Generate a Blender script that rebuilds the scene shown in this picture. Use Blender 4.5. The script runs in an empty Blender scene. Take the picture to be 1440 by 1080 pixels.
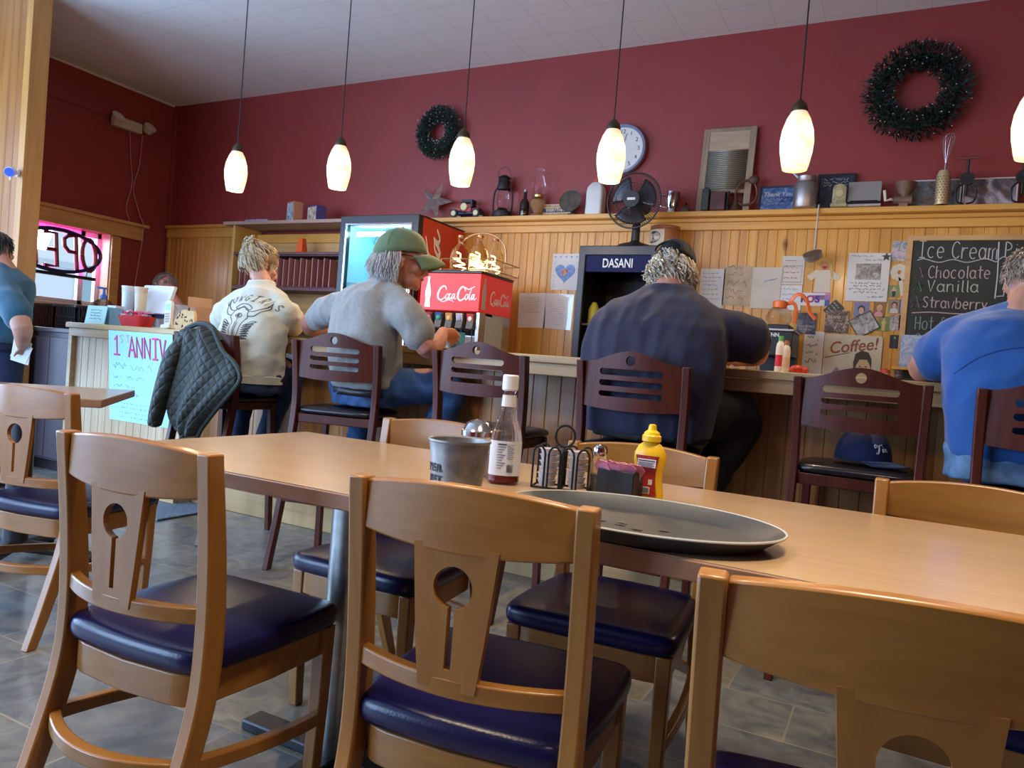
import bpy, bmesh, math, random
from mathutils import Vector, Matrix, Euler
random.seed(7)
COL = bpy.context.scene.collection
PI = math.pi
sin, cos = math.sin, math.cos

# ---------------------------------------------------------------- camera model
YAW, PITCH, ROLL = (math.radians(a) for a in (27.24, -1.30, -4.55))
FPX, CH = 1050.0, 1.03
_f = Vector((-sin(YAW) * cos(PITCH), cos(YAW) * cos(PITCH), sin(PITCH)))
_r = Vector((cos(YAW), sin(YAW), 0))
_d = _f.cross(_r)
_R = _r * cos(ROLL) + _d * sin(ROLL)
_D = -_r * sin(ROLL) + _d * cos(ROLL)


def ray(px, py):
    return _R * (px - 720) + _D * (py - 540) + _f * FPX


def aty(px, py, y):
    d = ray(px, py)
    return Vector((0, 0, CH)) + d * (y / d.y)


def atz(px, py, z):
    d = ray(px, py)
    return Vector((0, 0, CH)) + d * ((z - CH) / d.z)


def atx(px, py, x):
    d = ray(px, py)
    return Vector((0, 0, CH)) + d * (x / d.x)


# ---------------------------------------------------------------- materials
_M = {}


def nodes(m):
    nt = m.node_tree
    return nt, nt.nodes, nt.links, nt.nodes['Principled BSDF']


def mat(name, col, rough=.5, metal=0., spec=.5, emit=None, es=0., trans=0., ior=1.45, alpha=1., coat=0., var=0., vscale=8., bump=0., bscale=60., sheen=0., col2=None, sss=0.):
    """plain material with optional procedural colour variation and bump"""
    if name in _M:
        return _M[name]
    m = bpy.data.materials.new(name)
    m.use_nodes = True
    nt, N, L, b = nodes(m)
    b.inputs['Base Color'].default_value = (*col, 1)
    b.inputs['Roughness'].default_value = rough
    b.inputs['Metallic'].default_value = metal
    b.inputs['Specular IOR Level'].default_value = spec
    b.inputs['IOR'].default_value = ior
    b.inputs['Transmission Weight'].default_value = trans
    b.inputs['Alpha'].default_value = alpha
    b.inputs['Coat Weight'].default_value = coat
    b.inputs['Sheen Weight'].default_value = sheen
    if sss:
        b.inputs['Subsurface Weight'].default_value = sss
        b.inputs['Subsurface Radius'].default_value = (.01, .004, .002)
    if emit:
        b.inputs['Emission Color'].default_value = (*emit, 1)
        b.inputs['Emission Strength'].default_value = es
    if var or col2:
        tc = N.new('ShaderNodeTexCoord')
        n = N.new('ShaderNodeTexNoise')
        n.inputs['Scale'].default_value = vscale
        n.inputs['Detail'].default_value = 5
        cr = N.new('ShaderNodeValToRGB')
        c2 = col2 or tuple(c * (1 - var) for c in col)
        c1 = col if col2 else tuple(min(1, c * (1 + var * .6)) for c in col)
        cr.color_ramp.elements[0].position = .36
        cr.color_ramp.elements[1].position = .64
        cr.color_ramp.elements[0].color = (*c2, 1)
        cr.color_ramp.elements[1].color = (*c1, 1)
        L.new(tc.outputs['Object'], n.inputs['Vector'])
        L.new(n.outputs['Fac'], cr.inputs['Fac'])
        L.new(cr.outputs['Color'], b.inputs['Base Color'])
    if bump:
        tc = N.new('ShaderNodeTexCoord')
        n = N.new('ShaderNodeTexNoise')
        n.inputs['Scale'].default_value = bscale
        n.inputs['Detail'].default_value = 4
        bp = N.new('ShaderNodeBump')
        bp.inputs['Strength'].default_value = bump
        bp.inputs['Distance'].default_value = .01
        L.new(tc.outputs['Object'], n.inputs['Vector'])
        L.new(n.outputs['Fac'], bp.inputs['Height'])
        L.new(bp.outputs['Normal'], b.inputs['Normal'])
    _M[name] = m
    return m


def wood(name, c1, c2, axis='z', scale=9., rough=.4, stretch=14., knots=0., board=0., baxis='x', coat=0., bvar=.25):
    """grain stretched along an axis; optional knots and a different tone for every board"""
    if name in _M:
        return _M[name]
    m = bpy.data.materials.new(name)
    m.use_nodes = True
    nt, N, L, b = nodes(m)
    tc = N.new('ShaderNodeTexCoord')
    mp = N.new('ShaderNodeMapping')
    s = [scale] * 3
    s['xyz'.index(axis)] = scale / stretch
    mp.inputs['Scale'].default_value = s
    L.new(tc.outputs['Object'], mp.inputs['Vector'])
    vec = mp.outputs['Vector']
    wn = None
    if board:
        sep = N.new('ShaderNodeSeparateXYZ')
        L.new(tc.outputs['Object'], sep.inputs[0])
        dv = N.new('ShaderNodeMath'); dv.operation = 'DIVIDE'; dv.inputs[1].default_value = board
        L.new(sep.outputs['xyz'.index(baxis)], dv.inputs[0])
        fl = N.new('ShaderNodeMath'); fl.operation = 'FLOOR'
        L.new(dv.outputs[0], fl.inputs[0])
        wn = N.new('ShaderNodeTexWhiteNoise'); wn.noise_dimensions = '1D'
        L.new(fl.outputs[0], wn.inputs['W'])
        ad = N.new('ShaderNodeVectorMath'); ad.operation = 'MULTIPLY_ADD'
        cx = N.new('ShaderNodeCombineXYZ')
        for i in range(3):
            L.new(wn.outputs['Value'], cx.inputs[i])
        ad.inputs[1].default_value = (37, 41, 29)
        L.new(cx.outputs[0], ad.inputs[0])
        L.new(vec, ad.inputs[2])
        vec = ad.outputs[0]
    n = N.new('ShaderNodeTexNoise')
    n.inputs['Scale'].default_value = 1.6
    n.inputs['Detail'].default_value = 7
    n.inputs['Distortion'].default_value = 1.2
    L.new(vec, n.inputs['Vector'])
    cr = N.new('ShaderNodeValToRGB')
    cr.color_ramp.elements[0].position = .34
    cr.color_ramp.elements[1].position = .66
    cr.color_ramp.elements[0].color = (*c2, 1)
    cr.color_ramp.elements[1].color = (*c1, 1)
    L.new(n.outputs['Fac'], cr.inputs['Fac'])
    out = cr.outputs['Color']
    if board:
        mx = N.new('ShaderNodeMix'); mx.data_type = 'RGBA'; mx.blend_type = 'MULTIPLY'
        r2 = N.new('ShaderNodeValToRGB')
        r2.color_ramp.elements[0].color = (1 - bvar, 1 - bvar * 1.25, 1 - bvar * 1.5, 1)
        r2.color_ramp.elements[1].color = (1, 1, 1, 1)
        L.new(wn.outputs['Value'], r2.inputs['Fac'])
        mx.inputs[0].default_value = 1
        L.new(out, mx.inputs[6]); L.new(r2.outputs['Color'], mx.inputs[7])
        out = mx.outputs[2]
    if knots:
        mp2 = N.new('ShaderNodeMapping')
        s2 = [1., 1., 1.]
        s2['xyz'.index(axis)] = .45
        mp2.inputs['Scale'].default_value = [q * knots for q in s2]
        L.new(tc.outputs['Object'], mp2.inputs['Vector'])
        vo = N.new('ShaderNodeTexVoronoi')
        vo.inputs['Scale'].default_value = 1.
        L.new(mp2.outputs[0], vo.inputs['Vector'])
        r3 = N.new('ShaderNodeValToRGB')
        r3.color_ramp.elements[0].position = .035
        r3.color_ramp.elements[1].position = .11
        r3.color_ramp.elements[0].color = (.16, .07, .03, 1)
        r3.color_ramp.elements[1].color = (1, 1, 1, 1)
        L.new(vo.outputs['Distance'], r3.inputs['Fac'])
        mx = N.new('ShaderNodeMix'); mx.data_type = 'RGBA'; mx.blend_type = 'MULTIPLY'
        mx.inputs[0].default_value = 1
        L.new(out, mx.inputs[6]); L.new(r3.outputs['Color'], mx.inputs[7])
        out = mx.outputs[2]
    L.new(out, b.inputs['Base Color'])
    b.inputs['Roughness'].default_value = rough
    b.inputs['Coat Weight'].default_value = coat
    b.inputs['Coat Roughness'].default_value = .15
    _M[name] = m
    return m


# ---------------------------------------------------------------- mesh builder
class MB:
    def __init__(s):
        s.v, s.f, s.mi, s.x, s.cur = [], [], [], None, 0

    def xf(s, m=None):
        s.x = m
        return s

    def use(s, i):
        s.cur = i
        return s

    def add(s, vs, fs):
        b = len(s.v)
        s.v += [(s.x @ Vector(p)) if s.x else Vector(p) for p in vs]
        for f in fs:
            s.f.append([b + i for i in f])
            s.mi.append(s.cur)
        return s

    def box(s, c, d, rot=None):
        x, y, z = d[0] / 2, d[1] / 2, d[2] / 2
        vs = [Vector((i * x, j * y, k * z)) for k in (-1, 1) for j in (-1, 1) for i in (-1, 1)]
        if rot:
            R = Euler(rot).to_matrix()
            vs = [R @ p for p in vs]
        c = Vector(c)
        return s.add([p + c for p in vs], [(0, 2, 3, 1), (4, 5, 7, 6), (0, 1, 5, 4), (2, 6, 7, 3), (0, 4, 6, 2), (1, 3, 7, 5)])

    def b2(s, a, b):
        return s.box([(p + q) / 2 for p, q in zip(a, b)], [abs(q - p) for p, q in zip(a, b)])

    def tube(s, pts, r, n=8, caps=True, closed=False, flat=None):
        """round (or flat=(a,b) elliptical) section swept along points"""
        pts = [Vector(p) for p in pts]
        m = len(pts)
        rs = r if isinstance(r, (list, tuple)) else [r] * m
        vs, fs = [], []
        up = None
        for i, p in enumerate(pts):
            a = pts[i - 1] if (i or closed) else p
            c = pts[(i + 1) % m] if (i < m - 1 or closed) else p
            t = (c - a)
            t = t.normalized() if t.length > 1e-9 else Vector((0, 0, 1))
            if up is None:
                up = Vector((0, 0, 1)) if abs(t.z) < .9 else Vector((0, 1, 0))
            u = up - t * up.dot(t)
            u = u.normalized() if u.length > 1e-6 else t.orthogonal().normalized()
            up = u
            w = t.cross(u)
            for k in range(n):
                q = 2 * PI * k / n
                ru, rw = (rs[i], rs[i]) if not flat else (rs[i] * flat[0], rs[i] * flat[1])
                vs.append(p + u * (sin(q) * ru) + w * (cos(q) * rw))
        for i in range(m if closed else m - 1):
            for k in range(n):
                j = (i + 1) % m
                fs.append((i * n + k, i * n + (k + 1) % n, j * n + (k + 1) % n, j * n + k))
        if caps and not closed:
            fs.append(tuple(range(n))[::-1])
            fs.append(tuple((m - 1) * n + k for k in range(n)))
        return s.add(vs, fs)

    def lathe(s, prof, n=24, c=(0, 0, 0), sx=1., sy=1., R=None):
        c = Vector(c)
        vs, fs = [], []
        for r, z in prof:
            for k in range(n):
                q = 2 * PI * k / n
                p = Vector((r * cos(q) * sx, r * sin(q) * sy, z))
                vs.append(c + (R @ p if R else p))
        for i in range(len(prof) - 1):
            for k in range(n):
                fs.append((i * n + k, i * n + (k + 1) % n, (i + 1) * n + (k + 1) % n, (i + 1) * n + k))
        if prof[0][0] > 1e-5:
            fs.append(tuple(range(n))[::-1])
        if prof[-1][0] > 1e-5:
            fs.append(tuple((len(prof) - 1) * n + k for k in range(n)))
        return s.add(vs, fs)

    def ell(s, c, r, rot=None, n=16, m=10):
        R = Euler(rot).to_matrix() if rot else None
        if isinstance(r, (int, float)):
            r = (r, r, r)
        vs, fs = [], []
        for i in range(m + 1):
            a = PI * i / m - PI / 2
            for k in range(n):
                q = 2 * PI * k / n
                p = Vector((r[0] * cos(a) * cos(q), r[1] * cos(a) * sin(q), r[2] * sin(a)))
                vs.append(Vector(c) + (R @ p if R else p))
        for i in range(m):
            for k in range(n):
                fs.append((i * n + k, i * n + (k + 1) % n, (i + 1) * n + (k + 1) % n, (i + 1) * n + k))
        return s.add(vs, fs)

    def loft(s, rings, caps=True, closed=False):
        n = len(rings[0])
        vs = [p for r in rings for p in r]
        m = len(rings)
        fs = []
        for i in range(m if closed else m - 1):
            for k in range(n):
                j = (i + 1) % m
                fs.append((i * n + k, i * n + (k + 1) % n, j * n + (k + 1) % n, j * n + k))
        if caps and not closed:
            fs.append(tuple(range(n))[::-1])
            fs.append(tuple((m - 1) * n + k for k in range(n)))
        return s.add(vs, fs)

    def prism(s, outer, holes=(), t=.01, fn=None, cuts=()):
        """polygon in xz with holes, extruded along y from 0 to t, then bent by fn(x,y,z)"""
        bm = bmesh.new()
        es = []
        for lp in [outer, *holes]:
            vv = [bm.verts.new((p[0], 0, p[1])) for p in lp]
            es += [bm.edges.new((vv[i], vv[(i + 1) % len(vv)])) for i in range(len(vv))]
        bmesh.ops.triangle_fill(bm, use_beauty=True, use_dissolve=False, edges=es, normal=(0, -1, 0))
        g = bmesh.ops.extrude_face_region(bm, geom=bm.faces[:])
        for e in g['geom']:
            if isinstance(e, bmesh.types.BMVert):
                e.co.y += t
        for cx in cuts:
            bmesh.ops.bisect_plane(bm, geom=bm.verts[:] + bm.edges[:] + bm.faces[:], plane_co=(cx, 0, 0), plane_no=(1, 0, 0), dist=1e-5)
        bmesh.ops.recalc_face_normals(bm, faces=bm.faces[:])
        bm.verts.index_update()
        vs = [Vector(v.co) for v in bm.verts]
        if fn:
            vs = [Vector(fn(*p)) for p in vs]
        fs = [[v.index for v in f.verts] for f in bm.faces]
        bm.free()
        return s.add(vs, fs)

    def gridf(s, f, nu, nv, t=0.):
        """surface f(u,v) u,v in 0..1 ; thickness added later by modifier"""
        vs = [Vector(f(i / nu, j / nv)) for j in range(nv + 1) for i in range(nu + 1)]
        fs = [(j * (nu + 1) + i, j * (nu + 1) + i + 1, (j + 1) * (nu + 1) + i + 1, (j + 1) * (nu + 1) + i) for j in range(nv) for i in range(nu)]
        return s.add(vs, fs)

    def build(s, name, m, parent=None, smooth=True, bevel=0., seg=2, sub=0, solid=0., remesh=0., rsm=0, angle=35, decimate=0.):
        me = bpy.data.meshes.new(name)
        me.from_pydata([tuple(p) for p in s.v], [], s.f)
        ms = m if isinstance(m, (list, tuple)) else [m]
        for q in ms:
            me.materials.append(q)
        if len(ms) > 1:
            me.polygons.foreach_set('material_index', s.mi)
        me.validate()
        me.update()
        o = bpy.data.objects.new(name, me)
        COL.objects.link(o)
        if parent is not None:
            o.parent = parent
        if remesh:
            md = o.modifiers.new('r', 'REMESH')
            md.mode = 'VOXEL'
            md.voxel_size = remesh
            md.use_smooth_shade = True
            if rsm:
                k = o.modifiers.new('s', 'SMOOTH')
                k.iterations = rsm
                k.factor = .5
            if decimate:
                k = o.modifiers.new('d', 'DECIMATE')
                k.ratio = decimate
            bake(o)
        if solid:
            md = o.modifiers.new('t', 'SOLIDIFY')
            md.thickness = solid
            md.offset = 0
        if bevel:
            md = o.modifiers.new('b', 'BEVEL')
            md.width = bevel
            md.segments = seg
            md.limit_method = 'ANGLE'
            md.angle_limit = math.radians(40)
        if sub:
            md = o.modifiers.new('u', 'SUBSURF')
            md.levels = md.render_levels = sub
        if smooth:
            o.data.polygons.foreach_set('use_smooth', [True] * len(o.data.polygons))
            if not remesh and not sub:
                try:
                    o.data.set_sharp_from_angle(angle=math.radians(angle))
                except Exception:
                    pass
        return o


def bake(o):
    dg = bpy.context.evaluated_depsgraph_get()
    me = bpy.data.meshes.new_from_object(o.evaluated_get(dg), depsgraph=dg)
    old = o.data
    ms = list(old.materials)
    o.modifiers.clear()
    o.data = me
    if not me.materials:
        for q in ms:
            me.materials.append(q)


def tag(o, label, cat, group=None, kind=None):
    if label:
        o['label'] = label
    if cat:
        o['category'] = cat
    if group:
        o['group'] = group
    if kind:
        o['kind'] = kind
    return o


def thing(name, label, cat, loc=(0, 0, 0), rz=0., group=None, rot=None):
    o = bpy.data.objects.new(name, None)
    o.empty_display_size = .05
    COL.objects.link(o)
    o.location = loc
    o.rotation_euler = rot or (0, 0, rz)
    return tag(o, label, cat, group)


def struct(o, label=None):
    o['kind'] = 'structure'
    if label:
        o['label'] = label
    return o


def copy_tree(o, parent=None):
    c = o.copy()
    COL.objects.link(c)
    c.parent = parent
    for ch in list(o.children):
        copy_tree(ch, c)
    return c


def place(o, loc, rot=(0, 0, 0)):
    o.location = loc
    o.rotation_euler = rot
    return o


def arc(cx, cy, r, a0, a1, n, ry=None):
    ry = r if ry is None else ry
    return [(cx + r * cos(a0 + (a1 - a0) * i / n), cy + ry * sin(a0 + (a1 - a0) * i / n)) for i in range(n + 1)]


def circ(cx, cy, r, n=20, ry=None):
    return arc(cx, cy, r, 0, 2 * PI, n, ry)[:-1]


def rrect(x0, y0, x1, y1, r, n=5):
    p = []
    for cx, cy, a in ((x1 - r, y1 - r, 0), (x0 + r, y1 - r, PI / 2), (x0 + r, y0 + r, PI), (x1 - r, y0 + r, 1.5 * PI)):
        p += arc(cx, cy, r, a, a + PI / 2, n)
    return p


def spline(pts, n=8):
    """Catmull-Rom through points"""
    P = [Vector(p) for p in pts]
    P = [P[0] * 2 - P[1]] + P + [P[-1] * 2 - P[-2]]
    out = []
    for i in range(1, len(P) - 2):
        a, b, c, d = P[i - 1:i + 3]
        for k in range(n):
            t = k / n
            out.append(.5 * ((2 * b) + (c - a) * t + (2 * a - 5 * b + 4 * c - d) * t * t + (3 * b - a - 3 * c + d) * t ** 3))
    out.append(P[-2])
    return out


# ---------------------------------------------------------------- writing
def text(name, s, size, m, parent=None, loc=(0, 0, 0), rot=(PI / 2, 0, 0), ext=.0006, shear=0., bold=0., align='CENTER', sx=1.):
    cu = bpy.data.curves.new(name, 'FONT')
    cu.body = s
    cu.size = size
    cu.extrude = ext
    cu.shear = shear
    cu.offset = bold
    cu.align_x = align
    cu.align_y = 'CENTER'
    o = bpy.data.objects.new(name, cu)
    COL.objects.link(o)
    dg = bpy.context.evaluated_depsgraph_get()
    me = bpy.data.meshes.new_from_object(o.evaluated_get(dg), depsgraph=dg)
    bpy.data.objects.remove(o)
    me.materials.clear()
    me.materials.append(m)
    o = bpy.data.objects.new(name, me)
    COL.objects.link(o)
    o.parent = parent
    o.location = loc
    o.rotation_euler = rot
    o.scale = (sx, 1, 1)
    return o


# single-stroke alphabet, x 0..4, baseline 0, x-height 4, caps 6
def _o(cx, cy, rx, ry, a0=0, a1=360, n=10):
    return [(cx + rx * cos(math.radians(a0 + (a1 - a0) * i / n)), cy + ry * sin(math.radians(a0 + (a1 - a0) * i / n))) for i in range(n + 1)]


GL = {
    'I': [[(.5, 0), (3.5, 0)], [(2, 0), (2, 6)], [(.3, 6), (3.7, 6)]],
    'C': [_o(2.2, 3, 2, 3, 45, 315)], 'P': [[(.5, 0), (.5, 6)], _o(.5, 4.4, 2.8, 1.6, 90, -90)],
    'V': [[(0, 6), (1.6, 0), (3.4, 6)]], 'S': [[(3.4, 5.2), (2.4, 6), (1, 5.7), (.5, 4.6), (1.5, 3.4), (3, 2.4), (3.3, 1), (2.2, 0), (.3, .6)]],
    'H': [[(.3, 0), (.3, 6)], [(3.5, 0), (3.5, 6)], [(.3, 3), (3.5, 3)]], 'K': [[(.5, 0), (.5, 6)], [(3.4, 6), (.5, 2.8), (3.6, 0)]],
    'T': [[(2, 0), (2, 6)], [(0, 6), (4, 6)]], 'A': [[(0, 0), (2, 6), (4, 0)], [(.8, 2.2), (3.2, 2.2)]],
    'N': [[(.3, 0), (.3, 6), (3.6, 0), (3.6, 6)]], 'R': [[(.5, 0), (.5, 6)], _o(.5, 4.5, 2.6, 1.5, 90, -90), [(1.2, 3), (3.6, 0)]],
    'O': [_o(2, 3, 2, 3)], '1': [[(.8, 4.6), (2, 6), (2, 0)], [(.6, 0), (3.4, 0)]],
    'a': [_o(1.8, 2, 1.6, 2), [(3.4, 4), (3.4, .6), (4, 0)]], 'b': [[(.4, 6), (.4, 0)], _o(2, 2, 1.6, 2)],
    'c': [_o(2, 2, 1.7, 2, 50, 310)], 'd': [_o(1.8, 2, 1.6, 2), [(3.4, 6), (3.4, 0)]],
    'e': [[(.4, 2), (3.5, 2.2)] + _o(2, 2, 1.6, 2, 10, 310)], 'f': [[(3.4, 5.4), (2.6, 6), (1.8, 5.2), (1.6, 0)], [(.4, 3.6), (3, 3.6)]],
    'g': [_o(1.8, 2, 1.6, 2), [(3.4, 4), (3.4, -1.4), (2, -2.2), (.6, -1.6)]], 'h': [[(.4, 6), (.4, 0)], [(.4, 2.6), (1.6, 4), (3, 3.6), (3.3, 0)]],
    'i': [[(1, 4), (1, 0)], [(1, 5.2), (1.1, 5.5)]], 'j': [[(2, 4), (2, -1.5), (.6, -2)]], 'l': [[(1, 6), (1, .4), (1.6, 0)]],
    'm': [[(.2, 4), (.2, 0)], [(.2, 3), (1.2, 4), (2, 3.4), (2, 0)], [(2, 3), (3, 4), (4, 3.4), (4, 0)]],
    'n': [[(.4, 4), (.4, 0)], [(.4, 2.8), (1.6, 4), (3, 3.6), (3.3, 0)]], 'o': [_o(2, 2, 1.7, 2)],
    'r': [[(.4, 4), (.4, 0)], [(.4, 2.4), (1.4, 3.8), (3, 3.8)]], 's': [[(3, 3.6), (1.6, 4), (.6, 3), (2.6, 1.4), (2.6, .4), (1.4, 0), (.3, .5)]],
    't': [[(1.6, 6), (1.6, .5), (2.6, 0)], [(.2, 4), (3.2, 4)]], 'u': [[(.4, 4), (.5, .8), (1.8, 0), (3.2, 1), (3.3, 4), (3.4, 0)]],
    'w': [[(0, 4), (1, 0), (2, 3), (3, 0), (4, 4)]], 'y': [[(.3, 4), (1.9, .6)], [(3.4, 4), (1.9, .6), (.6, -2)]], 'k': [[(.4, 6), (.4, 0)], [(3, 4), (.5, 1.8), (3.3, 0)]],
}
ADV = {'i': 2.2, 'l': 2.4, 'j': 3, 'm': 5, 'w': 5, 't': 3.8, 'r': 3.8, ' ': 3, 'I': 4.6}


def write(mb, s, o, h, r, dx=Vector((1, 0, 0)), dz=Vector((0, 0, 1)), sx=1., n=5, jit=0.):
    """handwriting: strokes of radius r; o = start of the baseline, h = cap height"""
    u = h / 6
    x = 0.
    o = Vector(o)
    for c in s:
        j = random.uniform(-jit, jit) * h
        for st in GL.get(c, []):
            mb.tube([o + dx * ((x + p[0]) * u * sx) + dz * (p[1] * u + j) for p in st], r, n=n)
        x += ADV.get(c, 4.7)
    return x * u * sx


def scribble(mb, o, w, h, r, dx=Vector((1, 0, 0)), dz=Vector((0, 0, 1)), seed=0):
    """a line of writing too small to read"""
    h = max(h, .006)
    R = random.Random(seed)
    x = 0
    o = Vector(o)
    while x < w:
        k = R.randint(2, 6)
        pts = []
        for i in range(k * 2):
            pts.append(o + dx * x + dz * (h * R.choice((0, .55, .55, 1))))
            x += h * .32
            if x > w:
                break
        if len(pts) > 1:
            mb.tube(pts, r, n=4)
        x += h * .5


CAM = bpy.data.cameras.new('camera')
CAM.sensor_width = 36
CAM.lens = 36 * FPX / 1440
CAM.clip_start = .02
cam = bpy.data.objects.new('camera', CAM)
COL.objects.link(cam)
cam.matrix_world = Matrix(((_R.x, -_D.x, -_f.x, 0), (_R.y, -_D.y, -_f.y, 0), (_R.z, -_D.z, -_f.z, CH), (0, 0, 0, 1)))
bpy.context.scene.camera = cam
EXPO = 0.0
SKY = 1.6
LAMP = 2.5
# ================================================================ SETTING
WB, WL, WF, WR, CZ = 5.30, -6.93, -2.4, 3.2, 3.47      # back, left, front, right walls, ceiling
BX0, BX1 = -5.07, 2.6                                   # bar ends
BY, BP, BT = 3.15, 3.36, 1.097                          # bar front edge, panel, top

red = mat('red_paint', (.250, .034, .029), .45, var=.06, vscale=2.5, bump=.05, bscale=160)
pine = wood('knotty_pine', (.72, .385, .078), (.61, .29, .05), 'z', 10, .36, 12, knots=4.2, board=.0625, coat=.2, bvar=.20)
pine_h = wood('pine_rail', (.70, .375, .078), (.59, .285, .05), 'x', 9, .36, 16, knots=1.3, coat=.2)
pine_y = wood('pine_rail_side', (.62, .35, .13), (.50, .25, .08), 'y', 9, .4, 16, knots=1.3)
pine_bar = wood('pine_bar_front', (.50, .26, .085), (.38, .17, .05), 'z', 10, .45, 12, knots=3.4, board=.075, coat=.1, bvar=.4)
pine_pale = wood('pale_pine', (.58, .39, .18), (.46, .28, .115), 'x', 9, .4, 18, knots=.9)
pine_post = wood('pine_post', (.47, .205, .05), (.36, .14, .032), 'z', 9, .42, 14, knots=3.0, board=.095, coat=.1, bvar=.35)
pine_trim = wood('pine_trim', (.52, .245, .062), (.43, .185, .042), 'z', 9, .42, 16, knots=1.5)


def floor_mat():
    m = bpy.data.materials.new('slate_tile')
    m.use_nodes = True
    nt, N, L, b = nodes(m)
    tc = N.new('ShaderNodeTexCoord')
    br = N.new('ShaderNodeTexBrick')
    br.inputs['Scale'].default_value = 1
    br.inputs['Brick Width'].default_value = .43
    br.inputs['Row Height'].default_value = .29
    br.inputs['Mortar Size'].default_value = .0035
    br.inputs['Mortar Smooth'].default_value = .2
    br.inputs['Bias'].default_value = 0
    br.inputs['Color1'].default_value = (0, 0, 0, 1)
    br.inputs['Color2'].default_value = (1, 1, 1, 1)
    br.inputs['Mortar'].default_value = (.5, .5, .5, 1)
    L.new(tc.outputs['Object'], br.inputs['Vector'])
    cr = N.new('ShaderNodeValToRGB')
    e = cr.color_ramp.elements
    e[0].color = (.135, .142, .150, 1)
    e[1].color = (.29, .23, .145, 1)
    q = e.new(.45); q.color = (.20, .195, .175, 1)
    q = e.new(.7); q.color = (.155, .165, .172, 1)
    L.new(br.outputs['Color'], cr.inputs['Fac'])
    n = N.new('ShaderNodeTexNoise'); n.inputs['Scale'].default_value = 7; n.inputs['Detail'].default_value = 9; n.inputs['Distortion'].default_value = 1.4
    L.new(tc.outputs['Object'], n.inputs['Vector'])
    r2 = N.new('ShaderNodeValToRGB')
    r2.color_ramp.elements[0].position = .3; r2.color_ramp.elements[1].position = .7
    r2.color_ramp.elements[0].color = (.62, .62, .64, 1); r2.color_ramp.elements[1].color = (1.3, 1.25, 1.16, 1)
    L.new(n.outputs['Fac'], r2.inputs['Fac'])
    mx = N.new('ShaderNodeMix'); mx.data_type = 'RGBA'; mx.blend_type = 'MULTIPLY'; mx.inputs[0].default_value = 1
    L.new(cr.outputs['Color'], mx.inputs[6]); L.new(r2.outputs['Color'], mx.inputs[7])
    m2 = N.new('ShaderNodeMix'); m2.data_type = 'RGBA'
    L.new(br.outputs['Fac'], m2.inputs[0]); L.new(mx.outputs[2], m2.inputs[6]); m2.inputs[7].default_value = (.27, .235, .18, 1)
    L.new(m2.outputs[2], b.inputs['Base Color'])
    b.inputs['Roughness'].default_value = .27
    bp = N.new('ShaderNodeBump'); bp.inputs['Strength'].default_value = .25; bp.inputs['Distance'].default_value = .01
    ad = N.new('ShaderNodeMath'); ad.operation = 'SUBTRACT'
    L.new(n.outputs['Fac'], ad.inputs[0]); L.new(br.outputs['Fac'], ad.inputs[1])
    L.new(ad.outputs[0], bp.inputs['Height']); L.new(bp.outputs['Normal'], b.inputs['Normal'])
    return m


def ceil_mat():
    m = bpy.data.materials.new('acoustic_tile')
    m.use_nodes = True
    nt, N, L, b = nodes(m)
    tc = N.new('ShaderNodeTexCoord')
    br = N.new('ShaderNodeTexBrick')
    br.offset = 0
    br.inputs['Scale'].default_value = 1
    br.inputs['Brick Width'].default_value = .308
    br.inputs['Row Height'].default_value = .308
    br.inputs['Mortar Size'].default_value = .0022
    br.inputs['Color1'].default_value = br.inputs['Color2'].default_value = (.70, .675, .65, 1)
    br.inputs['Mortar'].default_value = (.54, .51, .49, 1)
    L.new(tc.outputs['Object'], br.inputs['Vector'])
    L.new(br.outputs['Color'], b.inputs['Base Color'])
    b.inputs['Roughness'].default_value = .8
    bp = N.new('ShaderNodeBump'); bp.inputs['Strength'].default_value = .4; bp.inputs['Distance'].default_value = .004; bp.invert = True
    L.new(br.outputs['Fac'], bp.inputs['Height']); L.new(bp.outputs['Normal'], b.inputs['Normal'])
    return m


struct(MB().b2((WL - .25, WF - .2, -.12), (WR + .2, WB + .2, 0)).build('floor', floor_mat(), smooth=False))
struct(MB().b2((WL - .25, WF - .2, CZ), (WR + .2, WB + .2, CZ + .12)).build('ceiling', ceil_mat(), smooth=False))
struct(MB().b2((WL - .25, WB, 0), (WR + .2, WB + .15, CZ)).build('wall_back', red, smooth=False))
struct(MB().b2((WR, WF, 0), (WR + .15, WB, CZ)).build('wall_right', red, smooth=False))
# left wall with the sign window and, nearer, the entrance glazing
W0, W1, Z0, Z1 = 3.30, 4.68, 1.29, 2.01
E0, E1, EZ0, EZ1 = -1.7, 2.35, .35, 2.7
m = MB()
for a, c in (((WF, 0), (E0, CZ)), ((E0, 0), (E1, EZ0)), ((E0, EZ1), (E1, CZ)), ((E1, 0), (W0, CZ)), ((W0, 0), (W1, Z0)), ((W0, Z1), (W1, CZ)), ((W1, 0), (WB, CZ))):
    m.b2((WL - .2, a[0], a[1]), (WL, c[0], c[1]))
struct(m.build('wall_left', red, smooth=False))
# front wall (behind the viewer) with the shop window
F0, F1, FZ0, FZ1 = -6.4, -2.9, .5, 2.7
m = MB()
for a, c in (((WL, 0), (F0, CZ)), ((F0, 0), (F1, FZ0)), ((F0, FZ1), (F1, CZ)), ((F1, 0), (WR, CZ))):
    m.b2((a[0], WF - .2, a[1]), (c[0], WF, c[1]))
struct(m.build('wall_front', red, smooth=False))
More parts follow.
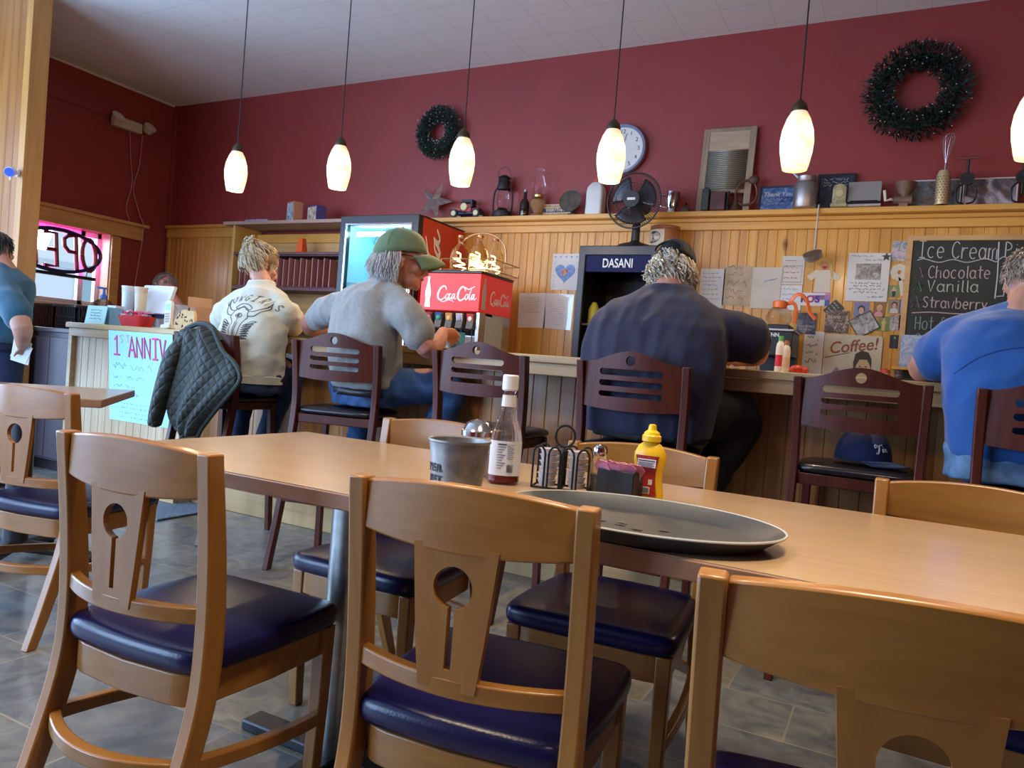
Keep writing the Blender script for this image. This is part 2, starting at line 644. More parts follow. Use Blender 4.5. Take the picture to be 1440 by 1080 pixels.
# picture rail and corner conduit painted with the left wall
struct(MB().b2((WL, 3.15, 3.12), (WL + .02, WB, 3.155)).b2((WL + .0, WB - .03, 0), (WL + .03, WB, CZ)).build('trim_1', red, smooth=False))
white_tr = mat('white_trim', (.62, .58, .57), .5)
struct(MB().b2((WL, 3.15, CZ - .018), (WL + .018, WB, CZ)).build('trim_2', white_tr, smooth=False))


def boards(x0, x1, w, y, z0, z1, t, name, m, groove=.008, bead=True):
    """tongue and groove boards with real grooves, facing -y"""
    P = []
    n = int(round((x1 - x0) / w))
    w = (x1 - x0) / n
    for i in range(n):
        a = x0 + i * w
        P += [(a, y - t + .004), (a + groove * .5, y - t), (a + w - groove * .5, y - t)]
    P.append((x1, y - t + .004))
    b = MB()
    vs = [(p[0], p[1], z) for z in (z0, z1) for p in P]
    k = len(P)
    b.add(vs, [(i, i + 1, k + i + 1, k + i) for i in range(k - 1)])
    return b.build(name, m, smooth=False)


struct(boards(WL + .01, WR, .0625, WB - .001, .0, 2.1, .02, 'trim_3', pine))
# shelf ledge with its apron: deep on the right of the cabinet, a flat cap in the corner
SZ = 2.205
m = MB().b2((-4.35, WB - .15, SZ - .035), (WR, WB, SZ)).b2((-4.35, WB - .055, 2.092), (WR, WB - .022, SZ - .036)).b2((-4.35, WB - .085, SZ - .062), (WR, WB - .055, SZ - .036))
struct(m.build('trim_4', pine_h, bevel=.004))
m = MB().b2((WL + .02, WB - .06, SZ - .02), (-5.62, WB, SZ + .01)).b2((WL + .04, WB - .045, 2.09), (-5.62, WB - .022, SZ - .021))
struct(m.build('trim_5', pine_h, bevel=.004))
# sign window: casing, ledged header, sill, frame and pane
m = MB().b2((WL, W0 - .1, Z1 - .005), (WL + .03, 5.0, 2.135)).b2((WL, W0 - .1, 2.135), (WL + .075, 5.03, 2.165))
m.b2((WL, W1 - .005, Z0 - .3), (WL + .025, W1 + .085, Z1 - .01))
struct(m.build('trim_6', pine_y, bevel=.004))
struct(MB().b2((WL - .2, W0, Z0 - .03), (WL + .06, W1 + .1, Z0)).build('trim_7', mat('sill_paint', (.55, .42, .40), .5), bevel=.004))
wf = mat('window_white', (.75, .68, .72), .4)
m = MB()
gx = WL - .17
for a, c in (((W0, Z0), (W0 + .05, Z1)), ((W1 - .05, Z0), (W1, Z1)), ((W0, Z0), (W1, Z0 + .05)), ((W0, Z1 - .05), (W1, Z1)), ((W1 - .22, Z0), (W1 - .17, Z1))):
    m.b2((gx - .02, a[0], a[1]), (gx + .03, c[0], c[1]))
win = struct(m.build('window_1', wf, bevel=.003))
glass = mat('pane_glass', (1, 1, 1), .0, trans=1, ior=1.0, spec=.2, alpha=.12)
MB().b2((gx, W0 + .05, Z0 + .05), (gx + .004, W1 - .05, Z1 - .05)).build('pane', glass, win, smooth=False)
MB().b2((WL - .16, W1 - .012, Z0), (WL - .005, W1 - .001, Z1)).build('jamb', mat('jamb_wood', (.70, .52, .40), .45), win, smooth=False)

# wood clad partition at the entrance, its end board standing proud
PX = -5.69
pt = struct(boards(WL, PX - .075, .095, 3.17, 0, CZ, .02, 'wall_partition', pine_post))
pb = MB().b2((WL, 3.17, 0), (PX, 3.27, CZ)).b2((PX - .075, 3.135, 0), (PX, 3.17, CZ))
pb.build('end_board', pine_trim, pt, bevel=.003)

# outside: pavement, road and a pale building across the street
st = struct(MB().b2((-16, -6, -.2), (WL - .3, 12, -.05)).build('pavement', mat('pavement', (.55, .55, .54), .9, var=.1), smooth=False))
m = MB().b2((-15.2, -6, -.05), (-15, 12, 3.0)).use(1)
for i in range(7):
    m.b2((-15.0, -5 + i * 2.4, 1.0), (-14.97, -3.8 + i * 2.4, 2.2))
m.use(2).b2((-15.0, -6, .9), (-14.96, 12, .96)).b2((-15.0, -6, 2.3), (-14.96, 12, 2.42))
bd = tag(m.build('building', [mat('facade_pale', (.72, .74, .74), .8), mat('facade_glass', (.30, .42, .45), .2), mat('facade_band', (.50, .58, .58), .6)], smooth=False), 'pale low building across the street seen through the window', 'building')

# ---------------------------------------------------------------- bar counter
bar = thing('bar_counter', 'long knotty pine bar counter with overhanging plank top', 'counter', (0, 0, 0))
MB().b2((BX0 - .03, BY, BT - .036), (BX1, 3.86, BT)).build('countertop', pine_pale, bar, bevel=.005)
MB().b2((BX0, BY + .015, BT - .092), (BX1, BY + .04, BT - .0365)).build('apron', wood('apron_pine', (.56, .37, .18), (.44, .26, .11), 'x', 9, .42, 18, knots=.7), bar, bevel=.003)
o = boards(BX0 + .02, BX1, .075, BP, .10, BT - .0365, .02, 'front_panel', pine_bar)
o.parent = bar
MB().b2((BX0 + .02, BP - .032, 0), (BX1, BP, .135)).build('baseboard', pine_pale, bar, bevel=.004)
MB().b2((BX0 + .02, BP + .001, 0), (BX1, 3.5, BT - .037)).build('core', pine_pale, bar, smooth=False)
hp = wood('host_boards_daylit', (.66, .50, .31), (.54, .38, .21), 'z', 10, .45, 12, knots=2.5, board=.075, bvar=.15)  # paler than the bar front: the daylight falling here is put into the colour
o = boards(BX0 + .02, -3.95, .075, 3.22, .10, BT - .0365, .02, 'host_panel', hp)
o.parent = bar
MB().b2((BX0 + .021, 3.222, 0), (-3.95, BP - .033, BT - .037)).build('host_core', hp, bar, smooth=False)
MB().b2((BX0 + .02, 3.188, 0), (-3.95, 3.219, .135)).build('baseboard', pine_pale, bar, bevel=.004)
MB().b2((BX0 - .02, BY + .02, 0), (BX0 + .02, 3.84, BT - .037)).build('end_panel', pine_pale, bar, bevel=.003)

bc = thing('back_counter', 'low back counter along the pine wall behind the bar', 'counter')
MB().b2((-3.18, 4.42, .88), (2.5, WB - .023, .92)).build('worktop', pine_pale, bc, bevel=.003)
MB().b2((-3.17, 4.46, 0), (2.48, WB - .023, .88)).build('cabinet_body', pine_bar, bc, smooth=False)
# ================================================================ CHAIRS, STOOLS, TABLES
maple = wood('honey_maple', (.330, .138, .025), (.27, .105, .017), 'z', 14, .36, 10, coat=.22)
maple_x = wood('honey_maple_rail', (.330, .138, .025), (.265, .102, .016), 'x', 14, .34, 10, coat=.25)
vinyl = mat('navy_vinyl', (.006, .005, .040), .28, spec=.55, bump=.06, bscale=220)
glide = mat('glide_black', (.02, .02, .02), .5)
W2 = .215
HT = .828


def bow(x, hw, d):
    return -d * (1 - (x / hw) ** 2)


def section(pts, w, d):
    """rectangular post through points, w in x and d in y"""
    m = MB()
    rings = []
    for i, p in enumerate(pts):
        k = 1 if not isinstance(w, list) else 1
        a = (w[i] if isinstance(w, list) else w) / 2
        b = (d[i] if isinstance(d, list) else d) / 2
        rings.append([Vector((p[0] - a, p[1] - b, p[2])), Vector((p[0] + a, p[1] - b, p[2])), Vector((p[0] + a, p[1] + b, p[2])), Vector((p[0] - a, p[1] + b, p[2]))])
    return m.loft(rings)


def make_chair(label):
    t = thing('dining_chair', label, 'chair', group='keyhole dining chairs')
    for s in (-1, 1):
        pts = spline([(s * (W2 - .022), -.105, 0), (s * (W2 - .022), -.055, .13), (s * (W2 - .02), .005, .32), (s * (W2 - .019), .02, .45), (s * (W2 - .017), .012, .62), (s * (W2 - .015), -.012, HT - .0)], 6)
        n = len(pts)
        section(pts, [.029 + .003 * i / n for i in range(n)], [.036 + .014 * sin(PI * i / n) for i in range(n)]).build('rear_leg', maple, t, bevel=.004)
        pts = [(s * .183, .365, 0), (s * .186, .372, .22), (s * .187, .374, .40)]
        section(pts, [.030, .034, .037], [.030, .034, .037]).build('front_leg', maple, t, bevel=.004)
    hw = W2 - .031
    yb = .002
    # crest rail, arched and bowed
    top = [(x, HT - .004 + .015 * (1 - (x / hw) ** 2)) for x in [hw - i * hw / 8 for i in range(17)]]
    bot = [(x, HT - .088 - .010 * (1 - (x / hw) ** 2)) for x in [-hw + i * hw / 8 for i in range(17)]]
    MB().prism(top + bot, t=.024, fn=lambda x, y, z: (x, -.018 + y + bow(x, hw, .030), z)).build('crest_rail', maple_x, t, bevel=.004)
    # lower rail
    P = [(x, 0) for x in [hw - i * hw / 8 for i in range(17)]]
    m = MB()
    rings = []
    for i in range(17):
        x = -hw + i * hw / 8
        y = .012 + bow(x, hw, .045)
        rings.append([Vector((x, y - .012, .502)), Vector((x, y + .012, .502)), Vector((x, y + .012, .533)), Vector((x, y - .012, .533))])
    m.loft(rings).build('lower_rail', maple_x, t, bevel=.003)
    # keyhole splat
    z0, z1 = .515, HT - .085
    zc, r = z0 + (z1 - z0) * .71, .034
    a = .006
    hole = [(a * 1, zc - .033), *arc(0, zc, r, -PI / 2 + .2, 1.5 * PI - .2, 22), (-a, zc - .033), (-a, z0 + .032), (a, z0 + .032)]
    out = [(-.050, z0), (.050, z0), (.060, z0 + .08), (.074, z1), (-.074, z1), (-.060, z0 + .08)]
    MB().prism(out, [hole], t=.014, fn=lambda x, y, z: (x, -.046 + y + .032 * max(0, (HT - .2 - z)) * .3 + .001, z)).build('splat', maple, t, smooth=False)
    # seat
    def ring(hx, y0, y1, z, e=.20, n=44):
        o = []
        for k in range(n):
            q = 2 * PI * k / n
            cx, cy = cos(q), sin(q)
            x = hx * math.copysign(abs(cx) ** e, cx)
            y = (y0 + y1) / 2 + (y1 - y0) / 2 * math.copysign(abs(cy) ** e, cy)
            if cy < 0:
                x *= .93
                y += -.022 * (1 - (x / hx) ** 2) * abs(cy)
            o.append(Vector((x, y, z)))
        return o
    rings = [ring(.198, .02, .395, .395), ring(.214, .005, .408, .402), ring(.219, .0, .412, .422), ring(.216, .004, .409, .442), ring(.205, .014, .399, .4505), ring(.16, .055, .355, .4545, .4), ring(.07, .14, .27, .457, .8)]
    MB().loft(rings).build('seat', vinyl, t, sub=1)
    rings = [ring(.196, .012, .392, .335), ring(.196, .012, .392, .398), ring(.176, .032, .372, .398), ring(.176, .032, .372, .335)]
    MB().loft(rings, closed=True).build('seat_frame', maple_x, t, bevel=.003)
    # stretchers
    m = MB()
    rings = []
    for i in range(15):
        x = -(W2 - .03) + i * (W2 - .03) / 7
        y = -.012 + bow(x, W2 - .03, .060)
        rings.append([Vector((x, y - .013, .222)), Vector((x, y + .013, .222)), Vector((x, y + .013, .250)), Vector((x, y - .013, .250))])
    m.loft(rings).build('stretcher', maple_x, t, bevel=.003)
    for s in (-1, 1):
        m = MB()
        rings = []
        for i in range(13):
            y = -.005 + i * .37 / 12
            x = s * (.188 + .018 * (1 - ((y - .165) / .2) ** 2))
            rings.append([Vector((x - .012, y, .205 - .06 * (y / .4) + .02)), Vector((x + .012, y, .225 - .06 * (y / .4))), Vector((x + .012, y, .253 - .06 * (y / .4))), Vector((x - .012, y, .253 - .06 * (y / .4)))])
        m.loft(rings).build('stretcher', maple, t, bevel=.003)
    m = MB()
    return t


chairs = [
    ((-1.305, .970), .037, 'maple keyhole chair with navy seat at the pedestal end of the long table'),
    ((-.597, 1.048), .102, 'maple keyhole chair standing in front of the condiments, its back to the viewer'),
    ((.037, .858), .15, 'closest maple keyhole chair, its back rising in front of the oval tray end'),
    ((-2.61, 1.505), .167, 'maple keyhole chair at the separate table nearest the wood-clad entrance partition'),
    ((-1.30, 2.03), PI, 'maple chair across the long table, directly behind the metal bucket'),
    ((-.63, 2.05), PI + .06, 'maple chair across the long table, directly behind the mustard bottle'),
    ((.185, 2.05), PI - .04, 'maple chair across the long table, in front of the stool holding the navy cap'),
]
ch0 = make_chair(chairs[0][2])
for i, ((x, y), a, lab) in enumerate(chairs):
    c = ch0 if i == 0 else copy_tree(ch0)
    c['label'] = lab
    place(c, (x, y, 0), (0, 0, a))

# ---------------------------------------------------------------- bar stools
cherry = wood('dark_cherry', (.095, .018, .008), (.060, .011, .005), 'z', 16, .42, 10, coat=.06)
_M['dark_cherry'].node_tree.nodes['Principled BSDF'].inputs['Specular IOR Level'].default_value = .3
blackv = mat('black_vinyl', (.012, .010, .012), .25, spec=.6)


def make_stool(label):
    t = thing('bar_stool', label, 'bar stool', group='dark cherry bar stools')
    hw = .193
    for s in (-1, 1):
        pts = spline([(s * .205, -.145, 0), (s * .205, -.06, .30), (s * .204, .0, .62), (s * .204, .02, .78), (s * .207, .012, .93), (s * .21, -.012, 1.08)], 6)
        section(pts, .030, .042).build('rear_leg', cherry, t, bevel=.004)
        section([(s * .195, .345, 0), (s * .19, .325, .40), (s * .185, .31, .725)], .032, .032).build('front_leg', cherry, t, bevel=.004)
        MB().b2((s * .196 - .009, -.065, .31), (s * .196 + .009, .335, .335)).build('stretcher', cherry, t, bevel=.003)
    MB().b2((-.185, .322, .235), (.185, .344, .262)).build('foot_rest', cherry, t, bevel=.003)
    MB().b2((-.195, -.075, .31), (.195, -.055, .335)).build('stretcher', cherry, t, bevel=.003)
    # arched back panel with a hole and three slots
    def topz(x):
        return 1.078 + .046 * cos(PI * x / (2 * hw)) ** 2
    top = [(x, topz(x)) for x in [hw - i * hw / 12 for i in range(25)]]
    bot = [(x, .905 - .010 * (1 - (x / hw) ** 2)) for x in [-hw + i * hw / 8 for i in range(17)]]
    sl = [rrect(-.125, z - h, .125, z + h, h * .98, 4) for z, h in ((1.040, .0125), (.997, .0115), (.955, .0105))]
    sl = [[(x, z - .004 + .008 * (x / .125) ** 2) for x, z in p] for p in sl]
    MB().prism(top + bot, [circ(0, 1.088, .0185, 20), *sl], t=.018, fn=lambda x, y, z: (x, .000 + y - .07 * (z - .9) + bow(x, hw, .030), z), cuts=[-.17 + .02 * i for i in range(18)]).build('back_panel', cherry, t)
    def ring(hx, y0, y1, z, e=.34, n=36):
        o = []
        for k in range(n):
            q = 2 * PI * k / n
            o.append(Vector((hx * math.copysign(abs(cos(q)) ** e, cos(q)), (y0 + y1) / 2 + (y1 - y0) / 2 * math.copysign(abs(sin(q)) ** e, sin(q)), z)))
        return o
    MB().loft([ring(.19, .02, .345, .727), ring(.212, .0, .368, .733), ring(.216, -.004, .373, .746), ring(.208, .004, .365, .762), ring(.15, .06, .31, .770), ring(.05, .14, .23, .772)]).build('seat', blackv, t, sub=1)
    MB().b2((-.19, .01, .685), (.19, .345, .728)).build('seat_frame', cherry, t, bevel=.004)
    return t


stools = [
    ((-3.29, 2.80), 0.02, 'dark cherry bar stool draped with the quilted jacket, under the woman in cream'),
    ((-2.375, 2.775), .26, 'dark cherry bar stool under the man in the green cap'),
    ((-1.575, 2.75), .03, 'empty dark cherry bar stool between the two older men'),
    ((-.90, 2.75), 0.0, 'dark cherry bar stool under the man in the navy shirt'),
    ((-.115, 2.93), -.02, 'dark cherry bar stool with a navy cap lying on its seat'),
    ((.445, 2.75), 0.0, 'dark cherry bar stool under the man in the bright blue shirt'),
]
st0 = make_stool(stools[0][2])
for i, ((x, y), a, lab) in enumerate(stools):
    c = st0 if i == 0 else copy_tree(st0)
    c['label'] = lab
    place(c, (x, y, 0), (0, 0, a))

# ---------------------------------------------------------------- tables
lam = wood('table_laminate', (.43, .275, .148), (.38, .235, .122), 'x', 12, .28, 9, coat=.4)
lam_e = wood('table_edge', (.33, .155, .075), (.27, .12, .055), 'x', 14, .38, 9)
steel = mat('brushed_steel', (.36, .36, .34), .32, metal=1., var=.15, vscale=30)
blk = mat('black_iron', (.018, .018, .02), .45)
tab = thing('dining_table', 'long laminate dining table holding the condiments and the oval tray', 'table')
TZ = .762
MB().b2((-1.728, 1.13, TZ - .034), (1.55, 1.895, TZ - .001)).build('table_edge', lam_e, tab, bevel=.003)
MB().b2((-1.7265, 1.1315, TZ - .0012), (1.5485, 1.8935, TZ)).build('table_top', lam, tab, smooth=False)
for x in (-1.19, .95):
    p = MB().lathe([(.054, .03), (.054, TZ - .036)], 28, (x, 1.50, 0)).build('pedestal', steel, tab)
    q = MB().b2((x - .30, 1.465, .0), (x + .30, 1.535, .03)).b2((x - .035, 1.2, .0), (x + .035, 1.8, .03)).build('pedestal_foot', blk, tab, bevel=.006)
    MB().lathe([(.12, TZ - .047), (.12, TZ - .035)], 20, (x, 1.50, 0)).build('mounting_plate', blk, tab)
ta2 = thing('dining_table', 'separate dining table by the entrance with its brown edge showing behind a chair', 'table')
x1, y1 = -2.88, 1.95
ta2.location = (x1, y1, 0)
ta2.rotation_euler = (0, 0, PI * .25)
MB().b2((-.76, 0, TZ - .034), (0, .76, TZ - .001)).build('table_edge', lam_e, ta2, bevel=.003)
MB().b2((-.758, .002, TZ - .0012), (-.002, .758, TZ)).build('table_top', lam, ta2, smooth=False)
px, py = -.38, .38
MB().lathe([(.05, .05), (.05, TZ - .035)], 24, (px, py, 0)).build('pedestal', blk, ta2)
for k in range(4):
    a = k * PI / 2 - .2
    f = MB().tube([(px, py, .07), (px + .2 * cos(a), py + .2 * sin(a), .05), (px + .33 * cos(a), py + .33 * sin(a), .03)], [.03, .026, .024], 10).build('pedestal_foot', blk, ta2)
    MB().lathe([(.02, 0), (.022, .02), (.012, .03)], 12, (px + .31 * cos(a), py + .31 * sin(a), 0)).build('levelling_pad', glide, f)
tag(MB().b2((-4.25, 2.85, .0), (-3.65, 3.3, .012)).build('floor_mat', mat('mat_grey', (.16, .19, .22), .9, var=.3, vscale=60), bevel=.004), 'grey entrance mat on the floor before the bar end', 'mat')
# ================================================================ THINGS ON THE WALLS AND ON THE SHELF
black = mat('black_plastic', (.014, .014, .016), .35)
iron = mat('aged_iron', (.035, .035, .037), .5, metal=.6, var=.4, vscale=20)
tin = mat('tin', (.42, .41, .39), .38, metal=.9, var=.25, vscale=14)
brass = mat('brass', (.55, .38, .14), .3, metal=1.)
clear = mat('clear_glass', (1, 1, 1), .02, trans=1, ior=1.2, spec=.5)
paper = mat('white_paper', (.72, .70, .66), .7, var=.05, vscale=6)
ink = mat('ink', (.05, .05, .06), .7)
SY = WB - .085            # shelf middle


def box_at(px0, py0, px1, py1, y):
    """middle of the foot, width and height of a thing seen between two corners at depth y"""
    a, b = aty(px0, (py0 + py1) / 2, y), aty(px1, (py0 + py1) / 2, y)
    t, u = aty((px0 + px1) / 2, py0, y), aty((px0 + px1) / 2, py1, y)
    return (a + b) / 2, (b - a).x, t.z - u.z, u.z


# pendants: six mottled glass shades over the bar
def shade_mat():
    m = bpy.data.materials.new('lit_glass')
    m.use_nodes = True
    nt, N, L, b = nodes(m)
    tc = N.new('ShaderNodeTexCoord')
    sp = N.new('ShaderNodeSeparateXYZ')
    L.new(tc.outputs['Generated'], sp.inputs[0])
    n = N.new('ShaderNodeTexNoise'); n.inputs['Scale'].default_value = 14; n.inputs['Detail'].default_value = 3
    L.new(tc.outputs['Object'], n.inputs['Vector'])
    cr = N.new('ShaderNodeValToRGB')
    cr.color_ramp.elements[0].position = .38; cr.color_ramp.elements[1].position = .62
    cr.color_ramp.elements[0].color = (1, .58, .20, 1); cr.color_ramp.elements[1].color = (1, .80, .50, 1)
    L.new(n.outputs['Fac'], cr.inputs['Fac'])
    b.inputs['Base Color'].default_value = (.8, .72, .55, 1)
    b.inputs['Roughness'].default_value = .15
    L.new(cr.outputs['Color'], b.inputs['Emission Color'])
    r2 = N.new('ShaderNodeValToRGB')
    e = r2.color_ramp.elements
    e[0].position = 0; e[0].color = (.32, .32, .32, 1)
    e[1].position = 1; e[1].color = (.20, .20, .20, 1)
    q = e.new(.28); q.color = (.8, .8, .8, 1)
    q = e.new(.6); q.color = (1, 1, 1, 1)
    L.new(sp.outputs[2], r2.inputs['Fac'])
    mu = N.new('ShaderNodeMath'); mu.operation = 'MULTIPLY'; mu.inputs[1].default_value = LAMP
    L.new(r2.outputs['Color'], mu.inputs[0])
    L.new(mu.outputs[0], b.inputs['Emission Strength'])
    return m


sm = shade_mat()
plabs = ['pendant lamp nearest the corner, hanging before the empty wall over the woman in cream', 'pendant lamp second from the corner, above the two small storybooks on the cabinet', 'whitest pendant lamp, hanging in front of the smaller wreath', 'pendant lamp hanging in front of the wall clock', 'pendant lamp hanging right of the washboard, over the framed blue plaques', 'pendant lamp cut by the frame edge, beyond the larger wreath']
PYD = 3.5
pend0 = None
for i in range(6):
    px = -3.955 + .868 * i
    zb = (2.036, 2.018, 2.004, 1.985, 2.0, 2.0)[i]
    if i == 0:
        t = pend0 = thing('pendant_lamp', '', 'pendant lamp')
        MB().lathe([(.052, 0), (.058, .02), (.069, .08), (.072, .125), (.066, .175), (.050, .225), (.034, .255), (.030, .255), (.046, .222), (.060, .175), (.066, .125), (.063, .08), (.052, .02), (.046, .0), (.052, 0)], 28).build('lamp_shade', sm, t)
        MB().lathe([(.0, .25), (.034, .252), (.036, .262), (.030, .285), (.014, .305), (.006, .312), (0, .312)], 20).build('socket_cap', mat('bronze', (.09, .06, .035), .4, metal=.7), t)
        MB().tube([(0, 0, .31), (0, 0, CZ - 2.0)], .0035, 6).build('cord', black, t)
        MB().lathe([(0, CZ - 2.036 - .03), (.05, CZ - 2.036 - .028), (.06, CZ - 2.036 - .001), (0, CZ - 2.036 - .001)], 20).build('ceiling_rose', mat('bronze', (.09, .06, .035)), t)
    else:
        t = copy_tree(pend0)
    place(t, (px, PYD, zb))
    for c in t.children:
        if c.name.startswith('ceiling_rose'):
            c.location.z = 2.036 - zb
        if c.name.startswith('cord'):
            c.scale.z = 1
    t['label'] = plabs[i]
    t['group'] = 'pendant lamps over the bar'


# wreaths
def wreath(name, px, py, R, r, label, seed):
    c = aty(px, py, WB - .06)
    t = thing(name, label, 'wreath', c)
    Rn = random.Random(seed)
    mb = MB().tube([(R * cos(a), 0, R * sin(a)) for a in [2 * PI * k / 32 for k in range(32)]], .03, 8, closed=True)
    mb.build('ring', mat('wreath_core', (.010, .018, .012), .9), t)
    mb = MB()
    for k in range(2600):
        a = Rn.uniform(0, 2 * PI)
        b = Rn.uniform(0, 2 * PI)
        rr = r * Rn.uniform(.25, .75)
        p = Vector((cos(a) * (R + rr * cos(b)), -abs(rr * sin(b)) * .8 + .01, sin(a) * (R + rr * cos(b))))
        d = Vector((cos(a) * cos(b) + Rn.uniform(-.7, .7), -abs(sin(b)) * .8 + Rn.uniform(-.5, .2), sin(a) * cos(b) + Rn.uniform(-.7, .7))).normalized() * Rn.uniform(.028, .050) * (R / .2)
        s = d.orthogonal().normalized() * .006
        q = d.cross(s).normalized() * .004
        mb.use(k % 3).add([p, p + d * .5 + s, p + d, p + d * .5 - s, p + d * .5 + q], [(0, 1, 4), (1, 2, 4), (2, 3, 4), (3, 0, 4), (0, 3, 2, 1)])
    for k in range(60):
        a, b = Rn.uniform(0, 2 * PI), Rn.uniform(.2, PI - .2)
        p = Vector((cos(a) * (R + r * .95 * cos(b)), -r * .7 * sin(b) - .01, sin(a) * (R + r * .95 * cos(b))))
        mb.use(3).ell(p, .0038, n=5, m=3)
    mb.build('needles', [mat('fir_dark', (.012, .030, .016), .6), mat('fir_mid', (.022, .045, .030), .6), mat('fir_blue', (.028, .045, .048), .6), mat('frost', (.5, .46, .42), .3)], t, smooth=False)


wreath('wreath', 617, 186, .150, .085, 'smaller dark fir wreath on the red wall, partly behind a pendant lamp', 3)
wreath('wreath', 1289, 129, .215, .105, 'larger dark fir wreath high on the red wall above the utensils', 4)

# clock
c = aty(876, 211, WB - .02)
ck = thing('wall_clock', 'round wall clock with a blue-grey rim behind a pendant lamp', 'clock', c)
MB().lathe([(0, 0), (.175, 0), (.185, .012), (.18, .035), (.165, .04), (.16, .022), (0, .022)], 48, R=Matrix.Rotation(PI / 2, 3, 'X')).build('rim', mat('clock_rim', (.20, .23, .36), .35), ck)
MB().lathe([(0, .0225), (.16, .0225), (.16, .024), (0, .024)], 48, R=Matrix.Rotation(PI / 2, 3, 'X')).build('dial', mat('clock_face', (.62, .60, .56), .5), ck)
for k in range(12):
    a = PI / 2 - (k + 1) * PI / 6
    text('numeral', str(k + 1), .042, ink, ck, (.128 * cos(a), -.0245, .128 * sin(a)), bold=.0)
MB().tube([(0, -.027, 0), (-.02, -.027, .075)], .0035, 6, flat=(1, .4)).build('hour_hand', ink, ck)
MB().tube([(0, -.029, 0), (.03, -.029, .11)], .0028, 6, flat=(1, .4)).build('minute_hand', ink, ck)

# star
c = aty(611, 285, SY)
st = []
for k in range(10):
    a = PI / 2 - .35 + k * PI / 5
    r = .185 if k % 2 == 0 else .060
    st.append((r * cos(a), 0, r * sin(a)))
m = MB()
m.add(st + [(0, -.045, 0), (0, .01, 0)], [(i, (i + 1) % 10, 10) for i in range(10)] + [((i + 1) % 10, i, 11) for i in range(10)])
o = tag(m.build('barn_star', mat('star_metal', (.34, .27, .25), .45, metal=.55, var=.3, vscale=25), smooth=False), 'five-pointed metal barn star standing on the shelf above the red cooler', 'star ornament')
o.location = (c.x, SY, SZ + .150)
o.rotation_euler = (-.08, 0, 0)

# toy car
p, w_, h_, z_ = box_at(634, 282, 682, 306, SY)
tc_ = thing('toy_car', 'small red and black vintage model car on the shelf beside the star', 'toy', (p.x, SY - .01, SZ))
tc_.scale = (1.3, 1.15, 1.3)
cr_, ck_ = mat('toy_red', (.30, .03, .02), .3, coat=.5), mat('toy_black', (.015, .015, .02), .35)
MB().b2((-.10, -.03, .022), (.11, .03, .034)).build('chassis', mat('toy_blue', (.02, .03, .10), .4), tc_, bevel=.003)
MB().b2((-.085, -.026, .034), (-.03, .026, .068)).b2((-.03, -.028, .034), (.045, .028, .066)).build('body', cr_, tc_, bevel=.006)
MB().b2((.05, -.028, .034), (.10, .028, .06)).build('trunk', mat('toy_maroon', (.12, .02, .03), .35), tc_, bevel=.005)
MB().b2((-.03, -.030, .095), (.05, .030, .112)).b2((.035, -.028, .066), (.05, .028, .1)).tube([(-.03, -.028, .066), (-.028, -.028, .1)], .003, 6).tube([(-.03, .028, .066), (-.028, .028, .1)], .003, 6).build('roof', ck_, tc_, bevel=.004)
for x in (-.075, .085):
    for y in (-.038, .038):
        w = MB().lathe([(0, -.006), (.024, -.006), (.026, 0), (.024, .006), (0, .006)], 20, (x, y, .026), R=Matrix.Rotation(PI / 2, 3, 'X')).build('wheel', ck_, tc_)
        MB().lathe([(0, -.0075), (.016, -.0072), (.016, .0072), (0, .0075)], 16, (x, y, .026), R=Matrix.Rotation(PI / 2, 3, 'X')).build('wheel_disc', mat('cream_paint', (.62, .52, .28), .4), w)
MB().lathe([(0, -.006), (.022, -.006), (.024, 0), (.022, .006), (0, .006)], 20, (-.005, -.036, .066), R=Matrix.Rotation(PI / 2, 3, 'X')).build('spare_wheel', mat('cream_paint', (.6, .5, .3)), tc_)
MB().tube([(.01, -.03, .03), (-.1, -.036, .046)], .006, 6).build('fender', ck_, tc_)

# lantern
p, w_, h_, z_ = box_at(694, 240, 722, 305, SY)
la = thing('lantern', 'black iron barn lantern with wire bail on the shelf', 'lantern', (p.x, SY, SZ))
MB().lathe([(0, 0), (.075, 0), (.08, .012), (.075, .045), (.05, .055), (.03, .075), (0, .075)], 24).build('font', iron, la)
MB().lathe([(.036, .075), (.05, .12), (.046, .18), (.034, .22)], 20).build('globe', clear, la)
MB().lathe([(.052, .22), (.055, .235), (.045, .275), (.05, .28), (.04, .31), (.052, .315), (.02, .335), (0, .336)], 24).build('chimney', iron, la)
for s in (-1, 1):
    MB().tube(spline([(s * .07, 0, .03), (s * .085, 0, .09), (s * .08, 0, .2), (s * .05, 0, .25)], 5), .007, 8).build('side_tube', iron, la)
MB().tube(spline([(-.05, 0, .29), (-.045, -.02, .36), (0, -.03, .39), (.05, -.02, .37), (.065, 0, .29)], 5), .0025, 6).build('bail', iron, la)

# brown bottle
p, w_, h_, z_ = box_at(731, 266, 745, 305, SY)
bo = thing('bottle', 'dark brown glass bottle on the shelf between lantern and oil lamp', 'bottle', (p.x, SY, SZ))
MB().lathe([(0, 0), (.034, 0), (.037, .006), (.037, .10), (.030, .125), (.015, .15), (.013, .195), (.0, .195)], 20).build('glass_body', mat('brown_glass', (.02, .008, .004), .1, spec=.6), bo)
MB().lathe([(0, .196), (.015, .196), (.015, .214), (0, .216)], 16).build('bottle_cap', mat('cap_silver', (.5, .5, .5), .3, metal=.9), bo)

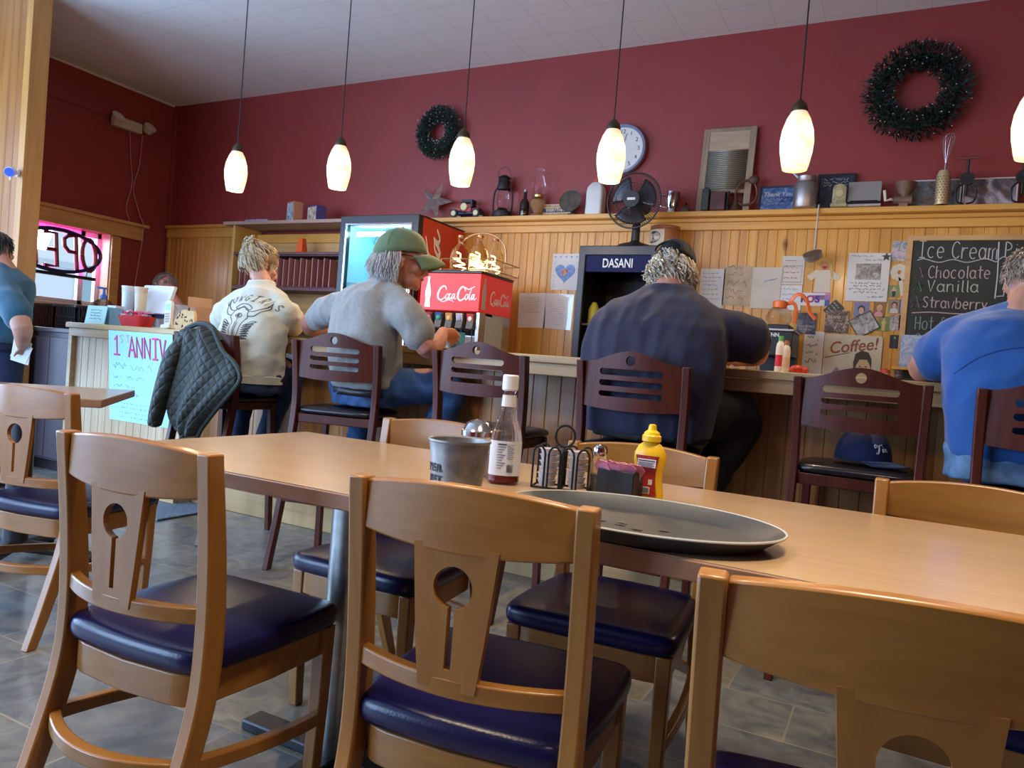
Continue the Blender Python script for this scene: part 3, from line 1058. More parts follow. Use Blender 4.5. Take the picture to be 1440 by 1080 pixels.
# oil lamp
p, w_, h_, z_ = box_at(746, 234, 770, 304, SY)
ol = thing('oil_lamp', 'clear glass oil lamp with tall chimney on the shelf', 'oil lamp', (p.x, SY, SZ))
MB().lathe([(0, 0), (.055, 0), (.06, .01), (.03, .03), (.045, .06), (.062, .09), (.055, .125), (.025, .145), (.0, .145)], 24).build('font', mat('amber_glass', (.75, .50, .26), .08, trans=.75, ior=1.2), ol)
MB().lathe([(.02, .145), (.038, .15), (.04, .165), (.024, .18), (0, .18)], 20).build('burner', brass, ol)
MB().lathe([(.032, .165), (.036, .19), (.050, .225), (.046, .26), (.030, .31), (.027, .35), (.034, .365)], 20).build('glass_chimney', clear, ol)

# EVERYTHING sign
p, w_, h_, z_ = box_at(762, 286, 806, 305, SY + .03)
sg = thing('wooden_sign', 'small tan lettered block sign partly hidden by the tin funnel', 'sign', (p.x + .0, SY + .03, SZ))
MB().b2((-.118, -.012, 0), (.118, .012, .10)).build('board', mat('sign_tan', (.50, .36, .22), .6), sg, bevel=.002)
MB().b2((-.116, -.0135, .036), (.118, -.012, .068)).build('dark_band', ink, sg)
text('lettering', "'EVERYTHING'", .030, mat('sign_cream', (.62, .52, .38), .6), sg, (0, -.014, .052), bold=.0006, shear=.1)
m = MB()
scribble(m, (-.10, -.0135, .078), .2, .010, .0013, seed=1)
scribble(m, (-.10, -.0135, .014), .2, .010, .0013, seed=2)
m.build('script_lettering', ink, sg)

# tin funnel leaning towards the room
p, w_, h_, z_ = box_at(791, 266, 824, 305, SY)
fu = thing('tin_funnel', 'round dark tin funnel facing the room on the shelf', 'funnel', (p.x, SY - .02, SZ + .088))
R = Matrix.Rotation(PI / 2 - .2, 3, 'X')
MB().lathe([(.085, .055), (.087, .058), (.082, .055), (.02, .0), (.012, -.005), (.0, -.005), (.0, -.009), (.016, -.009), (.022, -.004)], 32, R=R).build('cone', mat('old_tin', (.10, .082, .062), .5, metal=.5, var=.3, vscale=18), fu)
MB().lathe([(0.004, -.010), (.012, -.01), (.010, -.05), (.004, -.05)], 14, R=R).build('spout', tin, fu)
MB().b2((-.03, -.02, -.088), (.03, .03, -.075)).tube([(0, .01, -.08), (0, .01, -.01)], .008, 8).build('stand', iron, fu)

# white jug
p, w_, h_, z_ = box_at(825, 256, 851, 304, SY)
jg = thing('jug', 'plain white plastic jug on the shelf below the clock', 'jug', (p.x, SY, SZ))
MB().loft([[Vector((x * k, y * k, z)) for x, y in rrect(-.066, -.05, .066, .05, .02)] for k, z in ((.94, 0), (1, .01), (1, .17), (.9, .205), (.5, .24), (.3, .248))]).build('jug_body', mat('milky_plastic', (.60, .60, .57), .45), jg)
MB().lathe([(.02, .246), (.026, .25), (.026, .272), (0, .274)], 16).build('screw_cap', mat('cap_red', (.45, .06, .04), .4), jg)

# steel mug
p, w_, h_, z_ = box_at(932, 271, 955, 299, SY)
mg = thing('mug', 'shiny silver mug with a handle on the shelf beside the fan', 'mug', (p.x + .01, SY, SZ))
MB().lathe([(0, .0), (.042, 0), (.036, .02), (.040, .05), (.05, .1), (.052, .15), (.047, .15), (.044, .1), (.03, .04), (0, .03)], 24).build('mug_body', mat('chrome', (.6, .58, .56), .12, metal=1.), mg)
MB().tube(spline([(-.045, 0, .13), (-.085, 0, .125), (-.085, 0, .06), (-.04, 0, .045)], 5), .006, 8).build('handle', mat('chrome', (.6, .6, .6)), mg)
# hand bell
p, w_, h_, z_ = box_at(957, 284, 972, 299, SY)
hb = thing('desk_bell', 'tiny green grey bell on the shelf beside the silver mug', 'bell', (p.x, SY, SZ))
MB().lathe([(0, 0), (.042, 0), (.036, .02), (.016, .045), (0, .05)], 18).build('dome', mat('verdigris', (.12, .13, .10), .5, metal=.6), hb)
MB().lathe([(.006, .048), (.004, .06), (.012, .07), (.0, .076)], 12).build('knob', iron, hb)

# washboard
p, w_, h_, z_ = box_at(985, 182, 1057, 298, SY + .02)
wb = thing('washboard', 'old wooden washboard with ribbed panel leaning on the red wall', 'washboard', (p.x + .005, SY - .01, SZ), rot=(-.11, 0, 0))
ow = wood('old_wood', (.30, .21, .14), (.20, .135, .085), 'z', 12, .7, 12)
W_, H_ = .158, .60
for s in (-1, 1):
    MB().b2((s * W_ - .022, -.012, 0), (s * W_ + .022, .012, H_)).build('side_stile', ow, wb, bevel=.003)
MB().b2((-.137, -.009, H_ - .16), (.137, .006, H_ - .012)).build('top_panel', wood('old_pine', (.42, .30, .20), (.33, .23, .14), 'x', 12, .7, 10), wb, bevel=.002)
MB().b2((-.137, -.012, H_ - .026), (.137, .012, H_)).b2((-.137, -.012, .13), (.137, .012, .155)).build('cross_rail', ow, wb, bevel=.003)
m = MB()
n = 84
m.gridf(lambda u, v: (-.137 + .274 * u, -.006 - .005 * sin(v * 21 * 2 * PI), .155 + v * (H_ - .16 - .155)), 1, 168)
m.build('ribbed_panel', mat('zinc', (.30, .27, .22), .4, metal=.75), wb, solid=.002)

# spice tin, small dark pieces and rope horn in front of the washboard
p, w_, h_, z_ = box_at(986, 270, 1012, 299, SY - .05)
o = tag(MB().b2((-.05, -.03, 0), (.05, .03, .125)).build('canister', mat('dark_red_tin', (.07, .02, .02), .5, var=.4, vscale=20), bevel=.004), 'dark red canister at the foot of the washboard', 'canister')
o.location = (p.x + .055, SY - .055, SZ)
o = tag(MB().b2((-.025, -.03, 0), (.025, .03, .15)).lathe([(0, .15), (.02, .15), (.012, .16), (0, .16)], 12).build('flask', mat('dark_green_tin', (.02, .03, .025), .5), bevel=.01), 'dark green flask beside the red canister under the washboard', 'flask')
o.location = (p.x - .03, SY - .055, SZ)
o = tag(MB().lathe([(0, 0), (.02, 0), (.016, .01), (.01, .09), (.014, .13), (0, .135)], 14).build('candle_holder', iron), 'slim dark iron candle holder before the washboard', 'candle holder')
o.location = (p.x + .115, SY - .05, SZ)
p, w_, h_, z_ = box_at(1024, 255, 1064, 299, SY)
hn = thing('squeeze_horn', 'coiled brown horn with a small cone foot on the shelf', 'horn', (p.x + .015, SY - .03, SZ))
MB().lathe([(.045, 0), (.04, .01), (.02, .05), (.012, .08), (0, .08)], 18, (-.05, 0, 0)).build('bell_mouth', mat('horn_brown', (.10, .05, .03), .45, metal=.5), hn)
MB().tube(spline([(-.05, 0, .075), (-.055, 0, .13), (-.02, -.01, .19), (.05, -.005, .2), (.085, .0, .13), (.07, .0, .06), (.0, .0, .04), (-.03, .0, .06)], 7), .008, 8).build('coil', mat('horn_brown', (.1, .05, .03)), hn)
MB().ell((.06, -.01, .205), (.035, .02, .03)).build('bulb', mat('bulb_brown', (.07, .035, .025), .6), hn)


# framed plaques, books, photo prints standing on the shelf
def plaque(px0, py0, px1, py1, label, frame, face, name='picture_frame', cat='picture frame', lean=-.12, dy=.02, fr=.012):
    p, w, h, z = box_at(px0, py0, px1, py1, SY + dy)
    t = thing(name, label, cat, (p.x, SY + dy, SZ), rot=(lean, 0, 0))
    MB().prism([(-w / 2, 0), (w / 2, 0), (w / 2, h), (-w / 2, h)], [[(-w / 2 + fr, fr), (w / 2 - fr, fr), (w / 2 - fr, h - fr), (-w / 2 + fr, h - fr)]], t=.018).build('frame', frame, t, bevel=.002)
    MB().b2((-w / 2 + fr * .8, .007, fr * .8), (w / 2 - fr * .8, .012, h - fr * .8)).build('picture', face, t, smooth=False)
    return t, w, h


def photo_mat(name, cols, scale=9., vor=True):
    m = bpy.data.materials.new(name)
    m.use_nodes = True
    nt, N, L, b = nodes(m)
    tc = N.new('ShaderNodeTexCoord')
    n = N.new('ShaderNodeTexNoise'); n.inputs['Scale'].default_value = scale; n.inputs['Detail'].default_value = 4; n.inputs['Distortion'].default_value = 1.5
    L.new(tc.outputs['Object'], n.inputs['Vector'])
    cr = N.new('ShaderNodeValToRGB')
    e = cr.color_ramp.elements
    k = len(cols)
    e[0].position = .30; e[0].color = (*cols[0], 1)
    e[1].position = .70; e[1].color = (*cols[-1], 1)
    for i in range(1, k - 1):
        q = e.new(.30 + .40 * i / (k - 1)); q.color = (*cols[i], 1)
    L.new(n.outputs['Fac'], cr.inputs['Fac'])
    L.new(cr.outputs['Color'], b.inputs['Base Color'])
    b.inputs['Roughness'].default_value = .3
    return m


fr_b = mat('frame_black', (.015, .015, .018), .4)
silver_ink = mat('silver_ink', (.55, .56, .58), .4)
t, w, h = plaque(1067, 259, 1119, 297, 'blue plaque with silver thank-you writing leaning behind the milk can', mat('frame_navy', (.02, .03, .07), .3), photo_mat('blue_print', [(.015, .03, .12), (.06, .12, .28), (.30, .36, .42)], 16))
text('lettering', 'Thank You', .042, silver_ink, t, (.0, .004, h * .68), shear=.25)
m = MB(); scribble(m, (-.08, .005, h * .45), .16, .014, .0014, seed=5); scribble(m, (-.06, .005, h * .30), .12, .012, .0013, seed=6); m.build('script_lettering', silver_ink, t)
# milk can
p, w_, h_, z_ = box_at(1117, 249, 1150, 294, SY - .04)
mc = thing('milk_can', 'dull aluminium milk can with a side lever on the shelf', 'can', (p.x, SY - .05, SZ))
alu = mat('dull_aluminium', (.36, .34, .34), .42, metal=.85, var=.15, vscale=10)
MB().lathe([(0, 0), (.072, 0), (.076, .006), (.076, .15), (.068, .165), (.055, .172), (0, .172)], 28).build('can_body', alu, mc)
MB().lathe([(.05, .17), (.057, .18), (.06, .205), (.05, .21), (0, .212)], 24).build('lid', alu, mc)
MB().tube([(-.05, -.02, .2), (-.085, -.02, .235)], .01, 8, flat=(1, .5)).build('lever', alu, mc)
t, w, h = plaque(1148, 240, 1202, 294, 'tall black framed award with white heading lines behind the milk can', fr_b, photo_mat('dark_print', [(.01, .012, .02), (.02, .03, .06), (.08, .10, .15)], 10), fr=.02)
m = MB()
for k in range(3):
    scribble(m, (-.075, .005, h * (.82 - .08 * k)), .15, .014, .0015, seed=8 + k)
m.build('script_lettering', silver_ink, t)
# small gilt box and grey recipe box
p, w_, h_, z_ = box_at(1170, 265, 1191, 294, SY - .06)
gb = thing('mantel_clock', 'tiny greenish gilt clock-shaped ornament before the black award', 'ornament', (p.x, SY - .075, SZ))
gm = mat('gilt_green', (.32, .28, .14), .5, var=.3, vscale=40)
MB().b2((-.048, -.02, 0), (.048, .02, .022)).b2((-.04, -.015, .022), (.04, .015, .125)).prism([(.04, .125), (.02, .14), (0, .147), (-.02, .14), (-.04, .125)], t=.03, fn=lambda x, y, z: (x, y - .015, z)).build('case', gm, gb, bevel=.003)
MB().lathe([(0, 0), (.022, 0), (.022, .004), (0, .004)], 20, (0, -.015, .085), R=Matrix.Rotation(PI / 2, 3, 'X')).build('dial', mat('dial_gold', (.45, .40, .20), .4), gb)
p, w_, h_, z_ = box_at(1198, 256, 1241, 293, SY - .03)
sb = thing('counter_scale', 'grey flat-faced tilted metal box on a dark base on the shelf', 'box', (p.x - .015, SY - .03, SZ))
MB().b2((-.10, -.05, 0), (.10, .05, .018)).build('base', tin, sb, bevel=.003)
MB().prism([(-.05, .018), (.05, .018), (.03, .06), (-.02, .06)], t=.16, fn=lambda x, y, z: (y - .08, x, z)).build('body', black, sb)
MB().box((0, -.012, .10), (.19, .012, .135), rot=(-.25, 0, 0)).build('face_plate', mat('grey_plate', (.30, .29, .27), .4, metal=.3), sb, bevel=.002)
# meat grinder
p, w_, h_, z_ = box_at(1250, 262, 1284, 292, SY)
gr = thing('hand_grinder', 'rusty hand-crank grinder with a pale bent handle on the shelf', 'grinder', (p.x - .008, SY - .025, SZ))
rust = mat('rust_tin', (.20, .12, .08), .6, metal=.4, var=.3, vscale=20)
MB().lathe([(.022, .05), (.028, .08), (.06, .15), (.064, .15), (.032, .075), (.024, .045)], 20, (.03, 0, .0)).build('hopper', rust, gr)
MB().lathe([(0, -.05), (.03, -.05), (.034, .05), (0, .05)], 18, (.02, 0, .045), R=Matrix.Rotation(PI / 2, 3, 'Y')).b2((.0, -.03, 0), (.05, .03, .02)).build('barrel', rust, gr)
MB().tube([(-.03, -.01, .045), (-.045, -.03, .045), (-.075, -.035, .035), (-.085, -.035, .10)], .006, 8, flat=(1.4, .8)).build('crank', mat('cream_enamel', (.6, .56, .5), .4), gr)
# photo print trio at the shelf end
t, w, h = plaque(1281, 250, 1352, 292, 'photo board of people with a pale edge behind the grater', mat('board_white', (.55, .50, .48), .6), photo_mat('collage', [(.04, .03, .02), (.16, .11, .08), (.10, .16, .20), (.40, .34, .30)], 15), fr=.008, name='photo_board', cat='photo print')
t, w, h = plaque(1354, 248, 1432, 291, 'photo board with a pink sunset sky standing behind the black eggbeater', mat('board_white', (.6, .6, .6)), photo_mat('sunset', [(.05, .035, .03), (.12, .08, .07), (.45, .38, .42), (.55, .50, .56)], 6), fr=.008, name='photo_board', cat='photo print')
text('lettering', 'THANK YOU TO', .026, mat('ink_blue', (.10, .12, .30), .6), t, (.0, .005, h * .84))
# grater with whisk in it
p, w_, h_, z_ = box_at(1316, 250, 1334, 292, SY - .05)
g2 = thing('grater', 'round punched yellow grater on the shelf with a whisk in it', 'grater', (p.x, SY - .06, SZ))
MB().lathe([(.036, 0), (.038, .01), (.038, .175), (.028, .205), (.024, .205), (.034, .17), (.034, .0)], 24).build('drum', mat('punched_tin', (.50, .38, .20), .45, metal=.4), g2)
m = MB()
for k in range(10):
    for j in range(14):
        a = j * 2 * PI / 14 + (k % 2) * .22
        m.ell((cos(a) * .0385, sin(a) * .0385, .02 + k * .016), .0032, n=6, m=4)
m.build('punch_holes', mat('hole_dark', (.06, .035, .02), .7), g2)
wk = thing('whisk', 'thin wire whisk sticking up out of the punched grater', 'whisk', (p.x, SY - .06, SZ + .02))
MB().tube([(0, 0, 0), (0.004, 0, .24)], .004, 8).build('handle', tin, wk)
for k in range(4):
    a = k * PI / 4 + .2
    MB().tube(spline([(.004, 0, .22), (.022 * cos(a) + .006, .022 * sin(a), .32), (.03 * cos(a) + .012, .03 * sin(a), .385), (.016, 0, .41), (-.03 * cos(a) + .012, -.03 * sin(a), .385), (-.022 * cos(a) + .006, -.022 * sin(a), .32), (.004, 0, .22)], 4), .0016, 6).build('wire_loop', mat('whisk_wire', (.55, .42, .44), .3, metal=.8), wk)
# eggbeaters
for q, lab, px in ((0, 'black eggbeater with a red crossbar handle standing on the shelf', (1344, 232, 1374, 291)), (1, 'dark eggbeater at the very end of the shelf by the frame edge', (1425, 236, 1450, 290))):
    p, w_, h_, z_ = box_at(*px, SY - .05)
    e = thing('eggbeater', lab, 'eggbeater', (p.x, SY - .06, SZ))
    H = h_
    for s in (-1, 1):
        MB().tube(spline([(s * .012, 0, .13), (s * .05, 0, .09), (s * .045, 0, .02), (s * .006, 0, .004)], 5), .006, 6).build('beater', iron, e)
    MB().lathe([(0, -.006), (.038, -.006), (.038, .006), (0, .006)], 20, (0, -.012, .15), R=Matrix.Rotation(PI / 2, 3, 'X')).build('gear_wheel', iron, e)
    MB().tube([(0, 0, .05), (0, 0, .27)], .007, 8).build('shaft', iron, e)
    MB().tube([(-.062, 0, .278), (0, 0, .274), (.062, 0, .278)], [.008, .010, .008], 8).build('handle', mat('handle_red', (.18, .04, .025), .5) if q == 0 else iron, e)

# two storybooks and a folded cloth on top of the cabinet (drawn with plain stand-in art)
CT = 2.165
for px, lab, c1, c2 in (((403, 277, 425, 306), 'taller picture-covered storybook standing on the cabinet top', (.30, .34, .38), (.42, .18, .10)), ((430, 283, 459, 306), 'smaller navy storybook box on the cabinet top', (.50, .34, .22), (.06, .05, .18))):
    p, w_, h_, z_ = box_at(*px, 5.05)
    b = thing('storybook', lab, 'book', (p.x, 5.06, CT), rz=-.35)
    MB().b2((-w_ * .36, -.045, 0), (w_ * .36, .045, h_ - .0)).build('cover', mat('cover_' + lab[:5], c2, .45), b, bevel=.002)
    MB().b2((-w_ * .32, -.0465, .012), (w_ * .32, -.0452, h_ - .014)).build('cover_picture', photo_mat('art_' + lab[:5], [(.10, .09, .10), c1, (.62, .60, .58)], 22), b, smooth=False)
fc = tag(MB().b2((-.15, -.05, 0), (.15, .05, .014)).b2((-.145, -.045, .014), (.14, .05, .028)).b2((-.14, -.04, .028), (.13, .045, .036)).build('folded_cloth', mat('cloth_mauve', (.30, .24, .34), .85, var=.3, vscale=30), bevel=.006), 'folded mauve cloth lying flat on the cabinet top', 'cloth')
fc.location = (aty(366, 303, 5.05).x, 5.05, CT)

# emergency light on the left wall, and its dangling wires
cream = mat('cream_plastic', (.52, .44, .36), .45)
em = thing('emergency_light', 'cream emergency light unit with two lamp heads on the side wall', 'emergency light', (WL + .02, 4.72, 3.09))
MB().b2((.002, -.15, -.05), (.07, .15, .05)).build('housing', cream, em, bevel=.01)
for y in (-.13, .21):
    h = MB().lathe([(0, -.03), (.045, -.03), (.06, .02), (.062, .03), (0, .03)], 20, (.075, y, .02), R=Matrix.Rotation(.9, 3, 'Y')).build('lamp_head', cream, em)
    MB().lathe([(0, .031), (.05, .031), (.0, .036)], 20, (.075, y, .02), R=Matrix.Rotation(.9, 3, 'Y')).build('lens', mat('lens_clear', (.7, .62, .55), .1, spec=.8), h)
wr = mat('wire_pink', (.45, .25, .25), .5)
tag(MB().tube(spline([(WL + .02, 4.78, 3.05), (WL + .03, 4.80, 2.8), (WL + .02, 4.84, 2.55), (WL + .03, 4.79, 2.3), (WL + .05, 4.82, 2.18)], 8), .004, 6).build('wire', wr), 'thin pinkish wire hanging from the emergency light to the window header', 'wire')
tag(MB().tube(spline([(WL + .02, 4.92, 3.05), (WL + .03, 4.90, 2.75), (WL + .02, 4.86, 2.5), (WL + .05, 4.93, 2.25), (WL + .09, 4.95, 2.1), (WL + .05, 4.93, 1.6), (WL + .05, 4.9, 1.2)], 8), .004, 6).build('wire', wr), 'longer pinkish wire hanging past the window header towards the counter', 'wire')

# camera on the entrance partition
c = aty(58, 241, 3.13)
se = thing('security_camera', 'small white bullet security camera on the wood-clad partition', 'security camera', (PX - .055, 3.134, c.z))
wp = mat('white_plastic', (.70, .68, .72), .35)
MB().lathe([(0, 0), (.026, 0), (.026, .012), (.008, .02), (.007, .05), (0, .05)], 18, R=Matrix.Rotation(PI / 2, 3, 'X')).build('wall_mount', wp, se)
Rc = Matrix.Rotation(2.1, 3, 'Y') @ Matrix.Rotation(-.35, 3, 'X')
Rc = Vector((.75, -.62, -.25)).to_track_quat('Z', 'Y').to_matrix()
MB().lathe([(0, -.05), (.028, -.048), (.034, -.03), (.034, .042), (0, .042)], 24, (.035, -.07, -.008), R=Rc).build('camera_body', wp, se)
MB().lathe([(0, .0425), (.030, .0425), (.030, .05), (.012, .052), (0, .052)], 24, (.035, -.07, -.008), R=Rc).build('lens', mat('lens_blue', (.02, .04, .25), .1, emit=(.05, .15, 1), es=.8), se)
MB().tube([(.02, -.06, -.04), (.02, -.06, -.065)], .009, 8).build('antenna', wp, se)
# ================================================================ BEHIND THE BAR
def P(px, py, y, o):
    return aty(px, py, y) - Vector(o)


# open pine cabinet in the corner
cab = thing('wall_cabinet', 'open pine wall cabinet between the corner wall and the glass-door cooler', 'cabinet', (-5.58, 4.95, 0))
X1 = 1.28
MB().b2((-.10, -.03, 2.135), (X1 + .03, .34, 2.165)).build('top_board', wood('weathered_top', (.42, .27, .20), (.30, .18, .13), 'x', 9, .5, 16), cab, bevel=.003)
MB().b2((0, 0, .0), (.03, .32, 2.134)).build('side_panel', wood('cab_side', (.58, .34, .10), (.46, .25, .07), 'z', 9, .4, 14, knots=2), cab, bevel=.002)
MB().b2((X1, 0, .0), (X1 + .03, .32, 2.134)).build('side_panel', wood('cab_side', (.5, .3, .1), (.4, .2, .1)), cab, bevel=.002)
o = MB().b2((.03, .30, .93), (X1, .318, 2.1)).build('back_panel', wood('cab_back', (.66, .38, .14), (.50, .27, .09), 'x', 9, .4, 12, knots=4), cab, smooth=False)
MB().b2((.03, .27, 2.02), (X1, .30, 2.1)).build('back_rail', pine_h, cab, bevel=.002)
dk = wood('dark_shelf', (.13, .05, .05), (.08, .03, .035), 'x', 9, .5, 14)
MB().b2((.03, .0, 1.866), (X1, .30, 1.888)).build('shelf', dk, cab, bevel=.002)
MB().b2((.03, .02, 1.855), (X1, .03, 1.866)).b2((.03, .0, 1.55), (X1, .30, 1.575)).build('shelf', dk, cab, bevel=.002)
MB().b2((.03, .0, 1.20), (X1, .30, 1.225)).build('shelf', dk, cab, bevel=.002)
MB().b2((.03, .0, .90), (X1, .30, .94)).build('shelf', dk, cab, bevel=.002)
plastic_or = mat('orange_plastic', (.75, .11, .02), .4)
p = aty(422, 351, 5.05)
o = tag(MB().loft([[Vector((a * k, b * k, z)) for a, b in ((-1, -1), (1, -1), (1, 1), (-1, 1))] for k, z in ((.040, 0), (.024, .135), (.023, .14))]).build('square_cone', plastic_or, bevel=.004, smooth=False), 'orange square cup turned upside down on the cabinet shelf', 'cup')
o.location = (p.x, 5.07, 1.889)
# menu rack with leaning dark red menus
rk = thing('menu_rack', 'dark red slatted rack with pale upright dividers on the cabinet shelf', 'rack', (-5.58, 4.95, 1.576))
drk = mat('rack_red', (.09, .010, .022), .35)
MB().b2((.05, .22, .0), (X1 - .03, .24, .26)).build('rack_back', drk, rk, smooth=False)
MB().b2((.05, .02, .0), (X1 - .03, .22, .012)).build('rack_base', drk, rk, smooth=False)
pale_d = mat('divider_pink', (.42, .18, .18), .4)
menu_m = mat('menu_maroon', (.11, .012, .03), .3)
mn0 = None
for i in range(17):
    x = .10 + i * .067
    MB().b2((x, .02, .012), (x + .009, .2, .25 + .012 * (i % 2))).build('divider', pale_d, rk, smooth=False)
    if i < 16:
        if mn0 is None:
            mn0 = tag(MB().b2((-.007, -.06, 0), (.007, .07, .20)).b2((-.008, .066, 0), (.008, .072, .201)).build('menu', menu_m, bevel=.002), 'dark red folded menu standing in the divided rack', 'menu', 'folded menus in the rack')
            o = mn0
        else:
            o = mn0.copy(); COL.objects.link(o)
        o.location = (-5.58 + x + .042, 4.95 + .115, 1.589)
# glasses and bottles on the lower cabinet shelves
tg0 = None
for i, (x, z) in enumerate(((.95, 1.226), (1.04, 1.226), (1.13, 1.226), (1.0, .941), (1.09, .941))):
    if tg0 is None:
        tg0 = tag(MB().lathe([(0, 0), (.03, 0), (.034, .005), (.038, .15), (.034, .15), (.03, .01), (0, .01)], 20).build('tumbler', clear), 'clear tumbler standing on a lower shelf of the open cabinet', 'glass', 'tumblers in the cabinet')
        o = tg0
    else:
        o = tg0.copy(); COL.objects.link(o)
    o.location = (-5.58 + x, 5.08, z)

# ---------------------------------------------------------------- coca-cola script lettering
def cola(name, m, parent, W, origin, ux=Vector((1, 0, 0)), uz=Vector((0, 0, 1)), nrm=Vector((0, -1, 0)), th=.004, bold=1.):
    S = [
        ([(2.35, 2.45), (2.2, 3.0), (1.6, 3.25), (.85, 2.75), (.35, 1.7), (.35, .75), (.9, .25), (1.6, .45), (2.1, .95)], .17),
        ([(.75, .35), (1.5, -.1), (2.3, .05), (3.1, .35), (3.9, .15), (4.5, -.15)], .09),
        ([(2.75, 1.65), (2.35, 1.2), (2.3, .65), (2.65, .5), (3.0, .95), (3.0, 1.5), (2.75, 1.65)], .12),
        ([(3.65, 1.55), (3.35, 1.6), (3.15, 1.0), (3.3, .5), (3.75, .8)], .13),
        ([(4.5, 1.6), (4.1, 1.55), (3.85, .95), (4.0, .5), (4.4, 1.0), (4.6, 1.65), (4.5, .8), (4.75, .5), (5.0, .8)], .12),
        ([(5.05, 1.05), (5.5, 1.1)], .12),
        ([(7.2, 2.3), (7.0, 2.9), (6.4, 3.2), (5.75, 2.6), (5.4, 1.6), (5.5, .7), (6.0, .25), (6.7, .5), (7.1, .95)], .17),
        ([(6.4, 3.2), (7.2, 3.0), (7.9, 2.65), (8.8, 3.0), (9.5, 3.3)], .10),
        ([(7.6, 1.65), (7.25, 1.2), (7.2, .65), (7.5, .5), (7.85, .95), (7.85, 1.5), (7.6, 1.65)], .12),
        ([(8.7, 2.8), (8.3, 1.7), (8.2, .8), (8.35, .45), (8.7, .8)], .12),
        ([(9.35, 1.6), (9.0, 1.55), (8.75, .95), (8.9, .5), (9.25, 1.0), (9.45, 1.65), (9.35, .8), (9.6, .45), (9.95, .9)], .12),
    ]
    mb = MB()
    k = W / 10
    for pts, r in S:
        q = spline([(a, 0, b) for a, b in pts], 5)
        mb.tube([Vector((p.x * k, 0, p.z * k)) for p in q], [r * k * bold * (1.15 - .55 * abs(2 * i / max(1, len(q) - 1) - 1)) for i in range(len(q))], 8)
    for i, v in enumerate(mb.v):
        mb.v[i] = Vector(origin) + ux * v.x + uz * v.z - nrm * (v.y * th / .02)
    return mb.build(name, m, parent)


def contour_bottle(W, H):
    pr = [(.5, 0), (.5, .08), (.42, .18), (.40, .26), (.5, .40), (.5, .52), (.32, .70), (.2, .84), (.2, .97), (.24, .97), (.24, 1)]
    return [(a * W, b * H) for a, b in pr] + [(-a * W, b * H) for a, b in reversed(pr)]


# ---------------------------------------------------------------- tall cooler
cred = mat('cola_red', (.56, .030, .018), .35, coat=.3)
cwhite = mat('cola_white', (.78, .76, .74), .4)
cx0, cx1, cy0, cy1, cz = aty(480, 303, 4.6).x, aty(590, 303, 4.6).x, 4.6, 5.265, 2.10
co = thing('drinks_cooler', 'tall red-sided glass-door drinks cooler with a glowing blue interior', 'refrigerator', (cx0, cy0, 0))
W, D = cx1 - cx0, cy1 - cy0
sdw = mat('cooler_inside', (.36, .66, .76), .4)
m = MB().b2((0, .06, .0), (.03, D, cz)).b2((W - .03, .06, 0), (W, D, cz)).b2((.03, .06, cz - .05), (W - .03, D, cz)).b2((.03, .06, 0), (W - .03, D, .30)).b2((.03, D - .03, .3), (W - .03, D, cz - .05))
m.build('cabinet_body', cred, co, bevel=.004)
MB().b2((-.002, .055, cz), (W + .002, D, cz + .012)).build('top_edge', black, co, bevel=.002)
MB().b2((.031, .07, .301), (.035, D - .03, cz - .051)).b2((W - .035, .07, .301), (W - .031, D - .03, cz - .051)).b2((.035, D - .036, .301), (W - .035, D - .031, cz - .051)).b2((.035, .07, cz - .056), (W - .035, D - .036, cz - .051)).build('liner', sdw, co, smooth=False)
fr = MB().prism([(0, .30), (W, .30), (W, cz + .01), (0, cz + .01)], [[(.055, .36), (W - .055, .36), (W - .055, cz - .05), (.055, cz - .05)]], t=.06).build('door', black, co, bevel=.004)
MB().b2((.054, .02, .359), (W - .054, .026, cz - .049)).build('door_glass', mat('door_glass', (.85, .95, 1), .0, trans=1, ior=1.0, spec=.6, alpha=.25), fr, smooth=False)
MB().tube([(W - .028, -.012, .9), (W - .028, -.012, 1.6)], .010, 8).build('door_handle', mat('chrome', (.6, .6, .6)), fr)
MB().prism([(.055, .36), (W - .055, .36), (W - .055, cz - .05), (.055, cz - .05)], [[(.067, .372), (W - .067, .372), (W - .067, cz - .062), (.067, cz - .062)]], t=.01, fn=lambda x, y, z: (x, y - .004, z)).build('door_trim', mat('chrome', (.6, .6, .6)), fr, smooth=False)
MB().b2((0, .02, .02), (W, .06, .295)).build('kick_grille', black, co, bevel=.004)
MB().tube([(.10, .10, cz - .115), (W - .10, .10, cz - .115)], .018, 10).build('light_tube', mat('led_tube', (1, 1, 1), .4, emit=(.45, .85, 1), es=42), co)
for z in (.62, .95, 1.28, 1.60):
    m = MB()
    for k in range(22):
        x = .045 + (W - .09) * k / 21
        m.tube([(x, .09, z), (x, D - .05, z)], .0028, 5)
    for y in (.09, .3, D - .06):
        m.tube([(.04, y, z - .004), (W - .04, y, z - .004)], .004, 6)
    m.build('wire_shelf_grille', mat('shelf_wire', (.55, .62, .65), .35, metal=.3), co)
cola('script_lettering', cwhite, co, 1.62, (W + .003, .60, .45), ux=Vector((0, -.18, .984)), uz=Vector((0, -.984, -.18)) * -.0 + Vector((0, -1, .0)) * -.0 + Vector((0, 1, 0)) * -1.0 * .42, nrm=Vector((1, 0, 0)), bold=1.15)
b0 = None
n = 0
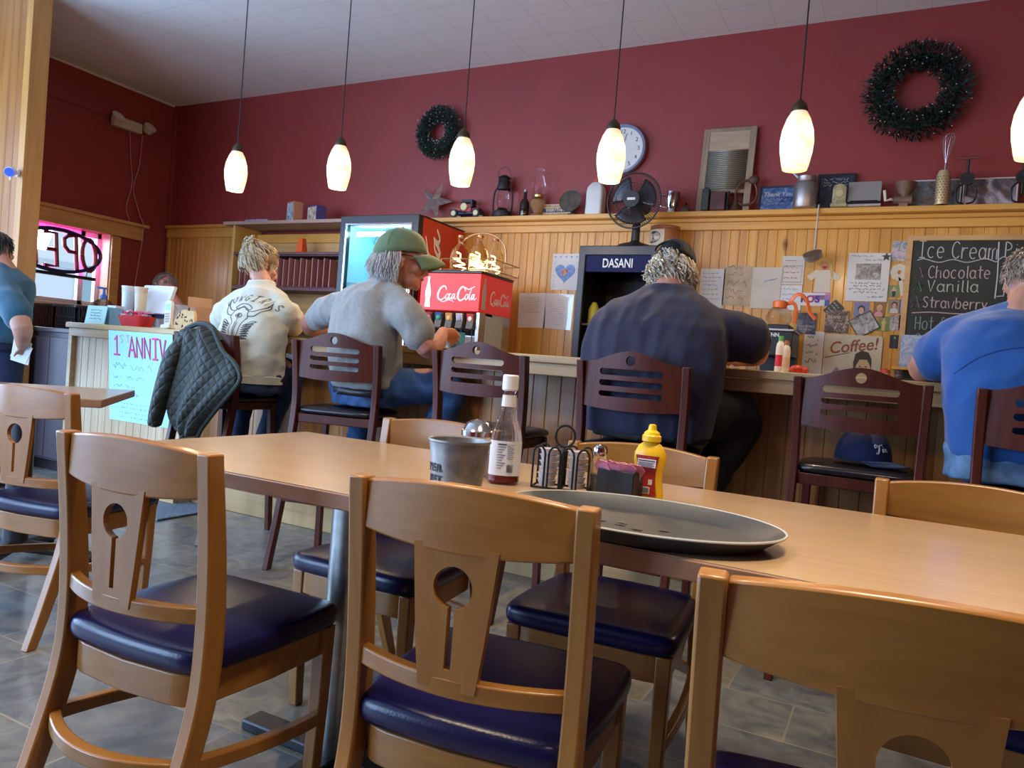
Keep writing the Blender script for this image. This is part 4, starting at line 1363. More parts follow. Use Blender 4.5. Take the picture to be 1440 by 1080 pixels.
for z in (.625, .955, 1.285):
    for k in range(6):
        if b0 is None:
            b0 = thing('water_bottle', 'drink bottle on a wire shelf inside the glass-door cooler', 'bottle', group='bottles inside the tall cooler')
            MB().lathe([(0, 0), (.03, 0), (.033, .01), (.033, .12), (.028, .15), (.012, .19), (.012, .205), (0, .205)], 16).build('bottle_body', mat('pale_plastic', (.55, .75, .80), .15, spec=.6), b0)
            MB().lathe([(0, .206), (.014, .206), (.014, .225), (0, .225)], 12).build('bottle_cap', mat('cap_blue', (.05, .2, .5), .4), b0)
            MB().lathe([(.0335, .05), (.0335, .10)], 16).build('wrap_label', mat('label_blue', (.10, .35, .55), .4), b0)
            o = b0
        else:
            o = copy_tree(b0)
        o.location = (cx0 + .09 + k * (W - .18) / 5, cy0 + .19 + .05 * (k % 2), z + .003)

# ---------------------------------------------------------------- soda fountain on the back counter
fy = 4.50
f0, f1 = aty(592, 400, fy).x, aty(676, 400, fy).x
ftz, fbz = aty(634, 384, fy).z, aty(634, 437, fy).z
so = thing('soda_fountain', 'red-topped soda fountain with six nozzles beside the cooler', 'soda fountain', (f0, fy, 0))
W, D = f1 - f0, .48
ss = mat('stainless', (.52, .49, .45), .3, metal=.9, var=.08, vscale=4)
MB().b2((0, 0, fbz), (W, D, ftz)).build('sign_box', mat('sign_red', (.66, .035, .022), .35, emit=(.8, .03, .02), es=.22), so, bevel=.004)
MB().b2((-.006, -.006, ftz + .0005), (W + .006, D, ftz + .02)).build('lid', black, so, bevel=.003)
MB().b2((.0, .20, .921), (W, D, fbz - .001)).build('fountain_body', ss, so, bevel=.004)
MB().b2((.0, .0, .921), (W, .20, .96)).build('drip_tray', ss, so, bevel=.003)
MB().b2((W - .03, .02, .96), (W, .20, fbz - .001)).build('side_cheek', ss, so, bevel=.003)
MB().prism([(0, 0), (.10, 0), (.10, -.06), (0, -.16)], t=W, fn=lambda x, y, z: (y, .20 - x, fbz - .001 + z) if True else 0).build('valve_block', black, so, bevel=.003)
MB().b2((.01, .192, .965), (W - .03, .1995, fbz - .17)).build('splash_plate', mat('splash_tan', (.62, .44, .26), .35), so)
cola('script_lettering', cwhite, so, W * .66, (W * .29, -.002, fbz + (ftz - fbz) * .25), th=.003, bold=1.3)
cola('script_lettering', cwhite, so, D * .62, (W + .002, D * .30, fbz + (ftz - fbz) * .24), ux=Vector((0, 1, 0)), nrm=Vector((1, 0, 0)), th=.003, bold=1.3)
bw = contour_bottle(.05, (ftz - fbz) * .82)
MB().prism(bw, t=.004, fn=lambda x, y, z: (x + W * .14, y - .004, z + fbz + .02)).build('bottle_emblem', cwhite, so, smooth=False)
MB().prism(bw, t=.004, fn=lambda x, y, z: (W + .004 - y, x + D * .12, z + fbz + .02)).build('bottle_emblem', mat('cola_grey', (.5, .42, .42), .4), so, smooth=False)
vc = [(.50, .48, .46), (.42, .03, .03), (.03, .10, .30), (.62, .30, .08), (.55, .50, .50), (.60, .05, .04)]
vb = [(.06, .05, .05), (.75, .55, .55), (.03, .35, .12), (.75, .45, .15), (.35, .30, .50), (.8, .7, .65)]
for k in range(6):
    x = -.035 + k * (W - .04) / 5.2
    v = MB().prism([(0, 0), (.075, -.01), (.10, -.115), (.0, -.125)], t=.055, fn=lambda X, Y, Z, x=x: (x + Y, .09 - X, fbz - .005 + Z)).build('valve', mat('valve_grey', (.10, .095, .09), .4), so, bevel=.002)
    MB().box((x + .0275, .0015, fbz - .05), (.052, .004, .072), rot=(.22, 0, 0)).build('flavour_card', mat('card_%d' % k, vc[k], .4), v, smooth=False)
    MB().ell((x + .0275, -.002, fbz - .05), (.017, .004, .02), n=10, m=6).build('flavour_mark', mat('mark_%d' % k, vb[k], .4), v)
    MB().lathe([(.0, -.165), (.01, -.165), (.014, -.125), (0, -.125)], 12, (x + .0275, .05, fbz)).build('nozzle', black, v)
    MB().tube(spline([(x + .02, .06, fbz - .12), (x + .022, .05, fbz - .2), (x + .03, .03, fbz - .26), (x + .04, .05, fbz - .24), (x + .042, .07, fbz - .14)], 5), .004, 6).build('lever', black, v)
pn = MB().b2((W + .0015, .10, fbz - .42), (W + .003, .36, fbz - .02)).build('notice', mat('notice_grey', (.50, .50, .48), .6), so, smooth=False)

# two glass growlers with string lights in a wire carrier on the fountain
pc = [aty(664, 377, 4.9), aty(686, 377, 4.9)]
gl0 = None
for i, (dx, dy) in enumerate(((-.085, -.02), (.075, -.02), (-.02, .13), (.12, .13))):
    if gl0 is None:
        gl0 = thing('growler', '', 'glass jug', group='glass jugs with string lights')
        MB().lathe([(0, 0), (.055, 0), (.062, .01), (.062, .10), (.055, .135), (.025, .165), (.018, .18), (.018, .2), (.021, .2), (.021, .212)], 22).build('jug_glass', mat('growler_glass', (.95, .9, .78), .03, trans=1, ior=1.15, alpha=.55), gl0)
        MB().lathe([(0, .2125), (.023, .2125), (.023, .226), (0, .228)], 16).build('lid', mat('copper_lid', (.45, .22, .12), .35, metal=.8), gl0)
        Rn = random.Random(5)
        MB().tube(spline([(Rn.uniform(-.035, .035), Rn.uniform(-.035, .035), .02 + .008 * k) for k in range(14)], 4), .0035, 5).build('string_light', mat('fairy', (1, .8, .4), .4, emit=(1, .72, .28), es=9), gl0)
        o = gl0
    else:
        o = copy_tree(gl0)
    o.location = (f0 + W * .62 + dx, fy + .16 + dy, ftz + .0215)
    o.scale = (1.12, 1.12, 1.2)
    o['label'] = 'small glass jug with copper lid and string lights in the wire carrier on the fountain'
wc = thing('wire_carrier', 'copper wire carrier holding the glass jugs on top of the fountain', 'carrier', (f0 + W * .62 + .02, fy + .215, ftz + .0215))
cw = mat('copper_wire', (.40, .22, .12), .35, metal=.9)
for z in (.012, .09):
    MB().tube([(-.205, -.16, z), (.215, -.16, z), (.215, .255, z), (-.205, .255, z)], .004, 6, closed=True).build('wire_ring', cw, wc)
for s in (-1, 1):
    MB().tube([(s * .21 + .005, -.16, 0), (s * .21 + .005, -.16, .09)], .004, 6).tube([(s * .21 + .005, .255, 0), (s * .21 + .005, .255, .09)], .004, 6).build('upright', cw, wc)
MB().tube(spline([(-.205, .045, .09), (-.19, .045, .22), (-.08, .045, .30), (.08, .045, .30), (.19, .045, .22), (.215, .045, .09)], 5), .005, 6).build('handle', cw, wc)

# ---------------------------------------------------------------- dasani cooler with the desk fan and the chip tin on it
dy_ = 4.72
d0, d1 = aty(816, 347, dy_).x, aty(926, 347, dy_).x
dtz = aty(870, 346, dy_).z
da = thing('water_cooler', 'black glass-door water cooler with a dark blue lettered header', 'refrigerator', (d0, dy_, .9205))
W, D, H = d1 - d0, .545, dtz - .9205
MB().b2((.0, .03, 0), (.02, D, H - .02)).b2((W - .02, .03, 0), (W, D, H - .02)).b2((.02, D - .02, 0), (W - .02, D, H - .02)).b2((.02, .03, 0), (W - .02, D, .03)).b2((0, .03, H - .02), (W, D, H)).build('cabinet_body', black, da, bevel=.004)
hb_ = H - .215
dr = MB().prism([(-.004, 0), (W + .004, 0), (W + .004, H + .004), (-.004, H + .004)], [[(.045, .045), (W - .045, .045), (W - .045, H - .06), (.045, H - .06)]], t=.03).build('door', black, da, bevel=.005)
hd = MB().b2((.045, .012, H - .17), (W - .045, .028, H - .06)).build('header', mat('dasani_blue', (.004, .008, .060), .6, spec=.2), dr)
text('lettering', 'DASANI', .084, mat('dasani_white', (.60, .62, .64), .4), hd, (W * .5 - .0, .010, H - .115), bold=.0012, sx=.72)
MB().b2((.045, .014, .045), (W - .045, .019, H - .171)).build('door_glass', mat('smoky_glass', (.6, .6, .6), .02, trans=1, ior=1.0, spec=.8, alpha=.35), dr, smooth=False)
MB().b2((.021, .05, .031), (W - .021, D - .021, .034)).b2((.021, D - .03, .034), (W - .021, D - .021, H - .17)).build('liner', mat('dark_liner', (.10, .09, .085), .5), da, smooth=False)
for z in (.20, .44):
    MB().b2((.022, .06, z), (W - .022, D - .03, z + .008)).build('shelf', mat('shelf_grey', (.35, .34, .32), .4), da, smooth=False)
for k, (x, z, c, lab) in enumerate(((.09, .449, (.75, .62, .06), 'yellow juice carton inside the black water cooler, upper shelf'), (.10, .209, (.18, .20, .16), 'dark bottle inside the black water cooler, lower shelf'))):
    o = tag(MB().lathe([(0, 0), (.035, 0), (.04, .01), (.04, .10), (.022, .135), (.016, .15), (0, .15)], 16).build('juice_bottle', mat('juice_%d' % k, c, .35)), lab, 'bottle')
    o.location = (d0 + x, dy_ + .12, .9205 + z)
MB().tube(spline([(d0 - .012, 5.0, 1.22), (d0 - .08, 5.05, 1.16), (d0 - .2, 5.1, 1.08), (d0 - .26, 5.12, .96)], 6), .005, 6).build('power_cord', black)
tag(bpy.data.objects['power_cord'], 'black power cord running from the water cooler to the counter', 'cord')

# fan
p = aty(890, 283, 4.80)
fn_ = thing('desk_fan', 'black desk fan with a round cage on top of the water cooler', 'fan', (p.x + .005, 4.90, dtz + .005))
fz = p.z - dtz
MB().lathe([(0, 0), (.13, 0), (.135, .012), (.11, .03), (.045, .05), (.03, .06), (0, .06)], 28).build('base', black, fn_)
MB().tube([(0, 0, .05), (0, .0, fz - .02)], [.030, .024], 14).build('stem', black, fn_)
MB().tube([(0, -.06, fz), (0, .12, fz)], [.05, .055], 18).build('motor_housing', black, fn_)
m = MB()
R_ = .185
for k in range(72):
    a = 2 * PI * k / 72
    for s in (-1, 1):
        m.tube([(.05 * cos(a), -.10 - s * .045, fz + .05 * sin(a)), (.13 * cos(a), -.10 - s * .04, fz + .13 * sin(a)), (R_ * cos(a), -.10, fz + R_ * sin(a))], .0013, 4, caps=False)
m.tube([(R_ * cos(2 * PI * k / 40), -.10, fz + R_ * sin(2 * PI * k / 40)) for k in range(40)], .006, 6, closed=True)
m.tube([(.11 * cos(2 * PI * k / 32), -.143, fz + .11 * sin(2 * PI * k / 32)) for k in range(32)], .0018, 4, closed=True)
m.build('cage_grille', black, fn_)
MB().lathe([(0, -.004), (.055, -.003), (.055, .006), (0, .006)], 24, (0, -.146, fz), R=Matrix.Rotation(PI / 2, 3, 'X')).build('hub_cap', black, fn_)
MB().b2((-.028, -.1545, fz - .008), (.028, -.151, fz + .008)).build('badge', mat('badge_white', (.6, .6, .6), .3), fn_)
m = MB()
for k in range(3):
    a0 = k * 2 * PI / 3 + .4
    rings = []
    m.gridf(lambda u, v: ((.03 + .13 * u) * cos(a0 + (v - .5) * 1.5), -.10 + .03 * (v - .5), fz + (.03 + .13 * u) * sin(a0 + (v - .5) * 1.5)), 6, 8)
m.build('blade_rotor', mat('fan_blade', (.035, .033, .04), .25, spec=.6), fn_, solid=.003)

# chip tin
p, w_, h_, z_ = box_at(915, 311, 952, 347, 5.08)
tn = thing('snack_tin', 'tan and red round snack tin with black script oval behind the fan', 'tin', (p.x, 5.11, dtz + .001))
r = .098
H = h_ + .0
MB().lathe([(0, 0), (r, 0), (r, H), (0, H)], 36).build('tin_body', mat('tin_amber', (.36, .13, .05), .4, var=.2, vscale=9), tn)
MB().lathe([(0, H + .0005), (r + .004, H + .0005), (r + .004, H + .022), (r - .01, H + .026), (0, H + .026)], 36).build('lid', mat('tin_lid', (.33, .10, .05), .4), tn)
A0, A1 = -PI * .93, -PI * .42
m = MB()
m.gridf(lambda u, v: ((r + .0012) * cos(A0 + (A1 - A0) * u), (r + .0012) * sin(A0 + (A1 - A0) * u), .01 + (H - .02) * v), 16, 1)
m.build('cream_panel', mat('tin_cream', (.62, .56, .45), .5), tn)
m = MB()
for k in range(24):
    q = 2 * PI * k / 24
am = (A0 + A1) / 2 - .08
vs = [((r + .0022) * cos(am + .62 * cos(2 * PI * k / 24)), (r + .0022) * sin(am + .62 * cos(2 * PI * k / 24)), H * .66 + .042 * sin(2 * PI * k / 24)) for k in range(24)]
m.add(vs + [((r + .0024) * cos(am), (r + .0024) * sin(am), H * .66)], [(k, (k + 1) % 24, 24) for k in range(24)])
m.build('black_oval', ink, tn)
t1 = text('lettering', 'Charles', .040, mat('tin_cream', (.6, .55, .45)), tn, ((r + .004) * cos(am), (r + .004) * sin(am), H * .66 + .015), rot=(PI / 2, 0, am + PI / 2), shear=.3)
t1 = text('lettering', 'Chips', .040, mat('tin_cream', (.6, .55, .45)), tn, ((r + .004) * cos(am), (r + .004) * sin(am), H * .66 - .02), rot=(PI / 2, 0, am + PI / 2), shear=.3)
MB().tube([((r + .002) * cos(am - .2), (r + .002) * sin(am - .2), H * .06), ((r + .002) * cos(am - .15), (r + .002) * sin(am - .15), H * .2), ((r + .002) * cos(am), (r + .002) * sin(am), H * .32), ((r + .002) * cos(am + .2), (r + .002) * sin(am + .2), H * .2)], .003, 5).build('line_drawing', ink, tn)
# ================================================================ PAPERS, SIGNS AND PHOTOS ON THE PINE WALL
YW = WB - .0225


def paper_at(px0, py0, px1, py1, name, label, cat, m, y=YW, group=None, rot=0., t=.0016):
    a, w, h, z = box_at(px0, py0, px1, py1, y)
    c = Vector((a.x, y, z + h / 2))
    o = MB().b2((-w / 2, -t, -h / 2), (w / 2, 0, h / 2)).build(name, m, smooth=False)
    o.location = c
    o.rotation_euler = (0, rot, 0)
    return tag(o, label, cat, group), w, h


pw = mat('sheet_white', (.66, .66, .66), .7, var=.06, vscale=5)
po = mat('sheet_offwhite', (.60, .55, .47), .75, var=.08, vscale=7)
pt_ = mat('sheet_tan', (.50, .40, .28), .8, var=.2, vscale=9)
pencil = mat('pencil', (.20, .19, .20), .8)


def lines(o, w, h, n, z0, z1, r=.0012, m=None, x0=.12, x1=.88, seed=0, hh=.45):
    mb = MB()
    Rn = random.Random(seed)
    for k in range(n):
        z = h * (z0 + (z1 - z0) * k / max(1, n - 1) - .5)
        scribble(mb, (-w / 2 + w * x0, -.0022, z), w * (x1 - x0) * Rn.uniform(.7, 1), h * abs(z1 - z0) / max(1, n) * hh, r, seed=seed + k)
    return mb.build('handwriting', m or pencil, o)


# heart drawing
o, w, h = paper_at(776, 357, 814, 408, 'drawing', "child's drawing of a big blue heart taped beside the water cooler", 'drawing', pw)
hp = []
for k in range(40):
    a = 2 * PI * k / 40
    hp.append((.0038 * w / .19 * 1.15 * 16 * sin(a) ** 3, .0042 * h / .25 * 1.1 * (13 * cos(a) - 5 * cos(2 * a) - 2 * cos(3 * a) - cos(4 * a)) - .005))
MB().prism(hp, t=.001, fn=lambda x, y, z: (x, -.0028 + y, z)).build('heart', mat('crayon_blue', (.22, .33, .62), .8, var=.3, vscale=60), o, smooth=False)
for k, (dx, dz, c) in enumerate(((-.012, .012, (.7, .25, .06)), (.016, .006, (.62, .12, .08)), (0, -.012, (.65, .45, .08)), (.01, -.03, (.1, .3, .5)), (-.018, -.006, (.6, .15, .1)))):
    MB().ell((dx, -.003, dz), (.013, .0012, .010), rot=(0, k, 0), n=10, m=6).build('crayon_mark', mat('crayon_%d' % k, c, .8), o)
m = MB()
Rn = random.Random(3)
for k in range(5):
    x = -w * .4 + k * w * .2
    m.tube([(x - .008, -.0022, h * .44), (x, -.0022, h * .38), (x + .008, -.0022, h * .44), (x, -.0022, h * .42)], .0015, 5, closed=True)
for k in range(14):
    x, z = Rn.choice((-1, 1)) * Rn.uniform(.38, .45) * w, Rn.uniform(-.45, .3) * h
    m.tube([(x, -.0022, z), (x + .008, -.0022, z + .006)], .0016, 5)
m.build('small_hearts', mat('crayon_violet', (.25, .25, .5), .8), o)
# two typed notices
o, w, h = paper_at(729, 412, 767, 461, 'notice', 'typed notice sheet hanging beside the soda fountain', 'notice', pw, rot=-.03)
lines(o, w, h, 9, .86, .42, .0007, seed=11, hh=.5)
o, w, h = paper_at(766, 413, 805, 463, 'notice', 'notice sheet in a shiny plastic sleeve next to the water cooler', 'notice', mat('sleeve', (.66, .66, .66), .12, coat=1.), rot=.03)
lines(o, w, h, 12, .80, .12, .0006, mat('faint_grey', (.42, .42, .44), .8), seed=31, hh=.4)
# drawings behind the man in navy
o, w, h = paper_at(983, 378, 1018, 440, 'drawing', 'pale drawing of blue figures showing just beside the curly-haired man', 'drawing', pw)
lines(o, w, h, 4, .88, .62, .0016, mat('crayon_blue', (.2, .3, .6)), seed=40)
lines(o, w, h, 3, .52, .3, .0012, seed=44)
o, w, h = paper_at(1017, 374, 1058, 430, 'drawing', 'crinkled tan drawing of sketched trees over the decanter warmer', 'drawing', pt_)
lines(o, w, h, 5, .9, .1, .0016, seed=50, hh=.8)
o, w, h = paper_at(1057, 376, 1098, 434, 'drawing', 'blank-looking cream drawing with one blue stroke above the orange-handled decanter', 'drawing', po, y=YW - .004)
MB().tube([(w * -.1, -.003, h * .15), (w * .12, -.003, h * .2), (w * .35, -.003, h * .24), (w * .1, -.003, h * .17)], .0018, 5).build('crayon_mark', mat('crayon_blue', (.2, .3, .6)), o)
o, w, h = paper_at(1099, 360, 1131, 400, 'drawing', 'framed-in pencil drawing, upper sheet beside the hanging ladle', 'drawing', po)
MB().tube([(-w * .42, -.002, -h * .42), (w * .4, -.002, -h * .42), (w * .4, -.002, h * .16), (-w * .42, -.002, h * .16)], .0016, 5, closed=True).build('border', pencil, o)
lines(o, w, h, 3, .58, .2, .0015, mat('crayon_red', (.45, .12, .06), .8), seed=60)
lines(o, w, h, 1, .82, .82, .0015, seed=66)
o, w, h = paper_at(1097, 401, 1127, 436, 'drawing', 'lower sketched sheet beneath the framed-in pencil drawing', 'drawing', pw)
lines(o, w, h, 4, .8, .2, .0012, seed=70)
# letters ROS sheet
o, w, h = paper_at(1126, 412, 1160, 430, 'name_sheet', 'white sheet with coloured handmade letters below the paper girl', 'name sheet', pw, y=YW - .003)
for k, (c, col) in enumerate((('R', (.12, .03, .06)), ('O', (.35, .03, .12)), ('S', (.10, .02, .25)))):
    text('letter', c, .062, mat('glitter_%d' % k, col, .5), o, (-w * .38 + k * .042, -.003, 0), bold=.003)
# paper doll
a = aty(1157, 395, YW)
dl = thing('paper_doll', 'cut-out paper girl with yellow hair and an ombre dress on the wall', 'paper doll', (a.x, YW - .002, a.z))
MB().prism([(-.05, .07), (-.10, .03), (-.075, -.002), (-.045, .02), (-.055, -.12), (.055, -.12), (.045, .02), (.085, .0), (.11, .03), (.05, .07)], t=.002).build('dress_top', mat('doll_cream', (.62, .54, .40), .8), dl, smooth=False)
MB().prism([(-.0525, -.075), (-.056, -.125), (.056, -.125), (.0525, -.075)], t=.0015, fn=lambda x, y, z: (x, y - .0015, z)).build('pink_band', mat('doll_pink', (.55, .22, .28), .8), dl, smooth=False)
MB().prism([(-.0545, -.095), (-.056, -.125), (.056, -.125), (.0545, -.095)], t=.0015, fn=lambda x, y, z: (x, y - .0026, z)).build('violet_band', mat('doll_violet', (.36, .20, .40), .8), dl, smooth=False)
MB().prism([(-.055, -.121), (-.05, -.165), (-.01, -.165), (0, -.15), (.01, -.165), (.05, -.165), (.055, -.121)], t=.0018).build('jeans', mat('doll_blue', (.08, .14, .35), .8), dl, smooth=False)
MB().prism(circ(0.005, .105, .034, 20), t=.002, fn=lambda x, y, z: (x, y - .002, z)).build('face', mat('doll_skin', (.52, .26, .12), .8), dl, smooth=False)
MB().prism([(-.03, .10), (-.035, .13), (-.005, .152), (.03, .145), (.052, .10), (.058, .02), (.045, .03), (.035, .11), (.015, .130), (-.015, .125)], t=.002, fn=lambda x, y, z: (x, y - .004, z)).build('hair', mat('doll_yellow', (.60, .42, .10), .8), dl, smooth=False)
MB().prism([(-.010, .095), (.022, .095), (.015, .082), (0, .079), (-.008, .086)], t=.001, fn=lambda x, y, z: (x, y - .0035, z)).build('mouth', mat('doll_red', (.45, .03, .03), .8), dl, smooth=False)
# ladle hanging from the shelf edge
a, b = aty(1151, 293, WB - .165), aty(1147, 357, WB - .165)
ld = thing('ladle', 'grey enamel ladle hanging from the shelf over the paper girl', 'ladle', (a.x, WB - .165, SZ))
L_ = SZ - b.z
gm = mat('enamel_grey', (.60, .59, .57), .35, metal=.2)
MB().tube([(0, 0, .012), (.0, -.004, -.10), (-.002, -.004, -L_ + .03)], [.008, .008, .009], 8, flat=(1, .6)).tube(spline([(0, .0, .012), (0, .012, .02), (0, .02, .004)], 4), .005, 6).build('handle', gm, ld)
MB().lathe([(.058, 0), (.060, .003), (.056, 0), (.046, -.032), (.02, -.048), (0, -.050), (0, -.054), (.024, -.052), (.052, -.034), (.058, 0)], 26, (-.012, -.01, -L_ + .0), R=(Matrix.Rotation(.55, 3, 'X') @ Matrix.Rotation(-.25, 3, 'Y'))).build('bowl', mat('ladle_bowl', (.34, .33, .31), .35, metal=.7), ld)

# large poem sheet
o, w, h = paper_at(1191, 356, 1250, 424, 'poster_sheet', 'large white handwritten sheet with a grey picture and a star', 'poster', mat('card_white', (.62, .60, .55), .6), y=YW - .004, t=.006)
o2 = MB().b2((-w * .30, -.0075, -h * .05), (w * .30, -.006, h * .28)).build('grey_picture', photo_mat('engraving', [(.03, .03, .03), (.22, .21, .20), (.50, .48, .45)], 30), o, smooth=False)
star = []
for k in range(10):
    a = PI / 2 + k * PI / 5
    q = .028 if k % 2 == 0 else .012
    star.append((w * .40 + q * cos(a), h * .42 + q * sin(a)))
MB().prism(star, t=.003, fn=lambda x, y, z: (x, y - .010, z)).build('star_sticker', ink, o, smooth=False)
mb = MB()
for k, (z, a, b) in enumerate(((.42, -.42, .12), (.335, -.1, .36), (-.14, -.4, .40), (-.20, -.32, .34), (-.265, -.42, .42), (-.33, -.30, .25), (-.42, .05, .42))):
    scribble(mb, (w * a, -.0068, h * z), w * (b - a), h * .035, .0011, seed=80 + k)
mb.build('handwriting', ink, o)

# chalkboard
cY = WB - .045
tl, bl = aty(1277, 331, cY), aty(1262, 530, cY)
cb = thing('chalkboard', 'wood-framed chalkboard menu of ice cream flavours', 'chalkboard', (tl.x, cY, 0))
cz1, cz0, cw = tl.z, 1.10, 1.55
MB().prism([(0, cz0), (cw, cz0), (cw, cz1), (0, cz1)], [[(.032, cz0 + .032), (cw - .032, cz0 + .032), (cw - .032, cz1 - .032), (.032, cz1 - .032)]], t=.022).build('frame', wood('board_frame', (.60, .36, .15), (.48, .27, .1), 'x', 9, .4, 12), cb, bevel=.002)
MB().b2((.031, .010, cz0 + .031), (cw - .031, .018, cz1 - .031)).build('slate', mat('slate_green', (.020, .026, .020), .55, var=.35, vscale=3), cb, smooth=False)
chw, chp, chg, cht = mat('chalk_white', (.52, .50, .50), .9), mat('chalk_pink', (.52, .38, .36), .9), mat('chalk_green', (.28, .50, .24), .9), mat('chalk_teal', (.20, .30, .28), .9)
oy = cY + .010


def chalk(name, s, px0, px1, pyb0, pyb1, pyt, m, r=.0034):
    a, b, t_ = aty(px0, pyb0, oy), aty(px1, pyb1, oy), aty(px0 + 3, pyt, oy)
    h = t_.z - a.z
    dx = (b - a)
    W = dx.length
    mb = MB()
    adv = sum(ADV.get(c, 4.7) for c in s) * h / 6
    write(mb, s, Vector((a.x - tl.x, .009, a.z)), h, r, dx=dx.normalized(), sx=W / adv, n=6)
    mb.build(name, m, cb)


chalk('chalk_heading', 'Ice Cream', 1291, 1404, 362, 365, 339, chw)
chalk('chalk_heading', 'Pie', 1412, 1446, 362, 366, 340, chw)
chalk('chalk_writing', 'Chocolate', 1305, 1394, 391, 392, 374, chp)
chalk('chalk_writing', 'Vanilla', 1304, 1378, 410, 411, 394, mat('chalk_vanilla', (.46, .50, .38), .9))
chalk('chalk_writing', 'Strawberry', 1297, 1390, 432, 436, 417, chp)
chalk('chalk_writing', 'Hot fudge', 1286, 1370, 463, 466, 445, cht)
chalk('chalk_writing', 'Sundae', 1285, 1350, 484, 488, 469, cht)
chalk('chalk_writing', 'K', 1410, 1424, 415, 416, 403, chw)


def chalk_line(pts, m, r=.004, name='chalk_line'):
    MB().tube([Vector((p.x - tl.x, .009, p.z)) for p in spline([aty(x, y, oy) for x, y in pts], 5)], r, 6).build(name, m, cb)


chalk_line([(1290, 366), (1300, 364), (1320, 369), (1340, 365), (1360, 369), (1385, 364), (1400, 368), (1404, 366), (1412, 361), (1422, 366), (1440, 366)], chw, .003)
chalk_line([(1405, 340), (1404, 362), (1403, 385), (1401, 405), (1399, 420)], chw, .004)
chalk_line([(1282, 440), (1310, 439), (1340, 441), (1372, 442)], chp, .0035)
chalk_line([(1401, 417), (1412, 416)], chw, .003)
for (x, y), m in (((1293, 384), chp), ((1291, 403), chg), ((1288, 426), chp)):
    c = aty(x, y, oy)
    pts = [Vector((c.x - tl.x + .036 * cos(PI / 2 + k * 4 * PI / 5), .009, c.z + .036 * sin(PI / 2 + k * 4 * PI / 5))) for k in range(5)]
    MB().tube(pts, .0056, 6, closed=True).build('chalk_star', m, cb)

# photographs pinned on the wall: one thing each
def portrait(px0, py0, px1, py1, label, bg, skin, hair, shirt, rot=0., name='photograph', y=YW, kind='face', border=None):
    o, w, h = paper_at(px0, py0, px1, py1, name, label, 'photograph', border or bg, y=y, rot=rot)
    k = .90 if border else 1.
    if border:
        MB().b2((-w * .46, -.0022, -h * .46), (w * .46, -.0016, h * .46)).build('print', bg, o, smooth=False)
    if kind == 'face':
        MB().prism([(-w * .36, -h * .47), (w * .36, -h * .47), (w * .30, -h * .22), (w * .1, -h * .12), (-w * .1, -h * .12), (-w * .30, -h * .22)], t=.0008, fn=lambda x, y_, z: (x, y_ - .0026, z)).build('shirt_shape', shirt, o, smooth=False)
        MB().prism(circ(0, h * .12, w * .24, 18, h * .22), t=.0008, fn=lambda x, y_, z: (x, y_ - .0030, z)).build('hair_shape', hair, o, smooth=False)
        MB().prism(circ(0, h * .06, w * .17, 18, h * .17), t=.0008, fn=lambda x, y_, z: (x, y_ - .0036, z)).build('face_shape', skin, o, smooth=False)
    elif kind == 'full':
        MB().prism([(-w * .12, -h * .46), (w * .14, -h * .46), (w * .16, .0), (-w * .14, .0)], t=.0008, fn=lambda x, y_, z: (x, y_ - .0026, z)).build('trouser_shape', hair, o, smooth=False)
        MB().prism([(-w * .2, 0), (w * .2, 0), (w * .16, h * .2), (-w * .16, h * .2)], t=.0008, fn=lambda x, y_, z: (x, y_ - .0026, z)).build('shirt_shape', shirt, o, smooth=False)
        MB().prism(circ(0, h * .28, w * .10, 14, h * .10), t=.0008, fn=lambda x, y_, z: (x, y_ - .0026, z)).build('face_shape', skin, o, smooth=False)
    return o


sk = mat('print_skin', (.50, .28, .20), .4)
hd_, hg = mat('print_dark', (.02, .02, .02), .4), mat('print_blonde', (.50, .36, .14), .4)
portrait(1254, 339, 1279, 367, 'photo of pink flowers over water, uppermost beside the chalkboard', photo_mat('flowers', [(.10, .22, .24), (.25, .30, .30), (.55, .45, .48), (.48, .16, .26)], 26), sk, hd_, hd_, kind='none', rot=.05)
portrait(1249, 401, 1265, 418, 'photo of a small child standing on grass by the chalkboard', mat('print_green', (.17, .23, .09), .4), sk, hd_, mat('print_tan', (.5, .33, .2), .4), kind='full')
portrait(1200, 425, 1222, 452, 'graduation portrait in a dark gown under the large white sheet', mat('print_blue', (.17, .17, .30), .4), sk, hd_, mat('print_gown', (.05, .06, .06), .4))
portrait(1228, 425, 1245, 446, 'photo of a blond child in pink just under the large sheet corner', mat('print_brown', (.25, .11, .04), .4), sk, hg, mat('print_pink', (.60, .25, .26), .4), rot=.08)
portrait(1249, 421, 1266, 441, 'photo of a dark-haired boy in pale shirt, upper of the four portraits', mat('print_olive', (.24, .18, .12), .4), sk, hd_, mat('print_pale', (.50, .46, .40), .4))
portrait(1265, 421, 1281, 441, 'photo of a child on violet with a red top touching the chalkboard', mat('print_violet', (.30, .25, .48), .4), mat('print_skin2', (.6, .25, .25), .4), hg, mat('print_red', (.55, .12, .14), .4))
portrait(1234, 445, 1251, 466, 'photo of a fair child on a green background above the coffee sign', mat('print_grass', (.14, .20, .05), .4), sk, hg, mat('print_lemon', (.45, .38, .10), .4), kind='full', rot=.04)
portrait(1251, 443, 1266, 465, 'photo of two pale figures beside a smiling woman print', photo_mat('pale_pair', [(.12, .08, .05), (.35, .30, .28), (.55, .50, .48)], 24), sk, hd_, hd_, kind='none')
portrait(1264, 443, 1280, 463, 'photo of a smiling dark-haired woman in lilac touching the chalkboard edge', mat('print_grey', (.45, .42, .42), .4), sk, hd_, mat('print_lilac', (.36, .33, .50), .4))
